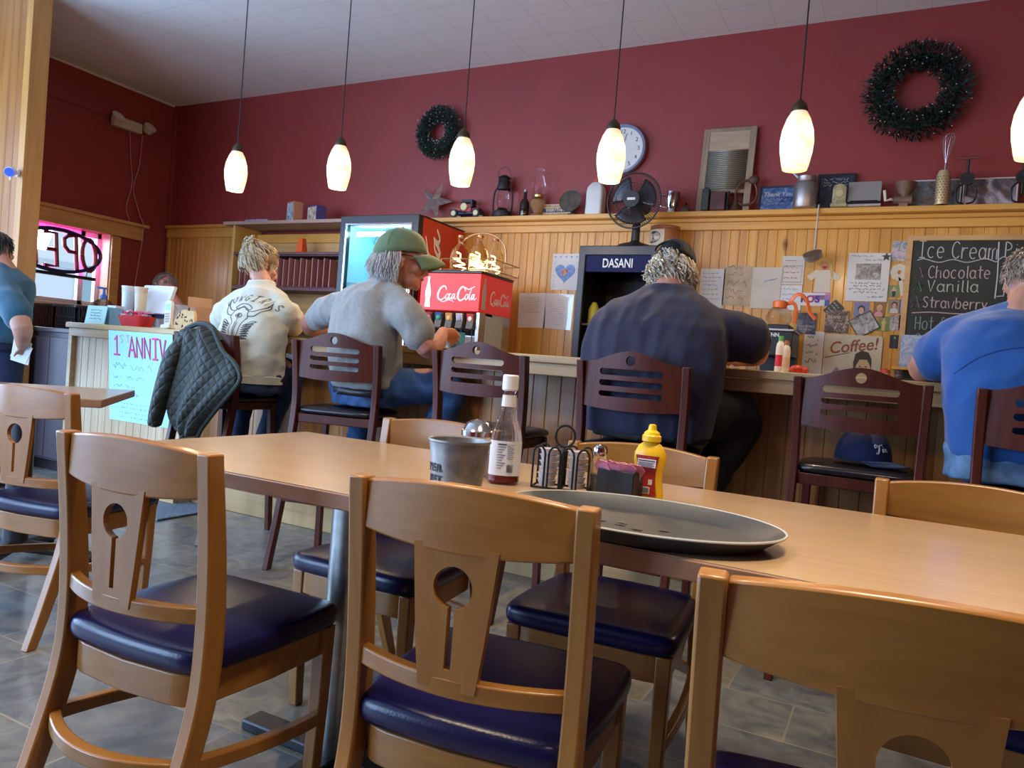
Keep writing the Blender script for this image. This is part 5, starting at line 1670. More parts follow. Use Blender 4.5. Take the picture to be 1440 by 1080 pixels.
portrait(1251, 471, 1265, 490, 'dark photo card of a lone figure right of the coffee sign', mat('print_black', (.02, .02, .025), .4), mat('print_green2', (.2, .35, .08), .4), mat('print_navy', (.03, .03, .06), .4), mat('print_navy', (.03, .03, .06), .4), kind='full')
portrait(1198, 442, 1233, 470, 'black bordered snapshot tilted over the coffee sign', photo_mat('snap_grey', [(.05, .05, .05), (.3, .3, .29), (.55, .53, .5)], 20), sk, hd_, hd_, kind='none', rot=-.55, y=YW - .006, border=hd_)
o, w, h = paper_at(1163, 424, 1182, 446, 'card', 'dark diamond-hung card printed with white lines about beans', 'card', mat('card_black', (.03, .028, .026), .4), rot=.78, y=YW - .002)
lines(o, w, h, 3, .75, .3, .0022, mat('card_cream', (.6, .56, .48), .6), seed=90)
o, w, h = paper_at(1160, 437, 1194, 468, 'card', 'brown tone beans picture card below the diamond-hung card', 'card', photo_mat('beans', [(.02, .015, .012), (.12, .08, .06), (.45, .38, .32)], 26), y=YW - .004)
text('lettering', 'BEANS', .026, mat('card_cream', (.6, .56, .48)), o, (-w * .12, -.0025, h * .2))
o, w, h = paper_at(1121, 440, 1148, 470, 'card', 'dark bluish card with a white flourish behind the decanter handle', 'card', photo_mat('night_card', [(.02, .02, .025), (.08, .09, .14), (.25, .26, .32)], 18), y=YW - .006)
lines(o, w, h, 2, .35, .2, .0025, mat('card_cream', (.6, .56, .48)), seed=95, hh=.8)
o, w, h = paper_at(1129, 466, 1157, 528, 'drawing', 'tall pale sheet with blue crayon bands left of the coffee sign', 'drawing', pw, y=YW - .003)
for k in range(4):
    scribble_m = MB()
    scribble(scribble_m, (-w * .35, -.0025, h * (.30 - .17 * k)), w * .6, h * .09, .0035, seed=100 + k)
    scribble_m.build('crayon_band', mat('crayon_teal', (.16, .30, .45), .8) if k % 2 == 0 else mat('crayon_mauve', (.30, .28, .42), .8), o)
# flower cut-out
a = aty(1265, 383, YW)
fl = thing('paper_flower', 'cream cut-out paper flower with stem beside the chalkboard frame', 'paper flower', (a.x, YW - .003, a.z))
pc_ = mat('flower_cream', (.60, .53, .40), .75)
for k in range(8):
    q = k * PI / 4
    MB().prism(circ(.033 * cos(q), .033 * sin(q), .022, 14), t=.002, fn=lambda x, y, z, k=k: (x, y - .0008 * (k % 2), z)).build('petal', pc_, fl, smooth=False)
MB().prism([(-.004, -.03), (.02, -.035), (.035, -.12), (.045, -.125), (.05, -.105), (.056, -.13), (.03, -.15), (.015, -.14)], t=.0015).build('stem', pc_, fl, smooth=False)

# coffee sign
a, b = aty(1158, 497, YW - .01), aty(1240, 497, YW - .01)
cz_ = aty(1200, 471, YW - .01).z
W, H = (b - a).x, .40
cs = thing('coffee_sign', 'cream tin sign lettered Coffee with a vintage lady portrait', 'sign', ((a.x + b.x) / 2, YW - .012, cz_ - H))
MB().prism(rrect(-W / 2, 0, W / 2, H, .02), t=.006).build('plate', mat('tin_sign', (.52, .46, .34), .45, var=.12, vscale=8), cs, bevel=.001)
text('lettering', 'Coffee!', .105, mat('sign_brown', (.25, .07, .025), .5), cs, (-.0, -.0015, H - .075), rot=(PI / 2, -.15, 0), shear=.25, bold=.0015, sx=.92)
MB().tube([(-W * .47, -.002, H - .155), (-W * .05, -.002, H - .115)], .002, 5).build('underline', ink, cs)
MB().prism([(W * .02, .0), (W * .36, 0), (W * .30, .10), (W * .33, .16), (W * .31, .215), (W * .22, .235), (W * .10, .225), (W * .06, .17), (W * .09, .10)], t=.001, fn=lambda x, y, z: (x, y - .001, z + .03 * (z > .01))).build('lady_face', mat('sign_skin', (.52, .36, .20), .5), cs, smooth=False)
MB().prism([(W * .05, .12), (W * .03, .19), (W * .06, .25), (W * .16, .272), (W * .28, .262), (W * .34, .22), (W * .345, .15), (W * .315, .185), (W * .26, .215), (W * .14, .215), (W * .09, .18)], t=.001, fn=lambda x, y, z: (x, y - .002, z + .03)).build('lady_hair', mat('sign_hair', (.04, .025, .015), .5), cs, smooth=False)
for x in (.15, .25):
    MB().prism(circ(W * x, .20, .007, 10, .004), t=.001, fn=lambda x, y, z: (x, y - .0025, z)).build('lady_eye', ink, cs, smooth=False)
MB().prism([(-W * .40, .06), (-W * .33, .15), (-W * .25, .19), (-W * .16, .15), (-W * .08, .07)], t=.001, fn=lambda x, y, z: (x, y - .0015, z)).build('pot_shape', mat('sign_grey', (.20, .17, .13), .5), cs, smooth=False)

# small corner shelf with a floral card and little dolls
a = aty(1272, 518, WB - .09)
ws = thing('wall_ledge', 'tiny pine ledge under the chalkboard corner', 'ledge', (a.x + .02, WB - .08, a.z - .01))
MB().b2((-.09, -.06, 0), (.09, .056, .016)).build('board', pine_h, ws, bevel=.002)
fcard = tag(MB().b2((-.058, -.004, 0), (.058, .004, .20)).build('floral_card', photo_mat('floral', [(.50, .20, .26), (.36, .40, .46), (.16, .22, .32), (.42, .46, .52)], 24), smooth=False), 'grey-blue floral greeting card standing on the tiny ledge', 'card')
fcard.location = (a.x + .025, WB - .10, a.z + .0065)
fcard.rotation_euler = (0, 0, -.2)
for k, (px, c1, c2, lab) in enumerate(((1245, (.50, .06, .04), (.55, .36, .26), 'little figurine dressed in red right of the coffee sign'), (1257, (.04, .035, .04), (.10, .07, .06), 'little dark figurine standing next to the red figurine'))):
    q = aty(px, 520, 4.95)
    f = thing('figurine', lab, 'figurine', (q.x + .03 * k, 4.95, .9205))
    MB().lathe([(0, 0), (.032, 0), (.036, .06), (.03, .15), (.022, .2), (0, .205)], 16).build('gown', mat('fig_%d' % k, c1, .5), f)
    MB().lathe([(0, .205), (.02, .205), (.02, .215), (0, .216)], 12).build('collar', mat('fig_w', (.6, .55, .5), .5), f)
    MB().ell((0, 0, .238), .026, n=14, m=10).build('head', mat('fig_h%d' % k, c2, .5), f)
    MB().lathe([(.028, .25), (.022, .268), (0, .278)], 14).build('hat', mat('fig_%d' % k, c1), f)

# coffee warmer with the decanter
wy = 4.82
b0x, b1x = aty(1063, 480, wy).x, aty(1114, 480, wy).x
bz0, bz1 = aty(1090, 500, wy).z, aty(1090, 463, wy).z
bn = thing('coffee_brewer', 'black coffee brewer with red and green lights behind the bar', 'coffee brewer', (b0x, wy, .9205))
W = b1x - b0x
MB().b2((0, 0, bz0 - .92), (W, .34, bz1 - .93)).build('brewer_head', black, bn, bevel=.006)
MB().b2((-.006, -.006, bz1 - .9295), (W + .006, .345, bz1 - .915)).build('top_plate', ss, bn, bevel=.003)
MB().b2((.05, .06, bz1 - .9145), (W - .03, .28, bz1 - .885)).build('warmer_plate', black, bn, bevel=.006)
MB().b2((0, .22, 0), (W, .34, bz0 - .921)).build('column', black, bn, bevel=.004)
MB().b2((0, 0, 0), (W, .22, .04)).build('base', ss, bn, bevel=.004)
text('lettering', 'BUNN', .032, mat('badge_white', (.6, .6, .6)), bn, (W * .42, -.001, bz1 - .955), bold=.001)
for x, c in ((.27, (1, .03, .05)), (.76, (.02, 1, .25))):
    MB().ell((W * x, -.002, bz0 - .92 + .055), (.011, .006, .011), n=12, m=8).build('indicator_light', mat('led_%d' % int(x * 100), c, .3, emit=c, es=3), bn)


def decanter(label, loc, hcol, coffee):
    d = thing('decanter', label, 'coffee pot', loc, rz=.3)
    MB().lathe([(0, 0), (.06, 0), (.078, .025), (.08, .055), (.062, .095), (.04, .115), (.038, .122), (.036, .115), (.058, .094), (.076, .055), (.074, .027), (.058, .004), (0, .004)], 28).build('glass_bowl', mat('decanter_glass', (.9, .85, .75), .03, trans=1, ior=1.2, alpha=.55), d)
    if coffee:
        MB().lathe([(0, .005), (.056, .005), (.073, .027), (.075, .05), (0, .05)], 24).build('coffee', mat('coffee', (.02, .008, .003), .1), d)
    MB().lathe([(.040, .108), (.044, .112), (.044, .150), (.030, .156), (0, .156)], 24).build('collar', hcol, d)
    MB().tube(spline([(.035, 0, .135), (.075, -.01, .145), (.095, -.01, .12), (.098, -.01, .05), (.094, -.01, .02)], 6), .011, 8, flat=(1, .7)).build('handle', hcol, d)


orange_h = mat('decanter_orange', (.80, .16, .03), .4)
decanter('orange-handled glass decanter on top of the coffee brewer', (b0x + W * .48, wy + .15, bz1 + .037), orange_h, False)
decanter('coffee decanter under the brewer head, seen above the bar edge', (b0x + W * .55, wy + .10, .9205 + .0405), black, True)
o = tag(MB().tube(spline([(0, 0, 0), (.05, -.02, .05), (.10, -.01, .02), (.12, 0, -.05), (.16, .01, -.10)], 5), .010, 8, flat=(1.2, .5)).build('plastic_strap', orange_h), 'loose orange plastic strap hanging beside the decanter', 'strap')
q = aty(1110, 425, 4.99)
o.location = (q.x, 5.0, q.z)
# bottles at the bar edge
for k, (px0, py0, px1, py1, y, cb_, cc, lb, lab) in enumerate((
        (1108, 470, 1121, 524, 4.2, (.70, .70, .66), (.10, .45, .12), (.60, .04, .08), 'white bottle with green cap and red label behind the bar'),
        (1118, 474, 1131, 522, 4.28, (.66, .60, .54), (.40, .16, .06), (.66, .48, .36), 'pale bottle with a brown cap behind the bar'))):
    p_, w_, h_, z_ = box_at(px0, py0, px1, py1, y)
    b = thing('bottle', lab, 'bottle', (p_.x, 3.74, BT + .0005))
    s = 3.74 / y
    w_, h_ = w_ * s, h_ * s
    MB().lathe([(0, 0), (w_ * .48, 0), (w_ * .5, .01), (w_ * .5, h_ * .70), (w_ * .42, h_ * .80), (w_ * .26, h_ * .86), (w_ * .26, h_ * .88), (0, h_ * .88)], 20).build('bottle_body', mat('bt_%d' % k, cb_, .35), b)
    MB().lathe([(w_ * .505, h_ * .2), (w_ * .505, h_ * .5)], 20).build('wrap_label', mat('bl_%d' % k, lb, .4), b)
    MB().lathe([(0, h_ * .885), (w_ * .30, h_ * .885), (w_ * .29, h_), (0, h_)], 16).build('bottle_cap', mat('bc_%d' % k, cc, .4), b)
q = aty(1122, 521, 3.62)
o = tag(MB().ell((0, 0, .022), (.036, .022, .022), n=16, m=10).ell((.034, -.008, .02), (.014, .014, .016), n=10, m=8).build('red_wrapper', mat('wrap_red', (.55, .05, .03), .3, var=.3, vscale=40)), 'crumpled red and white packet lying on the bar edge', 'packet')
o.location = (q.x, 3.60, BT + .001)
# ================================================================ ON THE DINING TABLE
def tz(px, py, z):
    return atz(px, py, z)


q = tz(642, 617, .882)
bk = thing('metal_bucket', 'small galvanised metal bucket with stamped letters on the long table', 'bucket', (q.x + .008, q.y, TZ), rz=-.16)
bk.scale = (.94, .94, .97)
galv = mat('galvanised', (.33, .32, .30), .42, metal=.7, var=.3, vscale=22)
MB().lathe([(0, .004), (.046, .004), (.048, 0), (.0625, .118), (.0655, .120), (.0655, .124), (.0605, .122), (.0455, .008), (0, .008)], 36).build('pail', galv, bk)
for s, z in (('YER', .068), ('KET', .045), ('CO', .025)):
    for k, c in enumerate(s):
        a = -PI / 2 - .55 + k * .27
        r = .049 + .0145 * z / .118 + .0012
        text('letter', c, .021, mat('stamp_black', (.03, .028, .026), .6), bk, (r * cos(a), r * sin(a), z), rot=(PI / 2, 0, a + PI / 2), bold=.0006)

q = tz(668, 590, TZ + .135)
sj = thing('sugar_shaker', 'glass sugar shaker with a domed chrome lid behind the bucket', 'sugar shaker', (q.x + .004, q.y + .012, TZ))
gl = mat('thick_glass', (.93, .95, .95), .03, trans=1, ior=1.25, alpha=.5)
chrome = mat('chrome', (.6, .6, .6))
MB().lathe([(0, 0), (.034, 0), (.038, .006), (.038, .09), (.035, .098), (0, .098)], 24).build('jar', gl, sj)
MB().lathe([(0, .004), (.034, .004), (.034, .06), (0, .062)], 24).build('sugar', mat('sugar_white', (.70, .68, .64), .9), sj)
MB().lathe([(.037, .094), (.040, .096), (.040, .108), (.036, .112), (.028, .127), (.012, .135), (0, .136)], 28).build('chrome_lid', chrome, sj)

q = tz(707, 679, TZ)
kb = thing('ketchup_bottle', 'half-empty glass ketchup bottle with white cap and back label', 'ketchup bottle', (q.x, q.y, TZ), rz=.45)


def octo(r, n=32, e=.75):
    return [(r * math.copysign(abs(cos(2 * PI * k / n)) ** e, cos(2 * PI * k / n)), r * math.copysign(abs(sin(2 * PI * k / n)) ** e, sin(2 * PI * k / n))) for k in range(n)]


def rings(prof, n=32, e=.8, sy=1.):
    return [[Vector((x, y * sy, z)) for x, y in octo(r, n, e)] for r, z in prof]


MB().loft(rings([(.032, 0), (.037, .006), (.0375, .03), (.0375, .095), (.034, .118), (.024, .148), (.017, .175), (.0145, .205), (.0145, .222)])).build('glass_body', mat('bottle_glass', (.95, .93, .90), .02, trans=1, ior=1.25, alpha=.45), kb)
MB().loft(rings([(.031, .003), (.035, .008), (.0355, .05), (.0355, .060), (.001, .060)])).build('ketchup', mat('ketchup_red', (.16, .010, .006), .25), kb)
MB().prism([(.012, .06), (.034, .06), (.0345, .088), (.028, .096), (.018, .085)], t=.02, fn=lambda x, y, z: (x, y - .016, z)).build('ketchup_smear', mat('ketchup_thin', (.34, .05, .02), .3), kb)
MB().loft(rings([(.0172, .177), (.0168, .186), (.0158, .200), (.0158, .203)])).build('neck_label', mat('label_cream', (.66, .62, .56), .5), kb)
MB().loft(rings([(.016, .213), (.0175, .215), (.0185, .216), (.0185, .247), (.016, .250), (.001, .250)], e=1.)).build('screw_cap', mat('cap_white', (.72, .69, .66), .4), kb)
lb = MB()
lb.gridf(lambda u, v: ((.0392) * math.copysign(abs(cos(-PI * .82 + .92 * PI * .78 * u)) ** .8, cos(-PI * .82 + .92 * PI * .78 * u)), .0392 * -abs(sin(-PI * .82 + .92 * PI * .78 * u)) ** .8, .022 + .078 * v), 18, 1)
lbo = lb.build('back_label', mat('label_white', (.64, .62, .60), .5), kb)
m = MB()
m.b2((-.0165, -.0402, .091), (.004, -.0396, .094))
for k in range(9):
    m.b2((-.0165, -.0402, .086 - k * .006), (.002 - .004 * (k % 3), -.0396, .0872 - k * .006))
for k in range(8):
    m.b2((.006, -.0402, .092 - k * .0045), (.0225 - .003 * (k % 2), -.0396, .0928 - k * .0045))
for k in range(11):
    m.b2((.007 + k * .0013, -.0402, .030), (.0077 + k * .0013, -.0396, .048))
m.build('label_print', ink, lbo, smooth=False)

# wire caddy with creamer and jelly tubs
q = tz(781, 693, TZ)
cd = thing('wire_caddy', 'black wire caddy with looped handle holding small tubs', 'caddy', (q.x + .0, q.y + .03, TZ), rz=.25)
cd.scale = (1, 1, 1.1)
bw_ = mat('black_wire', (.012, .012, .012), .35)
m = MB()
for x0 in (-.062, .002):
    m.tube([(x0, -.032, .008), (x0 + .06, -.032, .008), (x0 + .06, .032, .008), (x0, .032, .008)], .0025, 6, closed=True)
m.build('base_wire', bw_, cd)
k = 0
for x0 in (-.062, .002):
    for (a, b) in (((x0, -.032), (x0 + .026, -.032)), ((x0 + .034, -.032), (x0 + .06, -.032)), ((x0, .032), (x0 + .026, .032)), ((x0 + .034, .032), (x0 + .06, .032))):
        pts = [(a[0], a[1], .008), (a[0], a[1], .075)] + [((a[0] + b[0]) / 2 - (b[0] - a[0]) / 2 * cos(t), a[1], .075 + .016 * sin(t)) for t in (.5, 1.1, PI / 2, 2.0, 2.6)] + [(b[0], b[1], .075), (b[0], b[1], .008)]
        MB().tube(pts, .0024, 6).build('loop_wire', bw_, cd)
MB().tube([(0, 0, .01), (0, 0, .09)] + [(.022 * sin(t), 0, .112 - .022 * cos(t)) for t in [2 * PI * i / 18 for i in range(19)]], .0028, 6).build('handle', bw_, cd)
tub0 = None
cr_ = [(.62, .60, .58), (.50, .46, .50)]
for i in range(12):
    x0 = -.032 if i < 6 else .032
    lev = i % 6
    if tub0 is None:
        tub0 = thing('creamer_tub', 'small pale sealed tub stacked in the wire caddy', 'creamer', group='tubs in the wire caddy')
        MB().lathe([(0, 0), (.017, 0), (.021, .012), (.023, .0125), (0, .0125)], 18).build('cup', mat('tub_pale', (.58, .55, .52), .4, trans=.0), tub0)
        MB().lathe([(0, .0126), (.0235, .0126), (.0235, .0135), (0, .0135)], 18).build('foil_lid', mat('foil_lid', (.52, .46, .52), .3, metal=.3), tub0)
        o = tub0
    else:
        o = copy_tree(tub0)
    v = Matrix.Rotation(.25, 3, 'Z') @ Vector((x0 + random.uniform(-.002, .002), random.uniform(-.004, .004), 0))
    o.location = (cd.location.x + v.x, cd.location.y + v.y, TZ + .0106 + lev * .0138)
    o.rotation_euler = (0, 0, i)

# salt shaker, sugar packet holder, mustard
q = tz(829, 697, TZ)
sk_ = thing('salt_shaker', 'clear glass shaker with a chrome top between caddy and packet holder', 'shaker', (q.x + .002, q.y + .04, TZ))
MB().lathe([(0, 0), (.020, 0), (.022, .004), (.021, .06), (.017, .078), (.013, .086), (0, .086)], 12).build('jar', gl, sk_)
MB().lathe([(0, .003), (.0185, .003), (.018, .045), (0, .046)], 12).build('pepper', mat('pepper_grey', (.16, .14, .12), .9, var=.6, vscale=300), sk_)
MB().lathe([(0, .0862), (.015, .0862), (.0165, .09), (.0165, .10), (.012, .109), (0, .112)], 20).build('chrome_top', chrome, sk_)
q = tz(858, 704, TZ)
ph = thing('packet_holder', 'black plastic holder for sweetener packets beside the mustard', 'holder', (q.x + .008, q.y + .03, TZ), rz=-.12)
MB().prism([(-.043, -.026), (.043, -.026), (.043, .026), (-.043, .026)], [[(-.039, -.022), (.039, -.022), (.039, .022), (-.039, .022)]], t=.065, fn=lambda x, y, z: (x, z, y)).b2((-.043, -.026, 0), (.043, .026, .004)).build('box', black, ph, bevel=.002)
pk0 = None
for i in range(6):
    c = mat('packet_pink', (.62, .22, .34), .5, var=.1, vscale=60)
    o = tag(MB().prism([(-.017, 0), (.017, 0), (.018, .034), (.006, .042), (-.018, .036)], t=.004, fn=lambda x, y, z: (x, y - 14 * max(0, z - .012) ** 2 + .004 * sin(z * 90), z)).build('sweetener_packet', c, smooth=False), 'pink sweetener packet drooping out of the black holder', 'packet', 'pink sweetener packets') if pk0 is None else pk0.copy()
    if pk0 is None:
        pk0 = o
    else:
        COL.objects.link(o)
    o.location = (ph.location.x - .025 + .010 * i, ph.location.y - .016 + .012 * (i % 2), TZ + .044)
    o.rotation_euler = (.1, -.35 + .14 * i, .15 * i - .4)
q = tz(907, 704, TZ)
mu = thing('mustard_bottle', 'yellow squeeze mustard bottle showing its red back label', 'mustard bottle', (q.x, q.y + .012, TZ), rz=-.0)
mu.scale = (.97, .97, .93)
yel = mat('mustard_yellow', (.72, .42, .012), .32, sss=.0)
prof = [(.034, 0), (.037, .004), (.0365, .012), (.034, .03), (.031, .05), (.033, .075), (.037, .095), (.036, .112), (.028, .128), (.018, .137), (.016, .14)]
MB().loft([[Vector((x, y * .58, z)) for x, y in octo(r, 36, .9)] for r, z in prof]).build('squeeze_body', yel, mu)
MB().loft([[Vector((x, y, z)) for x, y in octo(r, 28, 1.)] for r, z in ((.0185, .1385), (.0215, .140), (.0215, .152), (.018, .156), (.0175, .160), (.010, .166), (.008, .178), (.004, .180))]).build('twist_cap', mat('cap_yellow', (.76, .47, .01), .3), mu)
lp = MB()
lp.gridf(lambda u, v: ((.027 - .006 * sin(PI * v)) * (2 * u - 1), -.0006 - .58 * .98 * (.0335 + .004 * abs(2 * v - 1)) * (1 - (.80 * (2 * u - 1)) ** 4 * .6) ** .5 - .0008, .014 + .093 * v), 12, 12)
lbo = lp.build('back_label', mat('label_red', (.30, .022, .018), .4), mu)
for a_, b_ in (((-.021, -.0238, .080), (.021, -.0226, .099)), ((-.018, -.0228, .018), (.011, -.0216, .034)), ((.006, -.0215, .040), (.015, -.0205, .052))):
    MB().b2(a_, b_).build('label_panel', mat('label_white', (.64, .62, .60)), lbo, smooth=False)
m = MB().b2((-.019, -.0243, .094), (.019, -.0237, .0965))
for k in range(4):
    m.b2((-.019, -.0243, .090 - .003 * k), (.018 - .004 * (k % 2), -.0237, .0912 - .003 * k))
for k in range(12):
    m.b2((-.015 + k * .002, -.0233, .020), (-.0138 + k * .002, -.0227, .032))
m.build('label_print', ink, lbo, smooth=False)

# oval tray
r_, t_, b_ = tz(1105, 763, TZ + .028), tz(930, 704, TZ + .028), tz(990, 775, TZ + .028)
ty_, tb = (t_.y + b_.y) / 2, (t_.y - b_.y) / 2 * .93
ta_ = .245
tr = thing('serving_tray', 'dark grey oval serving tray with a pale worn rim on the long table', 'tray', (r_.x - ta_ - .004, ty_ + .016, TZ))
MB().lathe([(0, .0), (.82, .0), (.86, .003), (.985, .024), (1.0, .027), (1.0, .0285), (.985, .0285), (.86, .0075), (.80, .0045), (0, .0045)], 64, sx=ta_, sy=tb).build('tray_body', mat('tray_grey', (.042, .042, .043), .42, var=.12, vscale=12, bump=.05, bscale=300), tr)
MB().tube([(ta_ * cos(2 * PI * k / 72), tb * sin(2 * PI * k / 72), .028) for k in range(72)], .0022, 6, closed=True).build('rim', mat('tray_rim', (.42, .40, .36), .5), tr)
Rn = random.Random(12)
for k in range(9):
    cx, cy = Rn.gauss(.0, .06), Rn.gauss(-.03, .045)
    rr = Rn.uniform(.004, .020)
    n = 14
    MB().add([(cx + rr * Rn.uniform(.6, 1.5) * cos(2 * PI * i / n), cy + .6 * rr * Rn.uniform(.6, 1.3) * sin(2 * PI * i / n), .0049) for i in range(n)], [tuple(range(n))]).build('spill_stain', mat('wet_spill', (.012, .008, .006), .12), tr, smooth=False)

# ================================================================ ON THE HOST END OF THE BAR
def on_bar(px, y=3.45):
    return aty(px, 450, y).x


HB = BT + .0005
x = on_bar(133, 3.50)
pbt = thing('pump_bottle', 'clear sanitiser bottle with a blue pump at the host end of the bar', 'pump bottle', (x, 3.56, HB))
MB().lathe([(0, 0), (.075, 0), (.085, .01), (.085, .13), (.07, .17), (.03, .195), (.022, .2), (0, .2)], 28).build('bottle_body', mat('sanitiser_clear', (.80, .92, .95), .05, trans=1, ior=1.15, alpha=.55), pbt)
MB().lathe([(0, .003), (.072, .003), (.081, .012), (.081, .06), (0, .061)], 28).build('gel', mat('gel_pale', (.65, .85, .90), .1, trans=.6, ior=1.2), pbt)
MB().lathe([(0, .2005), (.026, .2005), (.026, .222), (.012, .23), (.008, .27), (0, .27)], 18).b2((-.012, -.05, .27), (.012, .012, .284)).build('pump_head', mat('pump_blue', (.05, .13, .45), .35), pbt)
sb_ = tag(MB().b2((-.115, -.05, 0), (.115, .05, .125)).build('storage_box', mat('box_blue', (.16, .40, .68), .5), bevel=.003), 'light blue box standing behind the small mint card', 'box')
sb_.location = (on_bar(146, 3.36), 3.37, HB)
mc_ = thing('menu_card', 'pale mint folded paper card leaning on the blue box', 'card', (on_bar(133, 3.27), 3.27, HB), rot=(-.15, 0, .02))
MB().b2((-.105, -.002, 0), (.105, .0, .13)).build('sheet', mat('mint_paper', (.50, .78, .72), .7), mc_, smooth=False)
m = MB()
for k in range(4):
    scribble(m, (-.06, -.003, .095 - .02 * k), .12, .008, .0009, seed=200 + k)
m.build('handwriting', mat('ink_teal', (.15, .30, .32), .8), mc_)
yc = tag(MB().lathe([(0, 0), (.022, 0), (.026, .1), (.02, .105), (0, .105)], 16).build('yellow_jar', mat('jar_yellow', (.70, .38, .04), .4)), 'small amber capped jar behind the blue box', 'jar')
yc.location = (on_bar(151, 3.62), 3.66, HB + .0)
rb = thing('carton', 'small white and red carton on the bar beside the blue box', 'carton', (on_bar(161, 3.55), 3.55, HB))
MB().b2((-.05, -.03, 0), (.05, .03, .15)).build('box', mat('carton_pale', (.60, .62, .66), .5), rb, bevel=.002)
MB().b2((-.051, -.031, .085), (.051, .031, .11)).build('red_band', mat('carton_red', (.45, .06, .08), .5), rb, smooth=False)
bb = tag(MB().b2((-.11, -.06, 0), (.11, .06, .115)).build('black_tray', black, bevel=.004), 'low black stand under the two paper cups', 'stand')
bb.location = (on_bar(186, 3.62), 3.64, HB)
for i, (px, lab, c, hh) in enumerate(((178, 'white tall paper cup stack left of the beige one', (.72, .74, .74), .19), (196, 'beige tall cup stack before the till screen', (.66, .55, .40), .185))):
    o = thing('cup_stack', lab, 'cup', (on_bar(px, 3.62), 3.62, HB + .1155))
    MB().lathe([(0, 0), (.038, 0), (.044, hh - .012), (.048, hh - .012), (.048, hh), (.042, hh), (.036, .01), (0, .01)], 24).build('cup', mat('cup_%d' % i, c, .55), o)
    m = MB()
    for k in range(3):
        m.tube([(.0445 * cos(a), .0445 * sin(a), hh - .02 - k * .010) for a in [2 * PI * j / 24 for j in range(24)]], .0022, 5, closed=True)
    m.build('nested_rim', mat('cup_%d' % i, c), o)
ps = thing('till_screen', 'white touch-screen till with its back to the room', 'till', (on_bar(205, 3.66), 3.74, HB), rz=.1)
wpl = mat('till_white', (.72, .76, .80), .35)
MB().b2((-.10, -.03, 0), (.10, .10, .02)).b2((-.03, .0, .02), (.03, .04, .12)).build('stand', wpl, ps, bevel=.006)
MB().prism(rrect(-.15, -.105, .15, .105, .015), t=.03, fn=lambda x, y, z: (x, y - .02 + z * .35, z + .225)).build('screen_back', wpl, ps, bevel=.004)
MB().b2((-.13, -.015, .085), (.13, .02, .115)).build('card_reader', mat('till_dark', (.05, .06, .12), .4), ps, bevel=.004)
cbk = thing('candy_basket', 'red plastic basket heaped with wrapped candy at the host end', 'basket', (on_bar(192, 3.32), 3.32, HB))
MB().loft([[Vector((x * k, y * k, z)) for x, y in rrect(-.12, -.07, .12, .07, .03)] for k, z in ((.78, 0), (1, .07), (1.03, .075), (.97, .07), (.75, .008))]).build('tub', mat('basket_red', (.55, .03, .04), .35), cbk, bevel=.002)
cdm = [mat('candy_pink', (.75, .14, .28), .25), mat('candy_red', (.62, .04, .06), .25), mat('candy_white', (.72, .62, .70), .25), mat('candy_mauve', (.50, .32, .58), .25)]
cn = []
Rn = random.Random(21)
for i in range(26):
    if i < 4:
        o = tag(MB().ell((0, 0, 0), (.018, .011, .009), n=10, m=6).prism([(.016, 0), (.034, .012), (.034, -.012)], t=.003, fn=lambda x, y, z: (x, z, y)).prism([(-.016, 0), (-.034, -.012), (-.034, .012)], t=.003, fn=lambda x, y, z: (x, z, y)).build('wrapped_candy', cdm[i]), 'wrapped red and pink candy heaped in the red basket', 'candy', 'candies in the red basket')
        cn.append(o)
    else:
        o = cn[i % 4].copy()
        COL.objects.link(o)
    o.location = (cbk.location.x + Rn.uniform(-.085, .085), cbk.location.y + Rn.uniform(-.045, .045), HB + .05 + (i // 9) * .020 + Rn.uniform(0, .01))
    o.rotation_euler = (Rn.uniform(-.6, .6), Rn.uniform(-.6, .6), Rn.uniform(0, 6))
ph_ = thing('cordless_phone', 'white cordless phone standing upright with a blue lit display', 'phone', (on_bar(237, 3.32), 3.32, HB), rot=(-.12, -.12, .1))
MB().prism(rrect(-.026, .02, .026, .19, .016), t=.024, fn=lambda x, y, z: (x, y - .012, z)).build('handset', mat('phone_white', (.66, .64, .60), .35), ph_, bevel=.003)
MB().b2((-.04, -.03, 0), (.04, .03, .03)).build('cradle', mat('phone_white', (.6, .6, .6)), ph_, bevel=.006)
MB().b2((-.018, -.0135, .125), (.018, -.0122, .168)).build('display', mat('lcd_blue', (.10, .45, .70), .2, emit=(.15, .6, 1), es=.7), ph_, smooth=False)
m = MB()
for r in range(4):
    for c in range(3):
        m.b2((-.018 + c * .013, -.014, .045 + r * .017), (-.009 + c * .013, -.0122, .056 + r * .017))
m.build('keypad_button', mat('key_tan', (.40, .34, .22), .5), ph_, smooth=False)
ck2 = thing('cookie_display', 'tan board shaped like a bitten cookie with dark chips on the bar', 'display', (on_bar(258, 3.30), 3.30, HB))
pts = [(.10, 0), (.10, .10), (.085, .128), (.03, .128), (.01, .135), (-.02, .130), (-.04, .115), (-.055, .105), (-.075, .08), (-.09, .05), (-.085, .02), (-.07, 0)]
MB().prism([(x, z) for x, z in pts], t=.02).build('board', mat('cookie_tan', (.62, .42, .20), .7, var=.12, vscale=30), ck2, bevel=.003)
m = MB()
Rn = random.Random(8)
for k in range(20):
    m.ell((Rn.uniform(-.07, .09), -.001, Rn.uniform(.012, .115)), (Rn.uniform(.004, .008), .003, Rn.uniform(.004, .008)), n=8, m=5)
m.build('chip_dot', mat('chip_dark', (.05, .02, .012), .6), ck2)
MB().tube([(.035, .008, .126), (.035, .008, .145)], .006, 8).build('stub', mat('chip_dark', (.05, .02, .01)), ck2)
cx_ = thing('cardboard_box', 'brown cardboard box with an open flap at the bar behind the jacket', 'box', (on_bar(289, 3.62), 3.62, HB), rz=-.5)
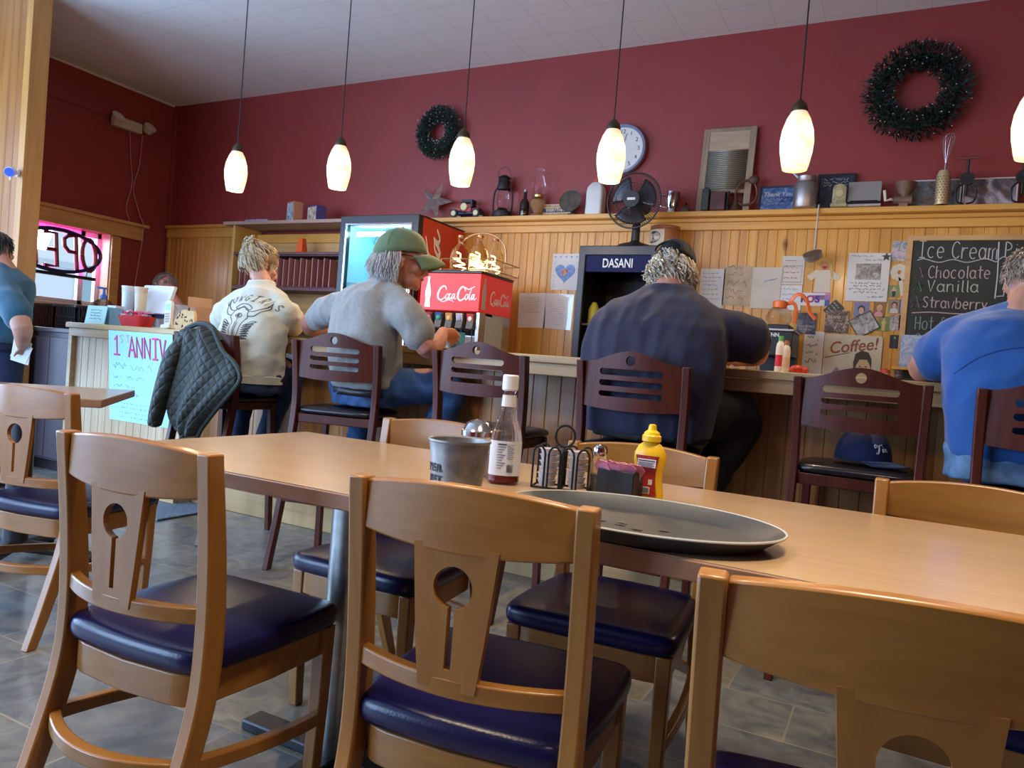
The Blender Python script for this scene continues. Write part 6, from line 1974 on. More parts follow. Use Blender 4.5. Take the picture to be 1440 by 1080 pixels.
kraft = mat('kraft', (.36, .19, .09), .8, var=.1, vscale=12)
MB().b2((-.11, -.09, 0), (.11, .09, .17)).build('carton_body', kraft, cx_, smooth=False)
MB().box((-.11, -.02, .20), (.005, .16, .09), rot=(0, -.3, 0)).build('flap', kraft, cx_, smooth=False)
MB().b2((-.13, -.12, .0), (.13, -.095, .06)).build('dark_edge_panel', black, cx_, smooth=False)

# poster taped on the host end of the bar
a, b = aty(152, 464, BY - .01), aty(268, 470, BY - .01)
pz1, pz0 = a.z - .0, aty(150, 590, BY).z
po_ = thing('anniversary_poster', 'pale cyan handmade anniversary poster taped to the host end of the bar', 'poster', (a.x, BY, 0), rot=(0, 0, 0))
W, H = .62, pz1 - pz0
dyp = .05


def pf(x, z, d=.0):
    """poster leans back from the counter edge to the panel"""
    return Vector((x, (pz1 - z) / H * dyp - .006 - d, z))


pm = MB()
pm.gridf(lambda u, v: pf(u * W, pz0 + v * H), 2, 6)
pm.build('sheet', mat('cyan_paper', (.42, .80, .84), .7), po_, solid=.001, smooth=False)
mk_p, mk_d, mk_l = mat('marker_pink', (.78, .10, .32), .6), mat('marker_grey', (.22, .38, .42), .7), mat('marker_lilac', (.70, .42, .62), .6)


def pwrite(name, s, x, z, h, r, m, sx=1.):
    mb = MB()
    write(mb, s, (0, 0, 0), h, r, sx=sx)
    mb.v = [pf(x + v.x, z + v.z, .001) + Vector((0, v.y, 0)) for v in mb.v]
    mb.build(name, m, po_)


pwrite('heading', '1', .045, pz1 - .155, .125, .0065, mk_p)
pwrite('heading', 'S T', .115, pz1 - .075, .05, .003, mk_l, 1.0)
pwrite('heading', 'ANNIV', .205, pz1 - .165, .13, .0075, mk_p, .74)
for row, (x, n, h, r, z) in enumerate(((.04, .40, .040, .0016, .245), (.04, .09, .018, .0012, .31), (.17, .20, .022, .0013, .312), (.04, .10, .018, .0012, .365), (.17, .12, .022, .0013, .367), (.04, .08, .018, .0012, .415), (.17, .16, .022, .0013, .417), (.03, .36, .012, .0009, .475), (.05, .36, .012, .0009, .505), (.10, .3, .012, .0009, .535), (.11, .3, .012, .0009, .565))):
    mb = MB()
    scribble(mb, (0, 0, 0), n, h, r, seed=300 + row)
    mb.v = [pf(x + v.x, pz1 - z + v.z, .001) + Vector((0, v.y, 0)) for v in mb.v]
    mb.build('handwriting', mk_d, po_)

# dark cabinet left of the bar with two black baskets; the OPEN sign
dc = thing('host_cabinet', 'dark plum-grey cabinet between the partition and the bar end', 'cabinet', (-5.95, 3.33, 0))
dcm = mat('plum_laminate', (.045, .032, .042), .45)
MB().b2((0, 0, .08), (.83, .42, 1.02)).build('cabinet_body', dcm, dc, bevel=.003)
MB().b2((.0, .03, 0), (.83, .42, .08)).build('plinth', black, dc, smooth=False)
MB().b2((.005, -.018, .10), (.412, -.001, .98)).build('door', dcm, dc, bevel=.002)
MB().b2((.418, -.018, .10), (.825, -.001, .98)).build('door', dcm, dc, bevel=.002)
MB().b2((-.01, -.02, 1.02), (.84, .43, 1.05)).build('worktop', mat('plum_top', (.06, .045, .055), .4), dc, bevel=.003)


def basket(label, loc, rz):
    b = thing('mesh_basket', label, 'basket', loc, rz=rz)
    w, d, h = .26, .2, .165
    m = MB()
    for k in range(14):
        x = -w / 2 + w * k / 13
        for s in (-1, 1):
            m.b2((x - .003, s * d / 2 - .003, 0), (x + .003, s * d / 2 + .003, h))
    for k in range(10):
        y = -d / 2 + d * k / 9
        for s in (-1, 1):
            m.b2((s * w / 2 - .003, y - .003, 0), (s * w / 2 + .003, y + .003, h))
    for z in (.03, .06, .09):
        for s in (-1, 1):
            m.b2((-w / 2, s * d / 2 - .003, z - .003), (w / 2, s * d / 2 + .003, z + .003)).b2((s * w / 2 - .003, -d / 2, z - .003), (s * w / 2 + .003, d / 2, z + .003))
    m.b2((-w / 2, -d / 2, 0), (w / 2, d / 2, .008))
    m.build('lattice', black, b, smooth=False)
    MB().prism(rrect(-w / 2 - .012, -d / 2 - .012, w / 2 + .012, d / 2 + .012, .02), [rrect(-w / 2 + .004, -d / 2 + .004, w / 2 - .004, d / 2 - .004, .02)], t=.016, fn=lambda x, y, z: (x, z, h + y)).build('rim', black, b, smooth=False)


basket('black lattice basket on the dark cabinet, next to the bar end', (-5.56, 3.53, 1.0505), 0)
basket('black lattice basket on the dark cabinet, next to the partition', (-5.87, 3.55, 1.0505), 0)

# OPEN sign seen from behind
os_ = thing('open_sign', 'oval neon OPEN sign hanging in the window, seen from behind', 'sign', (WL - .05, 4.20, 1.775))
nb, nr_ = mat('neon_back_blue', (.012, .018, .10), .35), mat('neon_back_red', (.13, .006, .03), .35)
oa, ob = .41, .190
MB().tube([(0, oa * cos(2 * PI * k / 48), ob * sin(2 * PI * k / 48)) for k in range(48)], .019, 8, closed=True).build('oval_tube', nb, os_)
m_red, m_blue = mat('neon_red', (1, .1, .3), .4, emit=(1, .04, .22), es=14), mat('neon_violet', (.6, .2, 1), .4, emit=(.9, .08, .75), es=12)
MB().tube([(-.024, oa * cos(2 * PI * k / 48), ob * sin(2 * PI * k / 48)) for k in range(48)], .009, 6, closed=True).build('oval_glow_tube', m_blue, os_)
LT = {'O': [_o(2, 3, 1.7, 3, 0, 360, 18)], 'P': [[(.4, 0), (.4, 6), (2.2, 6), (3.2, 5.3), (3.2, 4), (2.2, 3.1), (.4, 3.1)]], 'E': [[(3.4, 6), (.4, 6), (.4, 0), (3.4, 0)], [(.4, 3), (2.8, 3)]], 'N': [[(.4, 0), (.4, 6), (3.2, 0), (3.2, 6)]]}
for i, c in enumerate('OPEN'):
    mb, mg = MB(), MB()
    for s in LT[c]:
        pts = [(0, .375 - (i * 4.7 + p[0] + (p[1] - 3) * .12) * .040, (p[1] - 3) * .050) for p in s]
        pts = [(x, y, z) for x, y, z in pts]
        mb.tube(pts, .019, 8)
        mg.tube([(-.022, y, z) for x, y, z in pts], .008, 6)
    L_ = mb.build('letter_tube', nr_, os_)
    mg.build('glow_tube', m_red, L_)
MB().b2((-.06, -.38, -.235), (.0, .38, -.205)).build('transformer_bar', black, os_, bevel=.004)
for s in (-1, 1):
    MB().tube([(0, s * .25, ob * .8), (0, s * .25, .225)], .003, 5).build('hanging_chain', tin, os_)
for s in (-1, 1):
    MB().tube([(-.03, s * .3, -.205), (-.012, s * .3, -ob * .68)], .004, 5).build('stay', black, os_)

# items on the bar by the man in the green cap
x = aty(602, 470, 3.52).x
gj = thing('sugar_shaker', 'glass jar shaker with chrome lid on the bar before the fountain', 'shaker', (x, 3.50, BT + .0005))
MB().lathe([(0, 0), (.030, 0), (.034, .006), (.034, .075), (.030, .085), (0, .085)], 16).build('jar', gl, gj)
MB().lathe([(0, .003), (.030, .003), (.030, .05), (0, .05)], 16).build('sugar', mat('sugar_white', (.7, .7, .7)), gj)
MB().lathe([(.032, .082), (.036, .084), (.036, .095), (.02, .108), (0, .11)], 20).build('chrome_lid', chrome, gj)
x = aty(619, 470, 3.56).x
for k, dx in enumerate((0, .045)):
    s_ = thing('salt_shaker', ('chrome topped shaker beside the sugar jar on the bar', 'chrome topped shaker touching the blue mug on the bar')[k], 'shaker', (x + dx, 3.60 - .04 * k, BT + .0005))
    MB().lathe([(0, 0), (.018, 0), (.020, .004), (.016, .06), (0, .06)], 12).build('jar', gl, s_)
    MB().lathe([(0, .0605), (.017, .0605), (.018, .075), (.010, .088), (0, .09)], 16).build('chrome_top', chrome, s_)
pl = tag(MB().lathe([(0, 0), (.05, 0), (.085, .010), (.088, .012), (.084, .012), (.05, .004), (0, .004)], 32).build('saucer', mat('china', (.70, .68, .66), .25)), 'small white plate on the bar under the man in the green cap', 'plate')
pl.location = (aty(598, 486, 3.30).x, 3.27, BT + .0005)
mx = aty(643, 470, 3.42).x
bm_ = thing('mug', 'bright blue mug held by the man in the green cap', 'mug', (mx, 3.42, BT + .0005), rz=2.6)
MB().lathe([(0, 0), (.036, 0), (.04, .006), (.042, .095), (.039, .095), (.037, .01), (0, .01)], 28).build('mug_body', mat('mug_blue', (.03, .30, .55), .25, coat=.4), bm_)
MB().tube(spline([(.041, 0, .08), (.072, 0, .075), (.072, 0, .03), (.040, 0, .02)], 6), .006, 8).build('handle', mat('mug_blue', (.03, .3, .55)), bm_)
fw = tag(MB().b2((-.06, -.02, 0), (.06, .02, .012)).build('fork_rest', mat('china', (.7, .7, .7)), bevel=.004), 'folded white napkin on the bar by the elbow of the man in navy', 'napkin')
fw.location = (aty(1003, 513, 3.25).x, 3.25, BT + .0005)
# ================================================================ PEOPLE
from mathutils import noise
from mathutils.bvhtree import BVHTree
skin = mat('skin', (.50, .245, .165), .5, var=.10, vscale=16, sss=.08)
skin2 = mat('skin_ruddy', (.50, .215, .15), .5, var=.14, vscale=18, sss=.08)
eye_w, eye_d = mat('eye_white', (.65, .62, .58), .25), mat('eye_iris', (.05, .04, .03), .2)
lip = mat('lip', (.36, .12, .10), .5)


def V(*a):
    return Vector(a)


def J(px, py, y):
    return aty(px, py, y)


def ering(c, right, fwd, a, b, n=24, e=.85, back=1.):
    out = []
    for k in range(n):
        q = 2 * PI * k / n
        x = a * math.copysign(abs(cos(q)) ** e, cos(q))
        y = b * math.copysign(abs(sin(q)) ** e, sin(q))
        if y < 0:
            y *= back
        out.append(c + right * x + fwd * y)
    return out


def limb(mb, pts, rs, n=14, sub=5):
    P_ = spline(pts, sub)
    R_ = [v.x for v in spline([(r, 0, 0) for r in rs], sub)]
    mb.tube(P_, R_, n)
    mb.ell(P_[0], R_[0] * .98, n=12, m=8)
    mb.ell(P_[-1], R_[-1] * .98, n=12, m=8)
    return mb


def hand(mb, wrist, d, nrm, s=1., curl=.6, thumb=1):
    """palm, four unequal bent fingers and a thumb off the palm's side; d = towards the fingertips, nrm = back of the hand"""
    d = d.normalized()
    nrm = (nrm - d * nrm.dot(d)).normalized()
    sd = d.cross(nrm) * thumb
    Rm = Matrix((sd, d, nrm)).transposed()
    rings_ = []
    for t, a, b in ((0, .026, .018), (.25, .033, .019), (.6, .041, .017), (.95, .042, .014)):
        rings_.append(ering(wrist + d * (.09 * t * s), sd, nrm, a * s, b * s, 14, .8))
    mb.loft(rings_)
    for k, (L_, off) in enumerate(((.070, .031), (.078, .011), (.073, -.010), (.056, -.030))):
        p = wrist + d * (.083 * s) + sd * (off * s)
        pts = [p - d * .01]
        a = 0
        dd = d.copy()
        p0 = p
        for j, fr_ in enumerate((.45, .32, .23)):
            a += curl * (.7 if j == 0 else .9)
            dd = d * cos(a) - nrm * sin(a) + sd * (off * .6)
            p0 = p0 + dd.normalized() * (L_ * fr_ * s)
            pts.append(p0.copy())
        mb.tube(pts, [.0092 * s, .009 * s, .0082 * s, .0068 * s], 8)
        mb.ell(pts[-1], .0068 * s, n=8, m=6)
    p = wrist + d * (.025 * s) + sd * (.026 * s)
    pts = [p, p + (sd * .8 + d * .5 - nrm * .2) * (.032 * s), p + (sd * .95 + d * 1.1 - nrm * (.3 + .3 * curl)) * (.042 * s), p + (sd * .75 + d * 1.7 - nrm * (.4 + .5 * curl)) * (.048 * s)]
    mb.tube(pts, [.0125 * s, .0115 * s, .0098 * s, .0075 * s], 8)
    mb.ell(pts[-1], .0075 * s, n=8, m=6)


def head_frame(c, yaw, pitch=0., roll=0.):
    """columns: right, forward, up of the head"""
    R_ = Matrix.Rotation(yaw, 3, 'Z') @ Matrix.Rotation(pitch, 3, 'X') @ Matrix.Rotation(roll, 3, 'Y')
    return lambda x, y, z: c + R_ @ Vector((x, y, z)), R_


def head(mb, c, yaw, pitch=0., s=1., roll=0., jaw=1.):
    h, R_ = head_frame(c, yaw, pitch, roll)
    rot = R_.to_euler()
    e = lambda p, r, k=None: mb.ell(h(*[q * s for q in p]), tuple(q * s for q in r), rot=rot, n=18, m=12)
    e((0, -.012, .028), (.076, .092, .086))
    e((0, .022, -.01), (.064, .066, .085))
    e((0, .040, -.066), (.050 * jaw, .046, .040))
    e((0, .074, -.088), (.024, .018, .018))
    e((0, .070, .040), (.055, .022, .030))
    e((0, .082, .026), (.048, .014, .010))
    e((.040, .062, -.022), (.024, .024, .022))
    e((-.040, .062, -.022), (.024, .024, .022))
    mb.tube([h(0, .085 * s, .018 * s), h(0, .101 * s, -.012 * s), h(0, .110 * s, -.030 * s), h(0, .092 * s, -.040 * s)], [.010 * s, .011 * s, .014 * s, .010 * s], 10)
    for q in (-1, 1):
        e((q * .012, .096, -.034), (.009, .010, .007))
        # ear: rim and lobe
        mb.tube([h(q * (.077 + .010 * sin(t)) * s, (-.012 - .020 * cos(t * 1.0)) * s, (-.004 + .032 * sin(t)) * s) for t in [(-1.4 + 3.4 * i / 10) for i in range(11)]], .0075 * s, 8)
        e((q * .078, -.008, -.012), (.008, .016, .026))
    e((0, .088, -.052), (.022, .012, .007))
    e((0, .086, -.063), (.020, .012, .008))
    return h, R_, rot


def face_parts(h, rot, s, parent, off):
    m = MB()
    for q in (-1, 1):
        m.use(0).ell(h(q * .031 * s, .074 * s, .012 * s) - off, .0125 * s, n=12, m=8)
        m.use(1).ell(h(q * .031 * s, .0835 * s, .012 * s) - off, .0050 * s, n=10, m=6)
    m.build('eye', [eye_w, eye_d], parent)
    MB().tube([h(-.020 * s, .094 * s, -.0575 * s) - off, h(0, .1005 * s, -.0565 * s) - off, h(.020 * s, .094 * s, -.0575 * s) - off], .0032 * s, 6).build('mouth', lip, parent)


def finish(mb, name, m, root, vox=.008, it=6, wr=0., wsc=9., seed=0., stretch=None, dec=0.):
    """fuse the pieces into one skin, smooth it and lay in folds"""
    o = mb.build(name, m, None, remesh=vox, rsm=it)
    me = o.data
    if wr:
        ns = [v.normal.copy() for v in me.vertices]
        st_ = Vector(stretch or (1, 1, 1))
        for v, n in zip(me.vertices, ns):
            p = Vector((v.co.x * st_.x, v.co.y * st_.y, v.co.z * st_.z)) * wsc
            a = noise.noise(p + Vector((seed, 0, 0)))
            b = noise.noise(p * 2.1 + Vector((0, seed, 3)))
            v.co += n * (wr * ((1 - abs(a) * 2.4) * .6 + b * .5))
    me.transform(Matrix.Translation(-root.location))
    me.update()
    o.parent = root
    me.polygons.foreach_set('use_smooth', [True] * len(me.polygons))
    return o


def bvh_of(o, root):
    vs = [v.co + root.location for v in o.data.vertices]
    return BVHTree.FromPolygons(vs, [list(p.vertices) for p in o.data.polygons])


def drape(mb_or_obj, tree, origin, ux, uz, d, parent, m, name, off=.0025):
    """lay flat marks (x,z) on the cloth by casting along d"""
    n_ = 0
    out = []
    for v in mb_or_obj.v:
        p = origin + ux * v.x + uz * v.z
        hit = tree.ray_cast(p - d * .5, d, 1.2)
        q = hit[0] if hit[0] is not None else p
        out.append(q - d * (off - v.y * .5) - parent.location)
    mb_or_obj.v = out
    return mb_or_obj.build(name, m, parent)


def strands(h, s, n, dirs, L_, r, curl, seed, mats, parent, name, off, gravity=.6, freq=9., root_r=(.078, .094, .090), cz=.026, side_out=.2, amp=.014):
    """hair as many short tapering tubes rooted on the skull; dirs(u,v) gives polar angles"""
    Rn = random.Random(seed)
    mb = MB()
    for k in range(n):
        th, ph = dirs(Rn)
        d = Vector((cos(ph) * cos(th), cos(ph) * sin(th), sin(ph)))
        p = Vector((root_r[0] * d.x, root_r[1] * d.y - .012, root_r[2] * d.z + cz)) * s
        L = L_ * Rn.uniform(.7, 1.25) * s
        t = Vector((d.x * side_out, d.y * side_out, -gravity)).normalized()
        t = (t - d * t.dot(d) * .8).normalized()
        sd = d.cross(t)
        pts = []
        a0, fr_ = Rn.uniform(0, 6.3), freq * Rn.uniform(.7, 1.3)
        for j in range(7):
            q = j / 6
            w_ = amp * curl * q ** .5 * s
            pts.append(p + t * (L * q) + d * (.004 * s + w_ * cos(a0 + q * fr_) + .006 * s * q) + sd * (w_ * sin(a0 + q * fr_)))
        mb.use(k % len(mats)).tube([h(*pp) - off for pp in pts], [r * s * (1.15 - .75 * j / 6) for j in range(7)], 5)
    return mb.build(name, mats, parent)


def cap_part(h, s, mcap, parent, off, name='cap', brim=True, z0=.035, tilt=.0, strap=False, mbrim=None, backdown=.02):
    m = MB()
    rr = []
    n = 28
    for i in range(9):
        a = (i / 8) * PI / 2
        r = cos(a) ** .75 if i < 8 else 0.02
        z = z0 + .098 * sin(a)
        ring_ = []
        for k in range(n):
            q = 2 * PI * k / n
            y = sin(q)
            low = (-backdown * (1 - i / 8) * (1 if y < 0 else .0) * abs(y))
            ring_.append(h(.088 * cos(q) * r * s, (.105 * y * r - .010) * s, (z + low + .012 * max(0, y) * (1 - i / 8)) * s) - off)
        rr.append(ring_)
    m.loft(rr, caps=False)
    c = m.build(name, mcap, parent, solid=.003)
    MB().ell(h(0, -.01 * s, (z0 + .100) * s) - off, .007 * s, n=10, m=6).build('button', mcap, c)
    mm = MB()
    for k in range(6):
        q = k * PI / 3 + .5
        mm.tube([h(.0895 * cos(q) * cos(a) ** .75 * s, (.1065 * sin(q) * cos(a) ** .75 - .01) * s, (z0 + .0995 * sin(a)) * s) - off for a in [PI / 2 * i / 8 * .97 for i in range(1, 9)]], .0011 * s, 5)
    mm.build('seam', mcap, c)
    if brim:
        m = MB()
        def bf(u, v):
            a = PI * (.12 + .76 * u)
            e = .012 + .075 * v * sin(a) ** .6
            x, y = (.088 * cos(a)) * (1 + .02 * v), .100 * sin(a) - .010 + e
            return h(x * s, y * s, (z0 + .012 * sin(a) - .10 * v * v * .28 - .22 * (x / .1) ** 2 * .12 * (1 + v)) * s) - off
        m.gridf(bf, 18, 6)
        m.build('brim', mbrim or mcap, c, solid=.004)
    return c


def torso(mb, rows, ease=0.):
    """rows: centre, half width, half depth, yaw, (belly/back factor)"""
    rr = []
    for r in rows:
        c, a, b, yw = r[:4]
        right = V(cos(yw), sin(yw), 0)
        fwd = V(-sin(yw), cos(yw), 0)
        if len(r) > 4:
            fwd = (fwd + V(0, 0, r[4])).normalized()
        rr.append(ering(c, right, fwd, a + ease, b + ease, 28, .82))
    mb.loft(rr)


# ---------------------------------------------------------------- man in navy, leaning over the bar
def man_navy():
    t = thing('person', 'broad person in a navy shirt and dark cap leaning on the bar, curly white hair', 'person', (-.9, 2.95, 0))
    L = t.location
    pel, wai, che, sho, nek = J(912, 620, 2.96), J(914, 560, 2.97), J(920, 490, 3.00), J(932, 425, 3.07), J(942, 402, 3.14)
    hc = J(946, 385, 3.215)
    rs, re, rw = J(1014, 458, 3.08), J(1064, 505, 3.22), J(1035, 508, 3.42)
    ls, le, lw = J(874, 448, 3.10), J(858, 505, 3.26), J(880, 497, 3.45)
    re.z, le.z, rw.z, lw.z = BT + .075, BT + .08, BT + .045, BT + .045
    pel.z = .915
    hips = [pel + V(s * .11, .03, -.02) for s in (-1, 1)]
    kn = [V(-1.10, 3.225, .87), V(-.57, 3.215, .88)]
    an = [V(-1.01, 3.14, .39), V(-.77, 3.14, .39)]
    m = MB()
    torso(m, [(pel + V(0, 0, -.05), .18, .13, 0), (wai, .20, .15, 0), (che, .22, .15, 0), (sho, .19, .10, 0), (nek + V(0, 0, -.02), .075, .07, 0)])
    limb(m, [nek + V(0, -.02, -.06), nek, hc + V(0, -.01, -.06)], [.075, .066, .062])
    limb(m, [rs, re, rw], [.06, .05, .032]); limb(m, [ls, le, lw], [.06, .05, .032])
    hand(m, rw, V(-1, .15, 0), V(0, .2, 1), 1., .35, 1); hand(m, lw, V(1, .2, 0), V(0, .2, 1), 1., .35, -1)
    for i in (0, 1):
        limb(m, [hips[i], kn[i], an[i]], [.09, .065, .045])
        limb(m, [an[i], an[i] + V(0, .10, -.05)], [.04, .035])
    h, R_, rot = head(m, hc, 0.0, -.38, 1.0)
    finish(m, 'body', skin2, t, .008, 5)
    face_parts(h, rot, 1., t, L)
    # shirt
    navy = mat('navy_cotton', (.026, .025, .050), .9, var=.12, vscale=10, bump=.12, bscale=240, sheen=.08)
    m = MB()
    torso(m, [(V(pel.x, 2.95, .80), .255, .160, 0), (V(wai.x, 2.95, .95), .280, .172, 0), (V(wai.x, 2.95, 1.06), .292, .172, 0), (V(che.x, 2.97, 1.15), .30, .172, 0), (V(che.x, 3.00, 1.24), .292, .165, 0), ((che + sho) / 2 + V(0, 0.01, .05), .262, .150, 0), (sho + V(0, 0, .0), .205, .118, 0), (nek + V(0, -.03, -.035), .125, .088, 0), (nek + V(0, -.01, .0), .092, .080, 0)])
    mid = re * .58 + rs * .42
    limb(m, [rs + V(-.12, -.02, -.05), rs + V(-.0, .0, -.035), mid + V(.02, 0, .01), re * .64 + rs * .36 + V(.01, 0, .01)], [.085, .106, .100, .098])
    mid = le * .58 + ls * .42
    limb(m, [ls + V(.12, -.02, -.05), ls + V(.0, .0, -.04), mid, le * .8 + ls * .2 + V(0, 0, .01)], [.085, .104, .092, .085])
    finish(m, 'shirt', navy, t, .010, 22, .011, 6., 3., (2.0, 1, .55))
    pants = mat('dark_olive_twill', (.022, .022, .016), .85, var=.2, vscale=12)
    m = MB()
    torso(m, [(V(pel.x, 2.96, .785), .23, .16, 0), (V(pel.x, 2.96, .95), .245, .165, 0)])
    for i in (0, 1):
        limb(m, [hips[i], (hips[i] + kn[i]) / 2 + V(0, 0, .01), kn[i], (kn[i] + an[i]) / 2, an[i] + V(0, 0, .02)], [.125, .104, .090, .076, .070])
    finish(m, 'trousers', pants, t, .010, 6, .008, 9., 5.)
    sh = MB()
    for i in (0, 1):
        sh.loft([ering(an[i] + V(0, y, z), V(1, 0, 0), V(0, 0, 1), a, b, 14) for y, z, a, b in ((-.07, -.07, .03, .03), (-.05, -.065, .042, .045), (.05, -.075, .045, .035), (.13, -.085, .042, .025), (.17, -.088, .02, .015))])
    sh.build('shoe', mat('shoe_dark', (.02, .02, .02), .5), t)
    hm = [mat('hair_white', (.74, .66, .50), .6), mat('hair_cream', (.52, .43, .29), .6), mat('hair_grey', (.42, .38, .32), .6)]
    strands(h, 1., 420, lambda R: (R.uniform(-PI * 1.10, PI * .10), R.uniform(-.55, .35)), .085, .0058, 1.0, 4, hm, t, 'curly_hair', L, .8, 8., side_out=.5)
    strands(h, 1., 46, lambda R: (R.uniform(-PI * .62, -PI * .38), R.uniform(.35, .75)), .05, .005, .8, 9, hm, t, 'hair_in_strap_gap', L, .6, 7.)
    bl = mat('cap_black', (.012, .013, .012), .8)
    cp = cap_part(h, 1.05, bl, t, L, z0=.040, backdown=.0)
    MB().tube([h(.062 * cos(a), -.108 + .0 * a, .052 + .045 * sin(a)) - L for a in [PI * i / 14 for i in range(15)]], .005, 6).build('strap_arch', bl, cp)
    beard = MB()
    strands(h, 1., 60, lambda R: (R.uniform(.2, 2.9), R.uniform(-1.0, -.55)), .03, .004, .4, 31, hm, t, 'beard', L, .9, 4.)


man_navy()


# ---------------------------------------------------------------- man in grey with the green cap, turned to the fountain
def man_grey():
    t = thing('person', 'older person in a heather grey T-shirt and green cap looking towards the soda fountain', 'person', (-2.35, 2.98, 0))
    L = t.location
    yw = -.62                        # turned to the right
    pel, wai, che, sho, nek = J(514, 556, 2.98), J(514, 530, 2.98), J(512, 470, 2.97), J(518, 410, 3.0), J(543, 394, 3.04)
    pel.z = .905
    hc = J(564, 369, 3.08)
    ls, le, lw = J(466, 428, 3.05), J(436, 466, 3.16), J(505, 478, 3.40)
    rs, re, rw = J(572, 434, 2.93), J(597, 512, 2.96), J(622, 482, 3.24)
    le.z = BT + .065; lw.z = BT + .05; rw.z = BT + .085; re.z = 1.09
    hips = [pel + V(-.10, .0, -.03), pel + V(.09, -.02, -.03)]
    kn = [V(-2.50, 3.225, .89), V(-1.99, 3.20, .89)]
    an = [V(-2.50, 3.10, .39), V(-2.14, 3.12, .39)]
    m = MB()
    torso(m, [(pel + V(0, 0, -.05), .16, .12, yw * .4), (wai, .17, .125, yw * .5), (che, .19, .125, yw * .7), (sho, .165, .09, yw * .7), (nek + V(0, 0, -.05), .07, .065, yw)])
    limb(m, [sho + V(.02, .02, -.03), nek, hc + V(-.005, -.01, -.055)], [.065, .068, .066])
    limb(m, [ls, le, lw], [.056, .050, .030]); limb(m, [rs, re, (re + rw) / 2 + V(.015, 0, -.02), rw], [.056, .047, .042, .028])
    gd = bm_.location + V(0, 0, .05) - rw
    hand(m, rw, V(gd.x, gd.y, -.01), V(-.5, -.4, .75), 1.0, .55, -1); hand(m, lw, V(1, .2, 0), V(0, .2, 1), 1., .3, -1)
    for i in (0, 1):
        limb(m, [hips[i], kn[i], an[i]], [.09, .062, .045])
        limb(m, [an[i], an[i] + V(0, .10, -.05)], [.04, .035])
    h, R_, rot = head(m, hc, -.88, -.06, 1.22, jaw=1.1)
    finish(m, 'body', skin2, t, .0065, 4)
    face_parts(h, rot, 1.22, t, L)
    gry = mat('heather_grey', (.27, .265, .245), .9, var=.10, vscale=70, bump=.1, bscale=260, sheen=.3)
    m = MB()
    wy_ = yw * .62
    torso(m, [(V(pel.x, pel.y, .865), .200, .150, yw * .5), (wai + V(-.0, 0, .02), .203, .152, yw * .55), ((wai + che) / 2, .212, .155, wy_), (che, .222, .150, wy_), ((che + sho) / 2 + V(0, 0, .01), .212, .138, wy_), (sho * .8 + che * .2 + V(.0, 0, .025), .182, .118, wy_), (sho * .6 + nek * .4 + V(0, 0, .0), .128, .096, wy_), (nek + V(-.012, 0, -.022), .088, .082, yw), (nek + V(-.004, 0, .006), .074, .074, yw)])
    limb(m, [ls + V(.11, -.01, -.03), ls + V(.01, .0, -.025), ls * .62 + le * .38, ls * .42 + le * .58], [.066, .077, .074, .074])
    limb(m, [rs + V(-.10, .02, -.03), rs + V(-.0, .0, -.03), rs * .5 + re * .5, rs * .34 + re * .66], [.066, .080, .078, .082])
    for a_ in (ls, rs):
        limb(m, [nek + V(0, .0, -.055), (nek + a_) / 2 + V(0, 0, -.042), a_ + V(0, 0, -.022)], [.078, .078, .074])
    finish(m, 'shirt', gry, t, .009, 20, .010, 7., 7., (1.6, 1, .7))
    jean = mat('blue_denim', (.030, .085, .22), .85, var=.35, vscale=18, bump=.1, bscale=300)
    m = MB()
    torso(m, [(V(pel.x, pel.y, .782), .18, .14, yw * .4), (V(pel.x, pel.y, .90), .188, .14, yw * .5)])
    for i in (0, 1):
        limb(m, [hips[i], (hips[i] + kn[i]) / 2 + V(0, 0, .01), kn[i], (kn[i] + an[i]) / 2, an[i] + V(0, 0, .02)], [.110, .090, .082, .068, .064])
    finish(m, 'jeans', jean, t, .009, 6, .006, 11., 2.)
    m = MB()
    m.loft([ering(V(pel.x, pel.y, .865 + z), V(cos(yw * .5), sin(yw * .5), 0), V(-sin(yw * .5), cos(yw * .5), 0), .1905, .1425, 28) for z in (-.034, .002)], caps=False)
    m.v = [v - L for v in m.v]
    m.build('belt', mat('belt_black', (.015, .013, .012), .4), t, solid=.003)
    sh = MB()
    for i in (0, 1):
        sh.loft([ering(an[i] - L + V(0, y, z), V(1, 0, 0), V(0, 0, 1), a, b, 14) for y, z, a, b in ((-.07, -.07, .03, .03), (-.05, -.065, .042, .045), (.05, -.075, .045, .035), (.13, -.085, .042, .025), (.17, -.088, .02, .015))])
    sh.build('shoe', mat('shoe_dark', (.02, .02, .02)), t)
    hm = [mat('hair_silver', (.46, .44, .42), .55), mat('hair_ash', (.36, .34, .32), .55), mat('hair_pale', (.56, .54, .50), .55)]
    strands(h, 1.2, 1300, lambda R: (R.uniform(-PI * 1.0, PI * .0), R.uniform(-.85, .25)), .080, .0021, .45, 14, hm, t, 'grey_hair', L, .85, 4., side_out=.75)
    strands(h, 1.2, 40, lambda R: (R.uniform(1.15, 2.0), R.uniform(-.63, -.55)), .022, .0035, .3, 15, hm, t, 'moustache', L, .6, 3., root_r=(.072, .100, .09))
    grn = mat('sage_cap', (.125, .175, .085), .85, var=.12, vscale=14, bump=.15, bscale=260, sheen=.2)
    cap_part(h, 1.27, grn, t, L, z0=.034, backdown=.022)
    g = MB()
    for q in (-1, 1):
        g.tube([h(q * .097, -.01, .027) - L, h(q * .084, .104, .029) - L], .0028, 6)
        g.tube([h(q * .041 + .024 * cos(a), .122 - .014 * abs(cos(a)), .014 + .019 * sin(a)) - L for a in [2 * PI * i / 16 for i in range(16)]], .0018, 5, closed=True)
    g.build('glasses_frame', mat('wire_frame', (.10, .09, .08), .3, metal=.8), t)


man_grey()


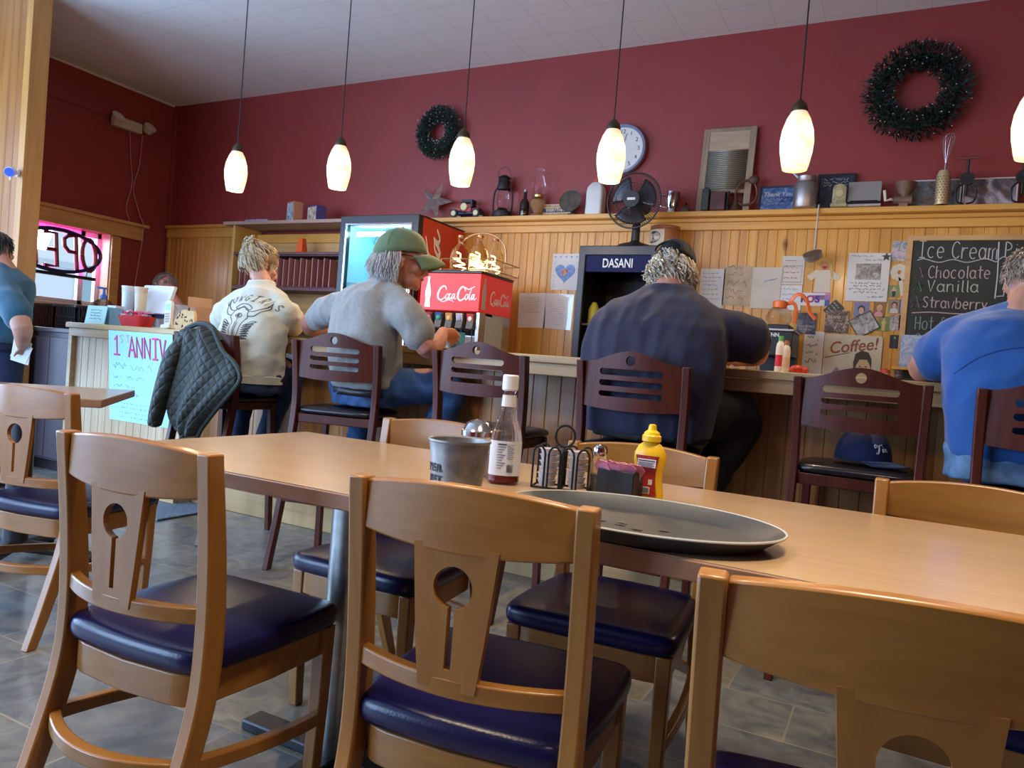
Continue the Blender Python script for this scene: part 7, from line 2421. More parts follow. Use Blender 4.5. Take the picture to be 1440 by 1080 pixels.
# ---------------------------------------------------------------- woman in the cream sweatshirt
def woman():
    t = thing('person', 'person in a cream sweatshirt with a bull skull print, hair clipped up, at the bar', 'person', (-3.22, 3.02, 0))
    L = t.location
    yw = -.15
    pel, wai, che, sho, nek = J(352, 535, 3.0), J(352, 515, 3.0), J(356, 468, 3.02), J(362, 420, 3.08), J(369, 397, 3.13)
    hc = J(365, 374, 3.19)
    pel.z = .900
    ls, le, lw = J(324, 432, 3.11), J(312, 478, 3.22), J(340, 482, 3.45)
    rs, re, rw = J(398, 434, 3.08), J(408, 468, 3.22), J(392, 474, 3.46)
    for p in (le, re):
        p.z = BT + .075
    lw.z = rw.z = BT + .078
    hips = [pel + V(-.09, .02, -.04), pel + V(.09, .02, -.04)]
    kn = [V(-3.44, 3.235, .885), V(-3.12, 3.235, .885)]
    an = [V(-3.40, 3.15, .39), V(-3.22, 3.15, .39)]
    m = MB()
    torso(m, [(pel + V(0, 0, -.05), .16, .12, yw), (wai, .15, .11, yw), (che, .16, .11, yw), (sho, .14, .08, yw), (nek + V(0, 0, -.03), .06, .055, yw)])
    limb(m, [sho, nek, hc + V(0, -.005, -.05)], [.07, .052, .050])
    limb(m, [ls, le, lw], [.045, .040, .026]); limb(m, [rs, re, rw], [.045, .040, .026])
    hand(m, lw, V(1, .2, 0), V(0, .2, 1), .88, .4, -1); hand(m, rw, V(-1, .2, 0), V(0, .2, 1), .88, .4, 1)
    for i in (0, 1):
        limb(m, [hips[i], kn[i], an[i]], [.085, .058, .042])
        limb(m, [an[i], an[i] + V(0, .09, -.05)], [.036, .032])
    h, R_, rot = head(m, hc, -.30, -.22, 1.06, jaw=.92)
    finish(m, 'body', skin, t, .008, 4)
    face_parts(h, rot, 1.06, t, L)
    crm = mat('cream_fleece', (.60, .57, .44), .95, var=.05, vscale=20, bump=.15, bscale=220, sheen=.4)
    m = MB()
    torso(m, [(V(pel.x, pel.y, .845), .182, .142, yw), (V(pel.x, pel.y, .90), .196, .142, yw), (wai + V(0, 0, .05), .204, .142, yw), (che, .210, .142, yw), ((che + sho) / 2 + V(0, 0, .01), .200, .132, yw), (sho * .8 + che * .2 + V(0, 0, .02), .168, .112, yw), (sho * .6 + nek * .4, .120, .09, yw), (nek + V(-.0, -.01, -.024), .084, .075, yw), (nek + V(0, -.004, .010), .070, .068, yw)])
    limb(m, [ls + V(.10, -.01, -.03), ls + V(-.0, .0, -.03), (ls + le) / 2 + V(-.01, 0, 0), le, lw * .75 + le * .25], [.064, .077, .076, .070, .056])
    limb(m, [rs + V(-.10, -.01, -.03), rs + V(.0, .0, -.03), (rs + re) / 2 + V(.01, 0, 0), re, rw * .75 + re * .25], [.064, .077, .076, .070, .056])
    for a_ in (ls, rs):
        limb(m, [nek + V(0, .0, -.05), (nek + a_) / 2 + V(0, 0, -.036), a_ + V(0, 0, -.024)], [.070, .076, .080])
    so_ = finish(m, 'sweatshirt', crm, t, .008, 20, .013, 8., 11., (.7, 1, 1.3))
    MB().loft([ering(V(pel.x, pel.y, .86) - L + V(0, 0, z), V(cos(yw), sin(yw), 0), V(-sin(yw), cos(yw), 0), .188 + k, .148 + k, 28) for z, k in ((-.03, 0), (-.028, .006), (.01, .008), (.016, .0))]).build('waistband', crm, t)
    # printed back
    tree = bvh_of(so_, t)
    d = V(-sin(yw) * 1., cos(yw), -.12).normalized()
    o0 = J(346, 453, 2.95)
    ux, uz = V(cos(yw), sin(yw), 0), V(0, 0, 1)
    pm = mat('print_ink', (.07, .06, .055), .8)
    pg = mat('print_wash', (.40, .37, .30), .8)
    mb = MB()
    w_ = 'COWGIRLS'
    fl_ = dict(GL)
    G2 = {'C': GL['C'], 'O': GL['O'], 'W': [[(0, 6), (1, 0), (2, 4), (3, 0), (4, 6)]], 'G': [_o(2.2, 3, 2, 3, 45, 315), [(2.4, 2.6), (3.8, 2.6), (3.7, .8)]], 'I': GL['I'], 'R': GL['R'], 'L': [[(.5, 6), (.5, 0), (3.5, 0)]], 'S': GL['S']}
    for i, c in enumerate(w_):
        a = (i - 3.5) * .145
        cx, cz = .30 * sin(a) + .012, .30 * cos(a) - .165
        ca, sa = cos(-a), sin(-a)
        for off, r in ((0, .0011), (.0032, .0010)):
            for s_ in G2[c]:
                mb.tube([(cx + ((p[0] - 2) * .0066 + off) * ca - ((p[1] - 3) * .0062 + off) * sa, 0, cz + ((p[0] - 2) * .0066 + off) * sa + ((p[1] - 3) * .0062 + off) * ca) for p in s_], r, 4)
    drape(mb, tree, o0, ux, uz, d, t, pm, 'print_lettering')
    mb = MB()
    def st(pts, r=.0016, closed=False):
        q = spline([(a * .098, 0, b * .098) for a, b in pts], 5)
        mb.tube(q, r, 4, closed=closed)
    for s in (-1, 1):
        st([(s * .55, .55), (s * .9, .6), (s * 1.2, .85), (s * 1.25, 1.25), (s * 1.3, .8), (s * 1.05, .35), (s * .6, .25)], .0020)
        st([(s * .55, .55), (s * .62, .2), (s * .4, -.1), (s * .36, -.7), (s * .16, -1.15), (s * .05, -1.2)], .0018)
        st([(s * .1, -.1), (s * .06, -.7), (s * .1, -1.1)], .0013)
        for k in range(7):
            a = s * (.75 + .12 * k) 
            st([(s * .55, -.3 - .12 * k), (s * (.95 + .05 * (k % 3)), -.02 - .16 * k), (s * (1.25 - .08 * k), .0 - .17 * k), (s * .95, -.16 - .15 * k), (s * .55, -.3 - .12 * k)], .0017)
            st([(s * .7, -.25 - .12 * k), (s * 1.1, -.12 - .15 * k)], .0028)
    st([(-.55, .55), (-.3, .72), (0, .78), (.3, .72), (.55, .55)], .0018)
    st([(-.6, .75), (-.3, .62), (0, .85), (.35, .62), (.6, .75), (.3, .95), (0, 1.0), (-.3, .95), (-.6, .75)], .0018)
    st([(-.26, .28), (0, .42), (.26, .28), (0, .14), (-.26, .28)], .0016)
    st([(-.07, .28), (0, .35), (.07, .28), (0, .21), (-.07, .28)], .003)
    st([(0, .1), (-.02, -.4), (.0, -.9)], .0012)
    st([(.02, -1.2), (.1, -1.02), (.2, -1.22), (.08, -1.18)], .0035)
    drape(mb, tree, o0, ux, uz, d, t, pm, 'print_skull')
    mb = MB()
    mb.v, mb.f, mb.mi = [], [], []
    jean = mat('dark_denim', (.018, .035, .085), .85, var=.3, vscale=20)
    m = MB()
    torso(m, [(V(pel.x, pel.y, .782), .185, .15, yw), (V(pel.x, pel.y, .87), .18, .14, yw)])
    for i in (0, 1):
        limb(m, [hips[i], (hips[i] + kn[i]) / 2 + V(0, 0, .01), kn[i], (kn[i] + an[i]) / 2, an[i] + V(0, 0, .01)], [.106, .086, .074, .060, .050])
    finish(m, 'jeans', jean, t, .009, 6, .005, 11., 2.)
    sh = MB()
    for i in (0, 1):
        sh.loft([ering(an[i] - L + V(0, y, z), V(1, 0, 0), V(0, 0, 1), a, b, 14) for y, z, a, b in ((-.06, -.06, .028, .028), (-.05, -.055, .038, .042), (.05, -.065, .04, .032), (.12, -.078, .036, .022), (.15, -.08, .018, .013))])
    sh.build('shoe', mat('shoe_dark', (.02, .02, .02)), t)
    hm = [mat('hair_honey', (.42, .31, .16), .5), mat('hair_brown', (.20, .13, .07), .5), mat('hair_blonde', (.56, .46, .30), .5)]
    m = MB()
    m.ell(h(0, -.006, .040) - L, (.090, .104, .094), rot=rot, n=20, m=14).ell(h(-.012, -.066, .078) - L, (.040, .030, .052), rot=rot, n=16, m=10)
    hb = m.build('hair_base', hm[1], t)
    mb = MB()
    Rn = random.Random(77)
    for k in range(620):
        a = Rn.uniform(-PI, PI)
        z = Rn.uniform(-.055, .03) if sin(a) < .25 else Rn.uniform(.05, .075)
        p0 = V(.077 * cos(a), .088 * sin(a) - .010, z)
        tgt = V(-.012 + Rn.uniform(-.03, .03), -.085 + Rn.uniform(-.016, .018), .075 + Rn.uniform(-.035, .05))
        mid = (p0 + tgt) / 2
        mid = V(mid.x, mid.y + .012, mid.z)
        n_ = V(mid.x, mid.y + .012, (mid.z - .03)).normalized()
        mid = V(.0, -.012, .03) + V(n_.x * .088, n_.y * .104, n_.z * .096)
        pts = spline([p0, mid, tgt], 4)
        mb.use(k % 3).tube([h(*(q * 1.10)) - L for q in pts], [.0026, .0032, .0034, .0034, .0032, .003, .0028, .0028, .0024], 5)
    for k in range(40):
        a = Rn.uniform(-PI, 0)
        pts = spline([V(-.012 + .02 * cos(a), -.085 + .01 * sin(a), .08), V(-.012 + .05 * cos(a), -.09, .125 + Rn.uniform(-.03, .01)), V(-.012 + .035 * cos(a + 1), -.11, .07 + Rn.uniform(-.03, .03))], 4)
        mb.use(k % 3).tube([h(*(q * 1.10)) - L for q in pts], .0034, 5)
    for s_, k0 in ((1, 0), (-1, 1)):
        for k in range(7):
            pts = spline([V(s_ * .072, .02 + .006 * k, .02), V(s_ * .082, .03, -.04), V(s_ * (.085 + .004 * k), .035, -.11 - .01 * k)], 4)
            mb.use(k % 3).tube([h(*(q * 1.10)) - L for q in pts], .0022, 5)
    mb.build('clipped_up_hair', hm, t)
    mc = MB()
    for s in (-1, 1):
        for k in range(5):
            mc.tube([h(-.012 + s * .006, -.104, .108 - .022 * k) - L, h(-.012 + s * .034, -.112, .104 - .022 * k) - L, h(-.012 + s * .046, -.092, .098 - .022 * k) - L], .0040, 6)
    mc.tube([h(-.012, -.104, .125) - L, h(-.012, -.108, .0) - L], .007, 8)
    mc.build('claw_clip', mat('clip_dark', (.06, .065, .07), .25), t)


woman()


# ---------------------------------------------------------------- man in bright blue at the frame edge
def man_blue():
    t = thing('person', 'person in a bright blue shirt and pale jeans at the frame edge, elbow on bar', 'person', (.47, 2.95, 0))
    L = t.location
    yw = .05
    pel, wai, che, sho, nek = J(1432, 632, 2.93), J(1434, 585, 2.93), J(1436, 510, 2.97), J(1440, 455, 3.02), J(1447, 428, 3.08)
    hc = J(1452, 400, 3.15)
    pel.z = .905
    ls, le, lw = J(1362, 470, 3.07), J(1300, 525, 3.20), J(1355, 528, 3.42)
    le.z, lw.z = BT + .05, BT + .045
    rs = sho + V(.19, .02, -.03); re = V(.86, 3.22, BT + .07); rw = V(.70, 3.42, BT + .068)
    hips = [pel + V(-.10, .02, -.03), pel + V(.10, .02, -.03)]
    kn = [V(.30, 3.225, .875), V(.59, 3.225, .875)]
    an = [V(.36, 3.11, .39), V(.56, 3.11, .39)]
    m = MB()
    torso(m, [(pel + V(0, 0, -.05), .17, .13, yw), (wai, .18, .135, yw), (che, .20, .135, yw), (sho, .17, .09, yw), (nek + V(0, 0, -.04), .075, .07, yw)])
    limb(m, [sho, nek, hc + V(0, -.005, -.05)], [.08, .066, .064])
    limb(m, [ls, le, lw], [.066, .058, .034]); limb(m, [rs, re, rw], [.06, .055, .034])
    hand(m, lw, V(1, .2, 0), V(0, .2, 1), 1., .4, -1); hand(m, rw, V(-1, .2, 0), V(0, .2, 1), 1., .4, 1)
    for i in (0, 1):
        limb(m, [hips[i], kn[i], an[i]], [.09, .062, .045])
        limb(m, [an[i], an[i] + V(0, .10, -.05)], [.04, .035])
    h, R_, rot = head(m, hc, .05, -.22, 1.03)
    finish(m, 'body', skin, t, .008, 5)
    face_parts(h, rot, 1.03, t, L)
    blu = mat('royal_blue_knit', (.012, .085, .30), .8, var=.06, vscale=12, bump=.1, bscale=260, sheen=.3)
    m = MB()
    torso(m, [(V(pel.x, 2.95, .85), .202, .158, yw), (V(wai.x, 2.95, .97), .212, .160, yw), ((wai + che) / 2, .226, .160, yw), (che, .236, .156, yw), ((che + sho) / 2 + V(0, 0, .01), .226, .142, yw), (sho * .8 + che * .2 + V(0, 0, .025), .190, .122, yw), (sho * .6 + nek * .4, .136, .10, yw), (nek + V(0, -.02, -.03), .100, .086, yw), (nek + V(0, -.006, .0), .082, .078, yw)])
    limb(m, [ls + V(.12, -.01, -.03), ls + V(.0, .0, -.02), ls * .55 + le * .45, ls * .36 + le * .64], [.072, .096, .094, .092])
    limb(m, [rs + V(-.12, -.01, -.03), rs + V(.0, .0, -.02), rs * .55 + re * .45, rs * .36 + re * .64], [.072, .096, .094, .092])
    for a_ in (ls, rs):
        limb(m, [nek + V(0, .0, -.05), (nek + a_) / 2 + V(0, 0, -.035), a_ + V(0, 0, -.02)], [.08, .086, .09])
    so_ = finish(m, 'shirt', blu, t, .009, 20, .010, 7., 17., (1, 1, .8))
    tree = bvh_of(so_, t)
    mb = MB()
    mb.tube(spline([(-.20, 0, -.06), (-.13, 0, .0), (-.03, 0, .035), (.1, 0, .03), (.2, 0, -.03)], 6), .0016, 5)
    drape(mb, tree, sho + V(0, -.1, -.13), V(1, 0, 0), V(0, 0, 1), V(0, 1, 0), t, mat('seam_blue', (.006, .04, .16), .8), 'yoke_seam', .001)
    jean = mat('pale_denim', (.12, .22, .36), .85, var=.3, vscale=22, bump=.1, bscale=300)
    m = MB()
    torso(m, [(V(pel.x, 2.95, .782), .205, .158, yw), (V(pel.x, 2.95, .89), .20, .15, yw)])
    for i in (0, 1):
        limb(m, [hips[i], (hips[i] + kn[i]) / 2 + V(0, 0, .01), kn[i], (kn[i] + an[i]) / 2, an[i] + V(0, 0, .02)], [.114, .094, .084, .070, .066])
    finish(m, 'jeans', jean, t, .009, 6, .006, 11., 2.)
    sh = MB()
    for i in (0, 1):
        sh.loft([ering(an[i] - L + V(0, y, z), V(1, 0, 0), V(0, 0, 1), a, b, 14) for y, z, a, b in ((-.07, -.07, .03, .03), (-.05, -.065, .042, .045), (.05, -.075, .045, .035), (.13, -.085, .042, .025), (.17, -.088, .02, .015))])
    sh.build('shoe', mat('shoe_dark', (.02, .02, .02)), t)
    hm = [mat('hair_sand', (.34, .26, .18), .6), mat('hair_sandgrey', (.40, .34, .27), .6), mat('hair_dim', (.26, .19, .13), .6)]
    MB().ell(h(0, -.016, .036) - L, (.080, .096, .086), rot=rot, n=20, m=14).build('hair_base', hm[0], t)
    strands(h, 1.03, 700, lambda R: (R.uniform(-PI * 1.15, PI * .15), R.uniform(-.42, 1.5)), .022, .0026, .3, 24, hm, t, 'short_hair', L, .9, 3., side_out=.6, root_r=(.080, .097, .088), cz=.034)


man_blue()


# ---------------------------------------------------------------- server at the frame edge and the person behind the till
def server():
    y0 = 2.72
    t = thing('person', 'standing person in a teal T-shirt holding white papers before the wood-clad partition', 'person', (J(-6, 480, y0).x, y0, 0))
    L = t.location
    yw = .75
    bx = L.x
    pel, wai, che, sho, nek = V(bx - .02, y0, .96), V(bx - .02, y0, 1.08), V(bx - .03, y0, 1.26), V(bx - .05, y0, 1.365), V(bx - .05, y0 + .02, 1.46)
    hc = J(-2, 353, y0 + .03)
    rs, re, rw = J(14, 422, y0 - .05), J(31, 460, y0 - .05), J(31, 484, y0 + .02)
    ls, le, lw = sho + V(-.16, .12, -.02), sho + V(-.24, .14, -.28), sho + V(-.26, .20, -.50)
    m = MB()
    torso(m, [(pel, .17, .13, yw), (wai, .15, .12, yw), (che, .17, .13, yw), (sho, .15, .09, yw), (nek, .06, .06, yw)])
    limb(m, [sho, nek, hc + V(0, 0, -.05)], [.07, .055, .052])
    limb(m, [rs, re, rw], [.055, .058, .036]); limb(m, [ls, le, lw], [.05, .045, .03])
    hand(m, rw, V(-.4, .5, -.6), V(.8, -.2, .2), .9, .5, 1); hand(m, lw, V(.1, .2, -1), V(-1, .2, 0), .9, .5, -1)
    hp = [pel + V(-.08 * cos(yw), -.08 * sin(yw), -.02), pel + V(.08 * cos(yw), .08 * sin(yw), -.02)]
    an = [V(p.x, p.y, .09) for p in hp]
    for i in (0, 1):
        limb(m, [hp[i], (hp[i] + an[i]) / 2, an[i]], [.085, .06, .042])
        limb(m, [an[i], an[i] + V(-.06, .09, -.05)], [.04, .03])
    h, R_, rot = head(m, hc, .35, -.12, .95)
    finish(m, 'body', skin, t, .009, 5)
    face_parts(h, rot, .95, t, L)
    teal = mat('teal_cotton', (.020, .085, .13), .85, var=.08, vscale=10, bump=.1, bscale=240, sheen=.25)
    m = MB()
    torso(m, [(pel + V(0, 0, -.03), .195, .17, yw), (wai, .195, .165, yw), (che, .215, .17, yw), ((che + sho) / 2 + V(0, 0, .02), .21, .15, yw), (sho + V(0, 0, .01), .165, .11, yw), (nek + V(0, 0, -.03), .07, .07, yw)])
    limb(m, [rs + V(-.10, .04, -.02), rs + V(-.01, 0, -.01), rs * .5 + re * .5 + V(.005, 0, .01), rs * .36 + re * .64], [.07, .088, .085, .082])
    limb(m, [ls, (ls + le) / 2], [.085, .08])
    for a_ in (ls, rs):
        limb(m, [nek + V(0, .0, -.05), (nek + a_) / 2 + V(0, 0, -.035), a_ + V(0, 0, -.02)], [.065, .075, .08])
    finish(m, 'shirt', teal, t, .010, 18, .006, 8., 21.)
    nv = mat('navy_trousers', (.010, .018, .05), .85)
    m = MB()
    torso(m, [(pel + V(0, 0, -.08), .18, .155, yw), (pel + V(0, 0, .02), .17, .145, yw)])
    for i in (0, 1):
        limb(m, [hp[i], (hp[i] + an[i]) / 2 + V(0, 0, .05), an[i] + V(0, 0, .01)], [.105, .085, .062])
    finish(m, 'trousers', nv, t, .010, 6, .005, 9., 2.)
    sh = MB()
    for i in (0, 1):
        R2 = Matrix.Rotation(.6, 3, 'Z')
        sh.loft([[an[i] - L + V(0, 0, -.088) + R2 @ q for q in ering(V(0, y, z), V(1, 0, 0), V(0, 0, 1), a, b, 14)] for y, z, a, b in ((-.07, .035, .03, .03), (-.05, .045, .042, .045), (.05, .038, .045, .036), (.13, .028, .042, .026), (.17, .02, .02, .015))])
    sh.build('shoe', mat('shoe_dark', (.02, .02, .02)), t)
    hm = [mat('hair_dark', (.030, .024, .022), .5), mat('hair_darker', (.018, .014, .013), .5), mat('hair_streak', (.09, .075, .065), .5)]
    MB().ell(h(0, -.018, .034) - L, (.078, .094, .085), rot=rot, n=20, m=14).build('hair_base', hm[0], t)
    strands(h, .95, 420, lambda R: (R.uniform(-PI * 1.12, PI * .12), R.uniform(-.5, 1.5)), .05, .0034, .2, 44, hm, t, 'short_hair', L, .9, 3., side_out=.5, root_r=(.079, .096, .088), cz=.034)
    pp = thing('paper_sheet', 'bright white paper slips held by the person in teal', 'paper', rw + V(-.03, .02, -.045), rot=(.3, .25, .6))
    MB().b2((-.06, -.0015, -.08), (.05, .0015, .07)).build('sheet', mat('slip_white', (.82, .84, .86), .6), pp, smooth=False)
    MB().box((.0, -.006, -.005), (.10, .002, .13), rot=(.06, .25, 0)).build('sheet', mat('slip_white', (.8, .8, .8)), pp, smooth=False)


server()


def till_person():
    y0 = 4.15
    c = J(232, 405, y0)
    t = thing('person', 'person with short grey-brown hair bent behind the white till screen', 'person', (c.x + .12, y0 + .05, 0))
    L = t.location
    sho = V(c.x + .16, y0 + .04, c.z - .20)
    m = MB()
    torso(m, [(V(L.x + .06, L.y, .9), .17, .13, 1.2), (V(L.x + .05, L.y, 1.05), .18, .13, 1.2), (sho, .15, .10, 1.2), (sho + V(-.08, 0, .08), .07, .06, 1.2)])
    limb(m, [sho + V(-.03, 0, 0), sho + V(-.09, 0, .09), c + V(.02, 0, -.05)], [.07, .056, .054])
    for s in (-1, 1):
        limb(m, [sho + V(0, s * .16, -.02), sho + V(-.10, s * .2, -.2), sho + V(-.30, s * .1, -.14)], [.055, .045, .03])
        hand(m, sho + V(-.30, s * .1, -.14), V(-1, 0, -.1), V(0, 0, 1), .95, .4, s)
        limb(m, [V(L.x + .06, L.y + s * .09, .88), V(L.x + .06, L.y + s * .09, .48), V(L.x + .06, L.y + s * .09, .08)], [.09, .062, .045])
        limb(m, [V(L.x + .06, L.y + s * .09, .06), V(L.x - .06, L.y + s * .09, .04)], [.04, .034])
    h, R_, rot = head(m, c, 1.35, -.55, 1.)
    finish(m, 'body', skin2, t, .009, 5)
    face_parts(h, rot, 1., t, L)
    wh = mat('white_shirt', (.62, .60, .66), .85, bump=.1, bscale=200)
    m = MB()
    torso(m, [(V(L.x + .06, L.y, .86), .20, .16, 1.2), (V(L.x + .05, L.y, 1.05), .20, .165, 1.2), (sho + V(.0, 0, .0), .17, .125, 1.2), (sho + V(-.07, 0, .07), .085, .08, 1.2)])
    for s in (-1, 1):
        limb(m, [sho + V(0, s * .12, -.01), sho + V(-.02, s * .18, -.06), sho + V(-.10, s * .2, -.19)], [.085, .085, .07])
    finish(m, 'shirt', wh, t, .010, 6, .008, 8., 3.)
    m = MB()
    for s in (-1, 1):
        limb(m, [V(L.x + .06, L.y + s * .09, .90), V(L.x + .06, L.y + s * .09, .5), V(L.x + .06, L.y + s * .09, .10)], [.11, .085, .065])
    finish(m, 'trousers', mat('navy_trousers', (.01, .02, .05)), t, .011, 5)
    hm = [mat('hair_mouse', (.13, .10, .09), .6), mat('hair_mouse2', (.20, .16, .14), .6)]
    strands(h, 1., 520, lambda R: (R.uniform(-PI * 1.15, PI * .15), R.uniform(-.35, 1.5)), .02, .003, .2, 54, hm, t, 'short_hair', L, .9, 3., side_out=.6)


till_person()

# ---------------------------------------------------------------- quilted jacket over the first stool, cap on the fifth
def jacket():
    t = thing('quilted_jacket', 'dark green quilted jacket hanging over the back of the stool at the host end', 'jacket', (-3.38, 2.74, 0))
    L = t.location
    qm = bpy.data.materials.new('quilted_green')
    qm.use_nodes = True
    nt, N, Lk, b = nodes(qm)
    tc = N.new('ShaderNodeTexCoord')
    mp = N.new('ShaderNodeMapping'); mp.inputs['Rotation'].default_value = (0, .79, 0); mp.inputs['Scale'].default_value = (23, 23, 23)
    Lk.new(tc.outputs['Object'], mp.inputs[0])
    sp = N.new('ShaderNodeSeparateXYZ'); Lk.new(mp.outputs[0], sp.inputs[0])
    hs = []
    for i in (0, 2):
        f = N.new('ShaderNodeMath'); f.operation = 'PINGPONG'; f.inputs[1].default_value = .5
        Lk.new(sp.outputs[i], f.inputs[0])
        s = N.new('ShaderNodeMath'); s.operation = 'POWER'; s.inputs[1].default_value = .45
        Lk.new(f.outputs[0], s.inputs[0]); hs.append(s)
    mn = N.new('ShaderNodeMath'); mn.operation = 'MINIMUM'
    Lk.new(hs[0].outputs[0], mn.inputs[0]); Lk.new(hs[1].outputs[0], mn.inputs[1])
    bp = N.new('ShaderNodeBump'); bp.inputs['Strength'].default_value = .7; bp.inputs['Distance'].default_value = .02
    Lk.new(mn.outputs[0], bp.inputs['Height']); Lk.new(bp.outputs[0], b.inputs['Normal'])
    b.inputs['Base Color'].default_value = (.018, .025, .019, 1)
    b.inputs['Roughness'].default_value = .7
    b.inputs['Sheen Weight'].default_value = .1
    yb = 2.735

    def pj(px, py, dy=0.):
        return J(px, py, yb + dy)
    # back panel: outline left edge, right edge at each height
    rows = [((262, 462), (300, 462), .02), ((250, 470), (312, 492), .0), ((243, 490), (325, 505), -.01), ((238, 515), (334, 520), -.02), ((236, 545), (336, 535), -.03), ((236, 570), (325, 552), -.03), ((240, 590), (305, 575), -.03), ((250, 605), (285, 600), -.02), ((262, 616), (278, 614), -.02)]
    m = MB()
    nu = 16
    vs = []
    for a, c, dy in rows:
        for k in range(nu + 1):
            u = k / nu
            p = pj(a[0] + (c[0] - a[0]) * u, a[1] + (c[1] - a[1]) * u, dy)
            p.y += -.045 * sin(PI * u) + .012 * sin(u * 17 + a[1] * .05)
            vs.append(p - L)
    m.add(vs, [(j * (nu + 1) + i, j * (nu + 1) + i + 1, (j + 1) * (nu + 1) + i + 1, (j + 1) * (nu + 1) + i) for j in range(len(rows) - 1) for i in range(nu)])
    m.build('back_panel', qm, t, solid=.022, sub=2)
    # sleeve hanging at the near side
    m = MB()
    cs = [pj(262, 475, -.0), pj(246, 500, -.035), pj(234, 535, -.05), pj(222, 575, -.05), pj(217, 598, -.045)]
    P_ = spline([p - L for p in cs], 5)
    R_ = [v.x for v in spline([(r, 0, 0) for r in (.055, .085, .082, .068, .058)], 5)]
    m.tube(P_, R_, 18, flat=(.62, 1))
    m.build('sleeve', qm, t, sub=1)
    m = MB()
    for k in range(9):
        pass
    e = [pj(*q, -.032) - L for q in ((300, 463), (313, 493), (326, 506), (335, 520), (337, 535), (325, 552), (305, 575), (285, 601), (277, 616))]
    m.tube(spline(e, 5), .011, 8)
    m.build('hem_binding', mat('binding_green', (.024, .036, .030), .6), t)
    m = MB()
    z = [pj(*q, -.02) - L for q in ((262, 462), (280, 455), (298, 460), (310, 480))]
    m.tube(spline(z, 5), .014, 8)
    m.build('collar', mat('binding_green', (.03, .04, .03)), t)


jacket()


def stool_cap():
    c = V(-.095, 3.10, .780)
    t = thing('baseball_cap', 'navy cap with white script lying on the stool seat', 'cap', c, rz=-2.05)
    nv = mat('cap_navy', (.008, .014, .06), .85, bump=.1, bscale=260, sheen=.2)
    gv = mat('cap_grey_panel', (.10, .10, .15), .85, bump=.1, bscale=260)
    m = MB()
    n = 32
    rr = []
    for i in range(10):
        a = i / 9 * PI / 2
        r = cos(a) ** .62 if i < 9 else .02
        rr.append([V(.088 * r * cos(2 * PI * k / n), .102 * r * sin(2 * PI * k / n) - .0, .004 + .112 * sin(a)) for k in range(n)])
    b = len(m.v)
    for q in rr:
        m.v += q
    for i in range(9):
        for k in range(n):
            m.f.append((i * n + k, i * n + (k + 1) % n, (i + 1) * n + (k + 1) % n, (i + 1) * n + k))
            m.mi.append(1 if (4 <= k < 12 and i > 3) else 0)
    m.build('crown', [nv, gv], t, solid=.003)
    MB().ell((0, 0, .117), .008, n=10, m=6).build('button', nv, t)
    m = MB()
    def bf(u, v):
        a = PI * (.13 + .74 * u)
        x = .088 * cos(a) * (1 + .02 * v)
        return (x, .099 * sin(a) + .075 * v * sin(a) ** .6, .012 - 1.0 * x * x * .6 - .012 * v)
    m.gridf(bf, 18, 6)
    m.build('brim', nv, t, solid=.004)
    wht = mat('cap_script', (.62, .60, .58), .6)
    m = MB()

    def on(a, z):
        s_ = min(.999, (z - .004) / .112)
        r = cos(math.asin(s_)) ** .62
        return V(.0905 * r * cos(a), .1045 * r * sin(a), z)
    def stw(pts, r):
        m.tube([on(PI / 2 - .62 + p[0] * .115, .040 + p[1] * .0085) for p in [(v.x, v.z) for v in spline([(x, 0, z) for x, z in pts], 5)]], r, 6)
    stw([(.2, 3.6), (-.6, 3.8), (-.5, 2.6), (.6, 3.4), (2.2, 3.9)], .0028)
    stw([(1.0, 3.7), (.8, 1.6), (.4, .2), (-.2, .4)], .0030)
    stw([(2.3, 2.4), (2.2, 1.2), (2.6, .9)], .0030)
    stw([(2.35, 3.1), (2.4, 3.2)], .0032)
    stw([(3.0, 2.4), (3.0, 1.2), (3.5, 2.2), (3.6, 1.1), (4.0, 1.4)], .0030)
    m.build('script_lettering', wht, t)
    m = MB()
    for a0, w_ in ((PI + .3, .10), (-PI / 2 - .5, .16)):
        m.gridf(lambda u, v: on(a0 + w_ * (u - .5) * 2, .012 + .028 * v) * 1.012, 4, 2)
    m.build('side_badge', wht, t)


stool_cap()
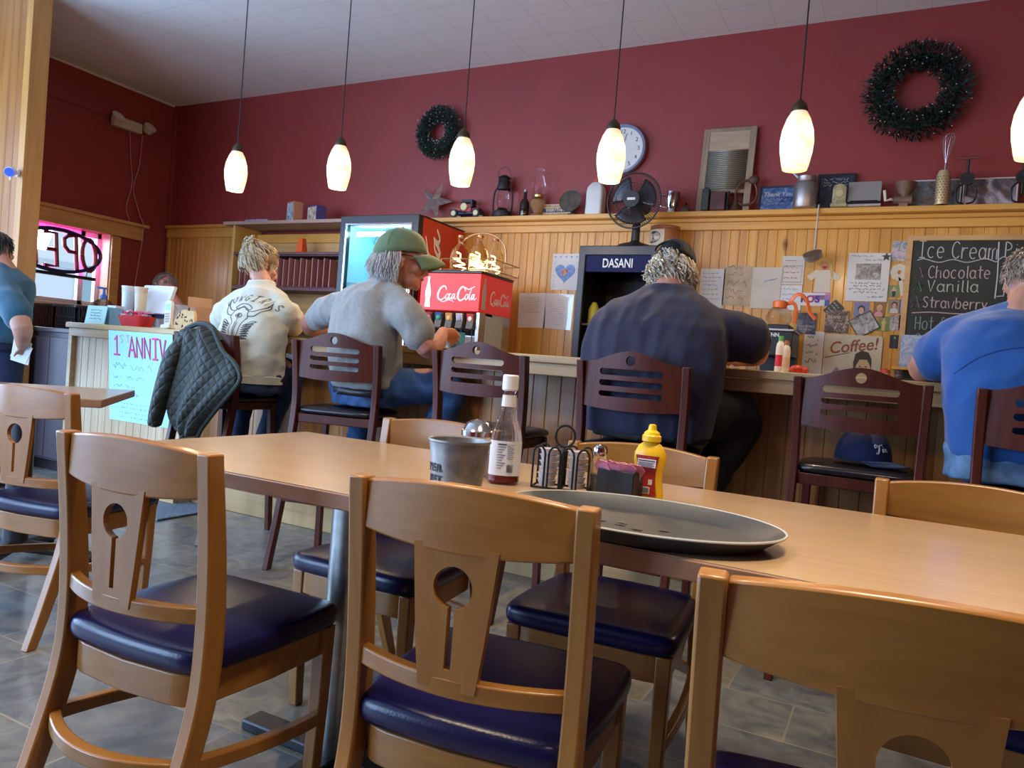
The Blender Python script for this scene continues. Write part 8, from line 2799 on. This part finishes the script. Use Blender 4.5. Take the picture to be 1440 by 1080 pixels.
# ================================================================ LIGHT
sc = bpy.context.scene
sc.view_settings.view_transform = 'Standard'
sc.view_settings.look = 'None'
sc.view_settings.gamma = 1
sc.view_settings.use_curve_mapping = False
sc.view_settings.exposure = EXPO
w = bpy.data.worlds.new('sky')
sc.world = w
w.use_nodes = True
w.node_tree.nodes['Background'].inputs[0].default_value = (.62, .80, 1, 1)
w.node_tree.nodes['Background'].inputs[1].default_value = SKY


def area(name, loc, target, sx, sy, power, col, spread=180):
    l = bpy.data.lights.new(name, 'AREA')
    l.shape = 'RECTANGLE'
    l.size, l.size_y = sx, sy
    l.energy = power
    l.color = col
    l.spread = math.radians(spread)
    o = bpy.data.objects.new(name, l)
    COL.objects.link(o)
    o.location = loc
    o.rotation_euler = (Vector(target) - Vector(loc)).to_track_quat('-Z', 'Y').to_euler()
    o.visible_camera = True
    return o


def point(name, loc, power, col, r=.05):
    l = bpy.data.lights.new(name, 'POINT')
    l.energy = power
    l.color = col
    l.shadow_soft_size = r
    o = bpy.data.objects.new(name, l)
    COL.objects.link(o)
    o.location = loc
    return o


DAY = (.40, .63, 1.0)
WARM = (1.0, .70, .42)
area('daylight_front', ((F0 + F1) / 2, WF - .05, (FZ0 + FZ1) / 2), ((F0 + F1) / 2, 1, (FZ0 + FZ1) / 2 - .3), F1 - F0, FZ1 - FZ0, 300, DAY)
area('daylight_side', (WL - .05, (E0 + E1) / 2, (EZ0 + EZ1) / 2), (0, (E0 + E1) / 2, 1.2), E1 - E0, EZ1 - EZ0, 380, DAY)
area('daylight_sign_window', (WL - .6, (W0 + W1) / 2, 2.2), (WL + 2, (W0 + W1) / 2 + .4, 1.0), 1.2, .8, 80, (.75, .9, 1))
area('added_fill_near', (.1, .9, CZ - .02), (.1, 1.1, 0), .5, .5, 20, (1, .84, .62), 75)  # added downlight to lift the table and far chairs, not a room fixture
area('ceiling_lamp_side', (-1.7, .9, CZ - .02), (-1.7, .9, 0), .5, .5, 36, (1, .78, .52), 120)
for i in range(6):
    zb = (2.036, 2.018, 2.004, 1.985, 2.0, 2.0)[i]
    point('pendant_bulb', (-3.955 + .868 * i, PYD, zb - .012), 18, (1, .74, .45), .035)
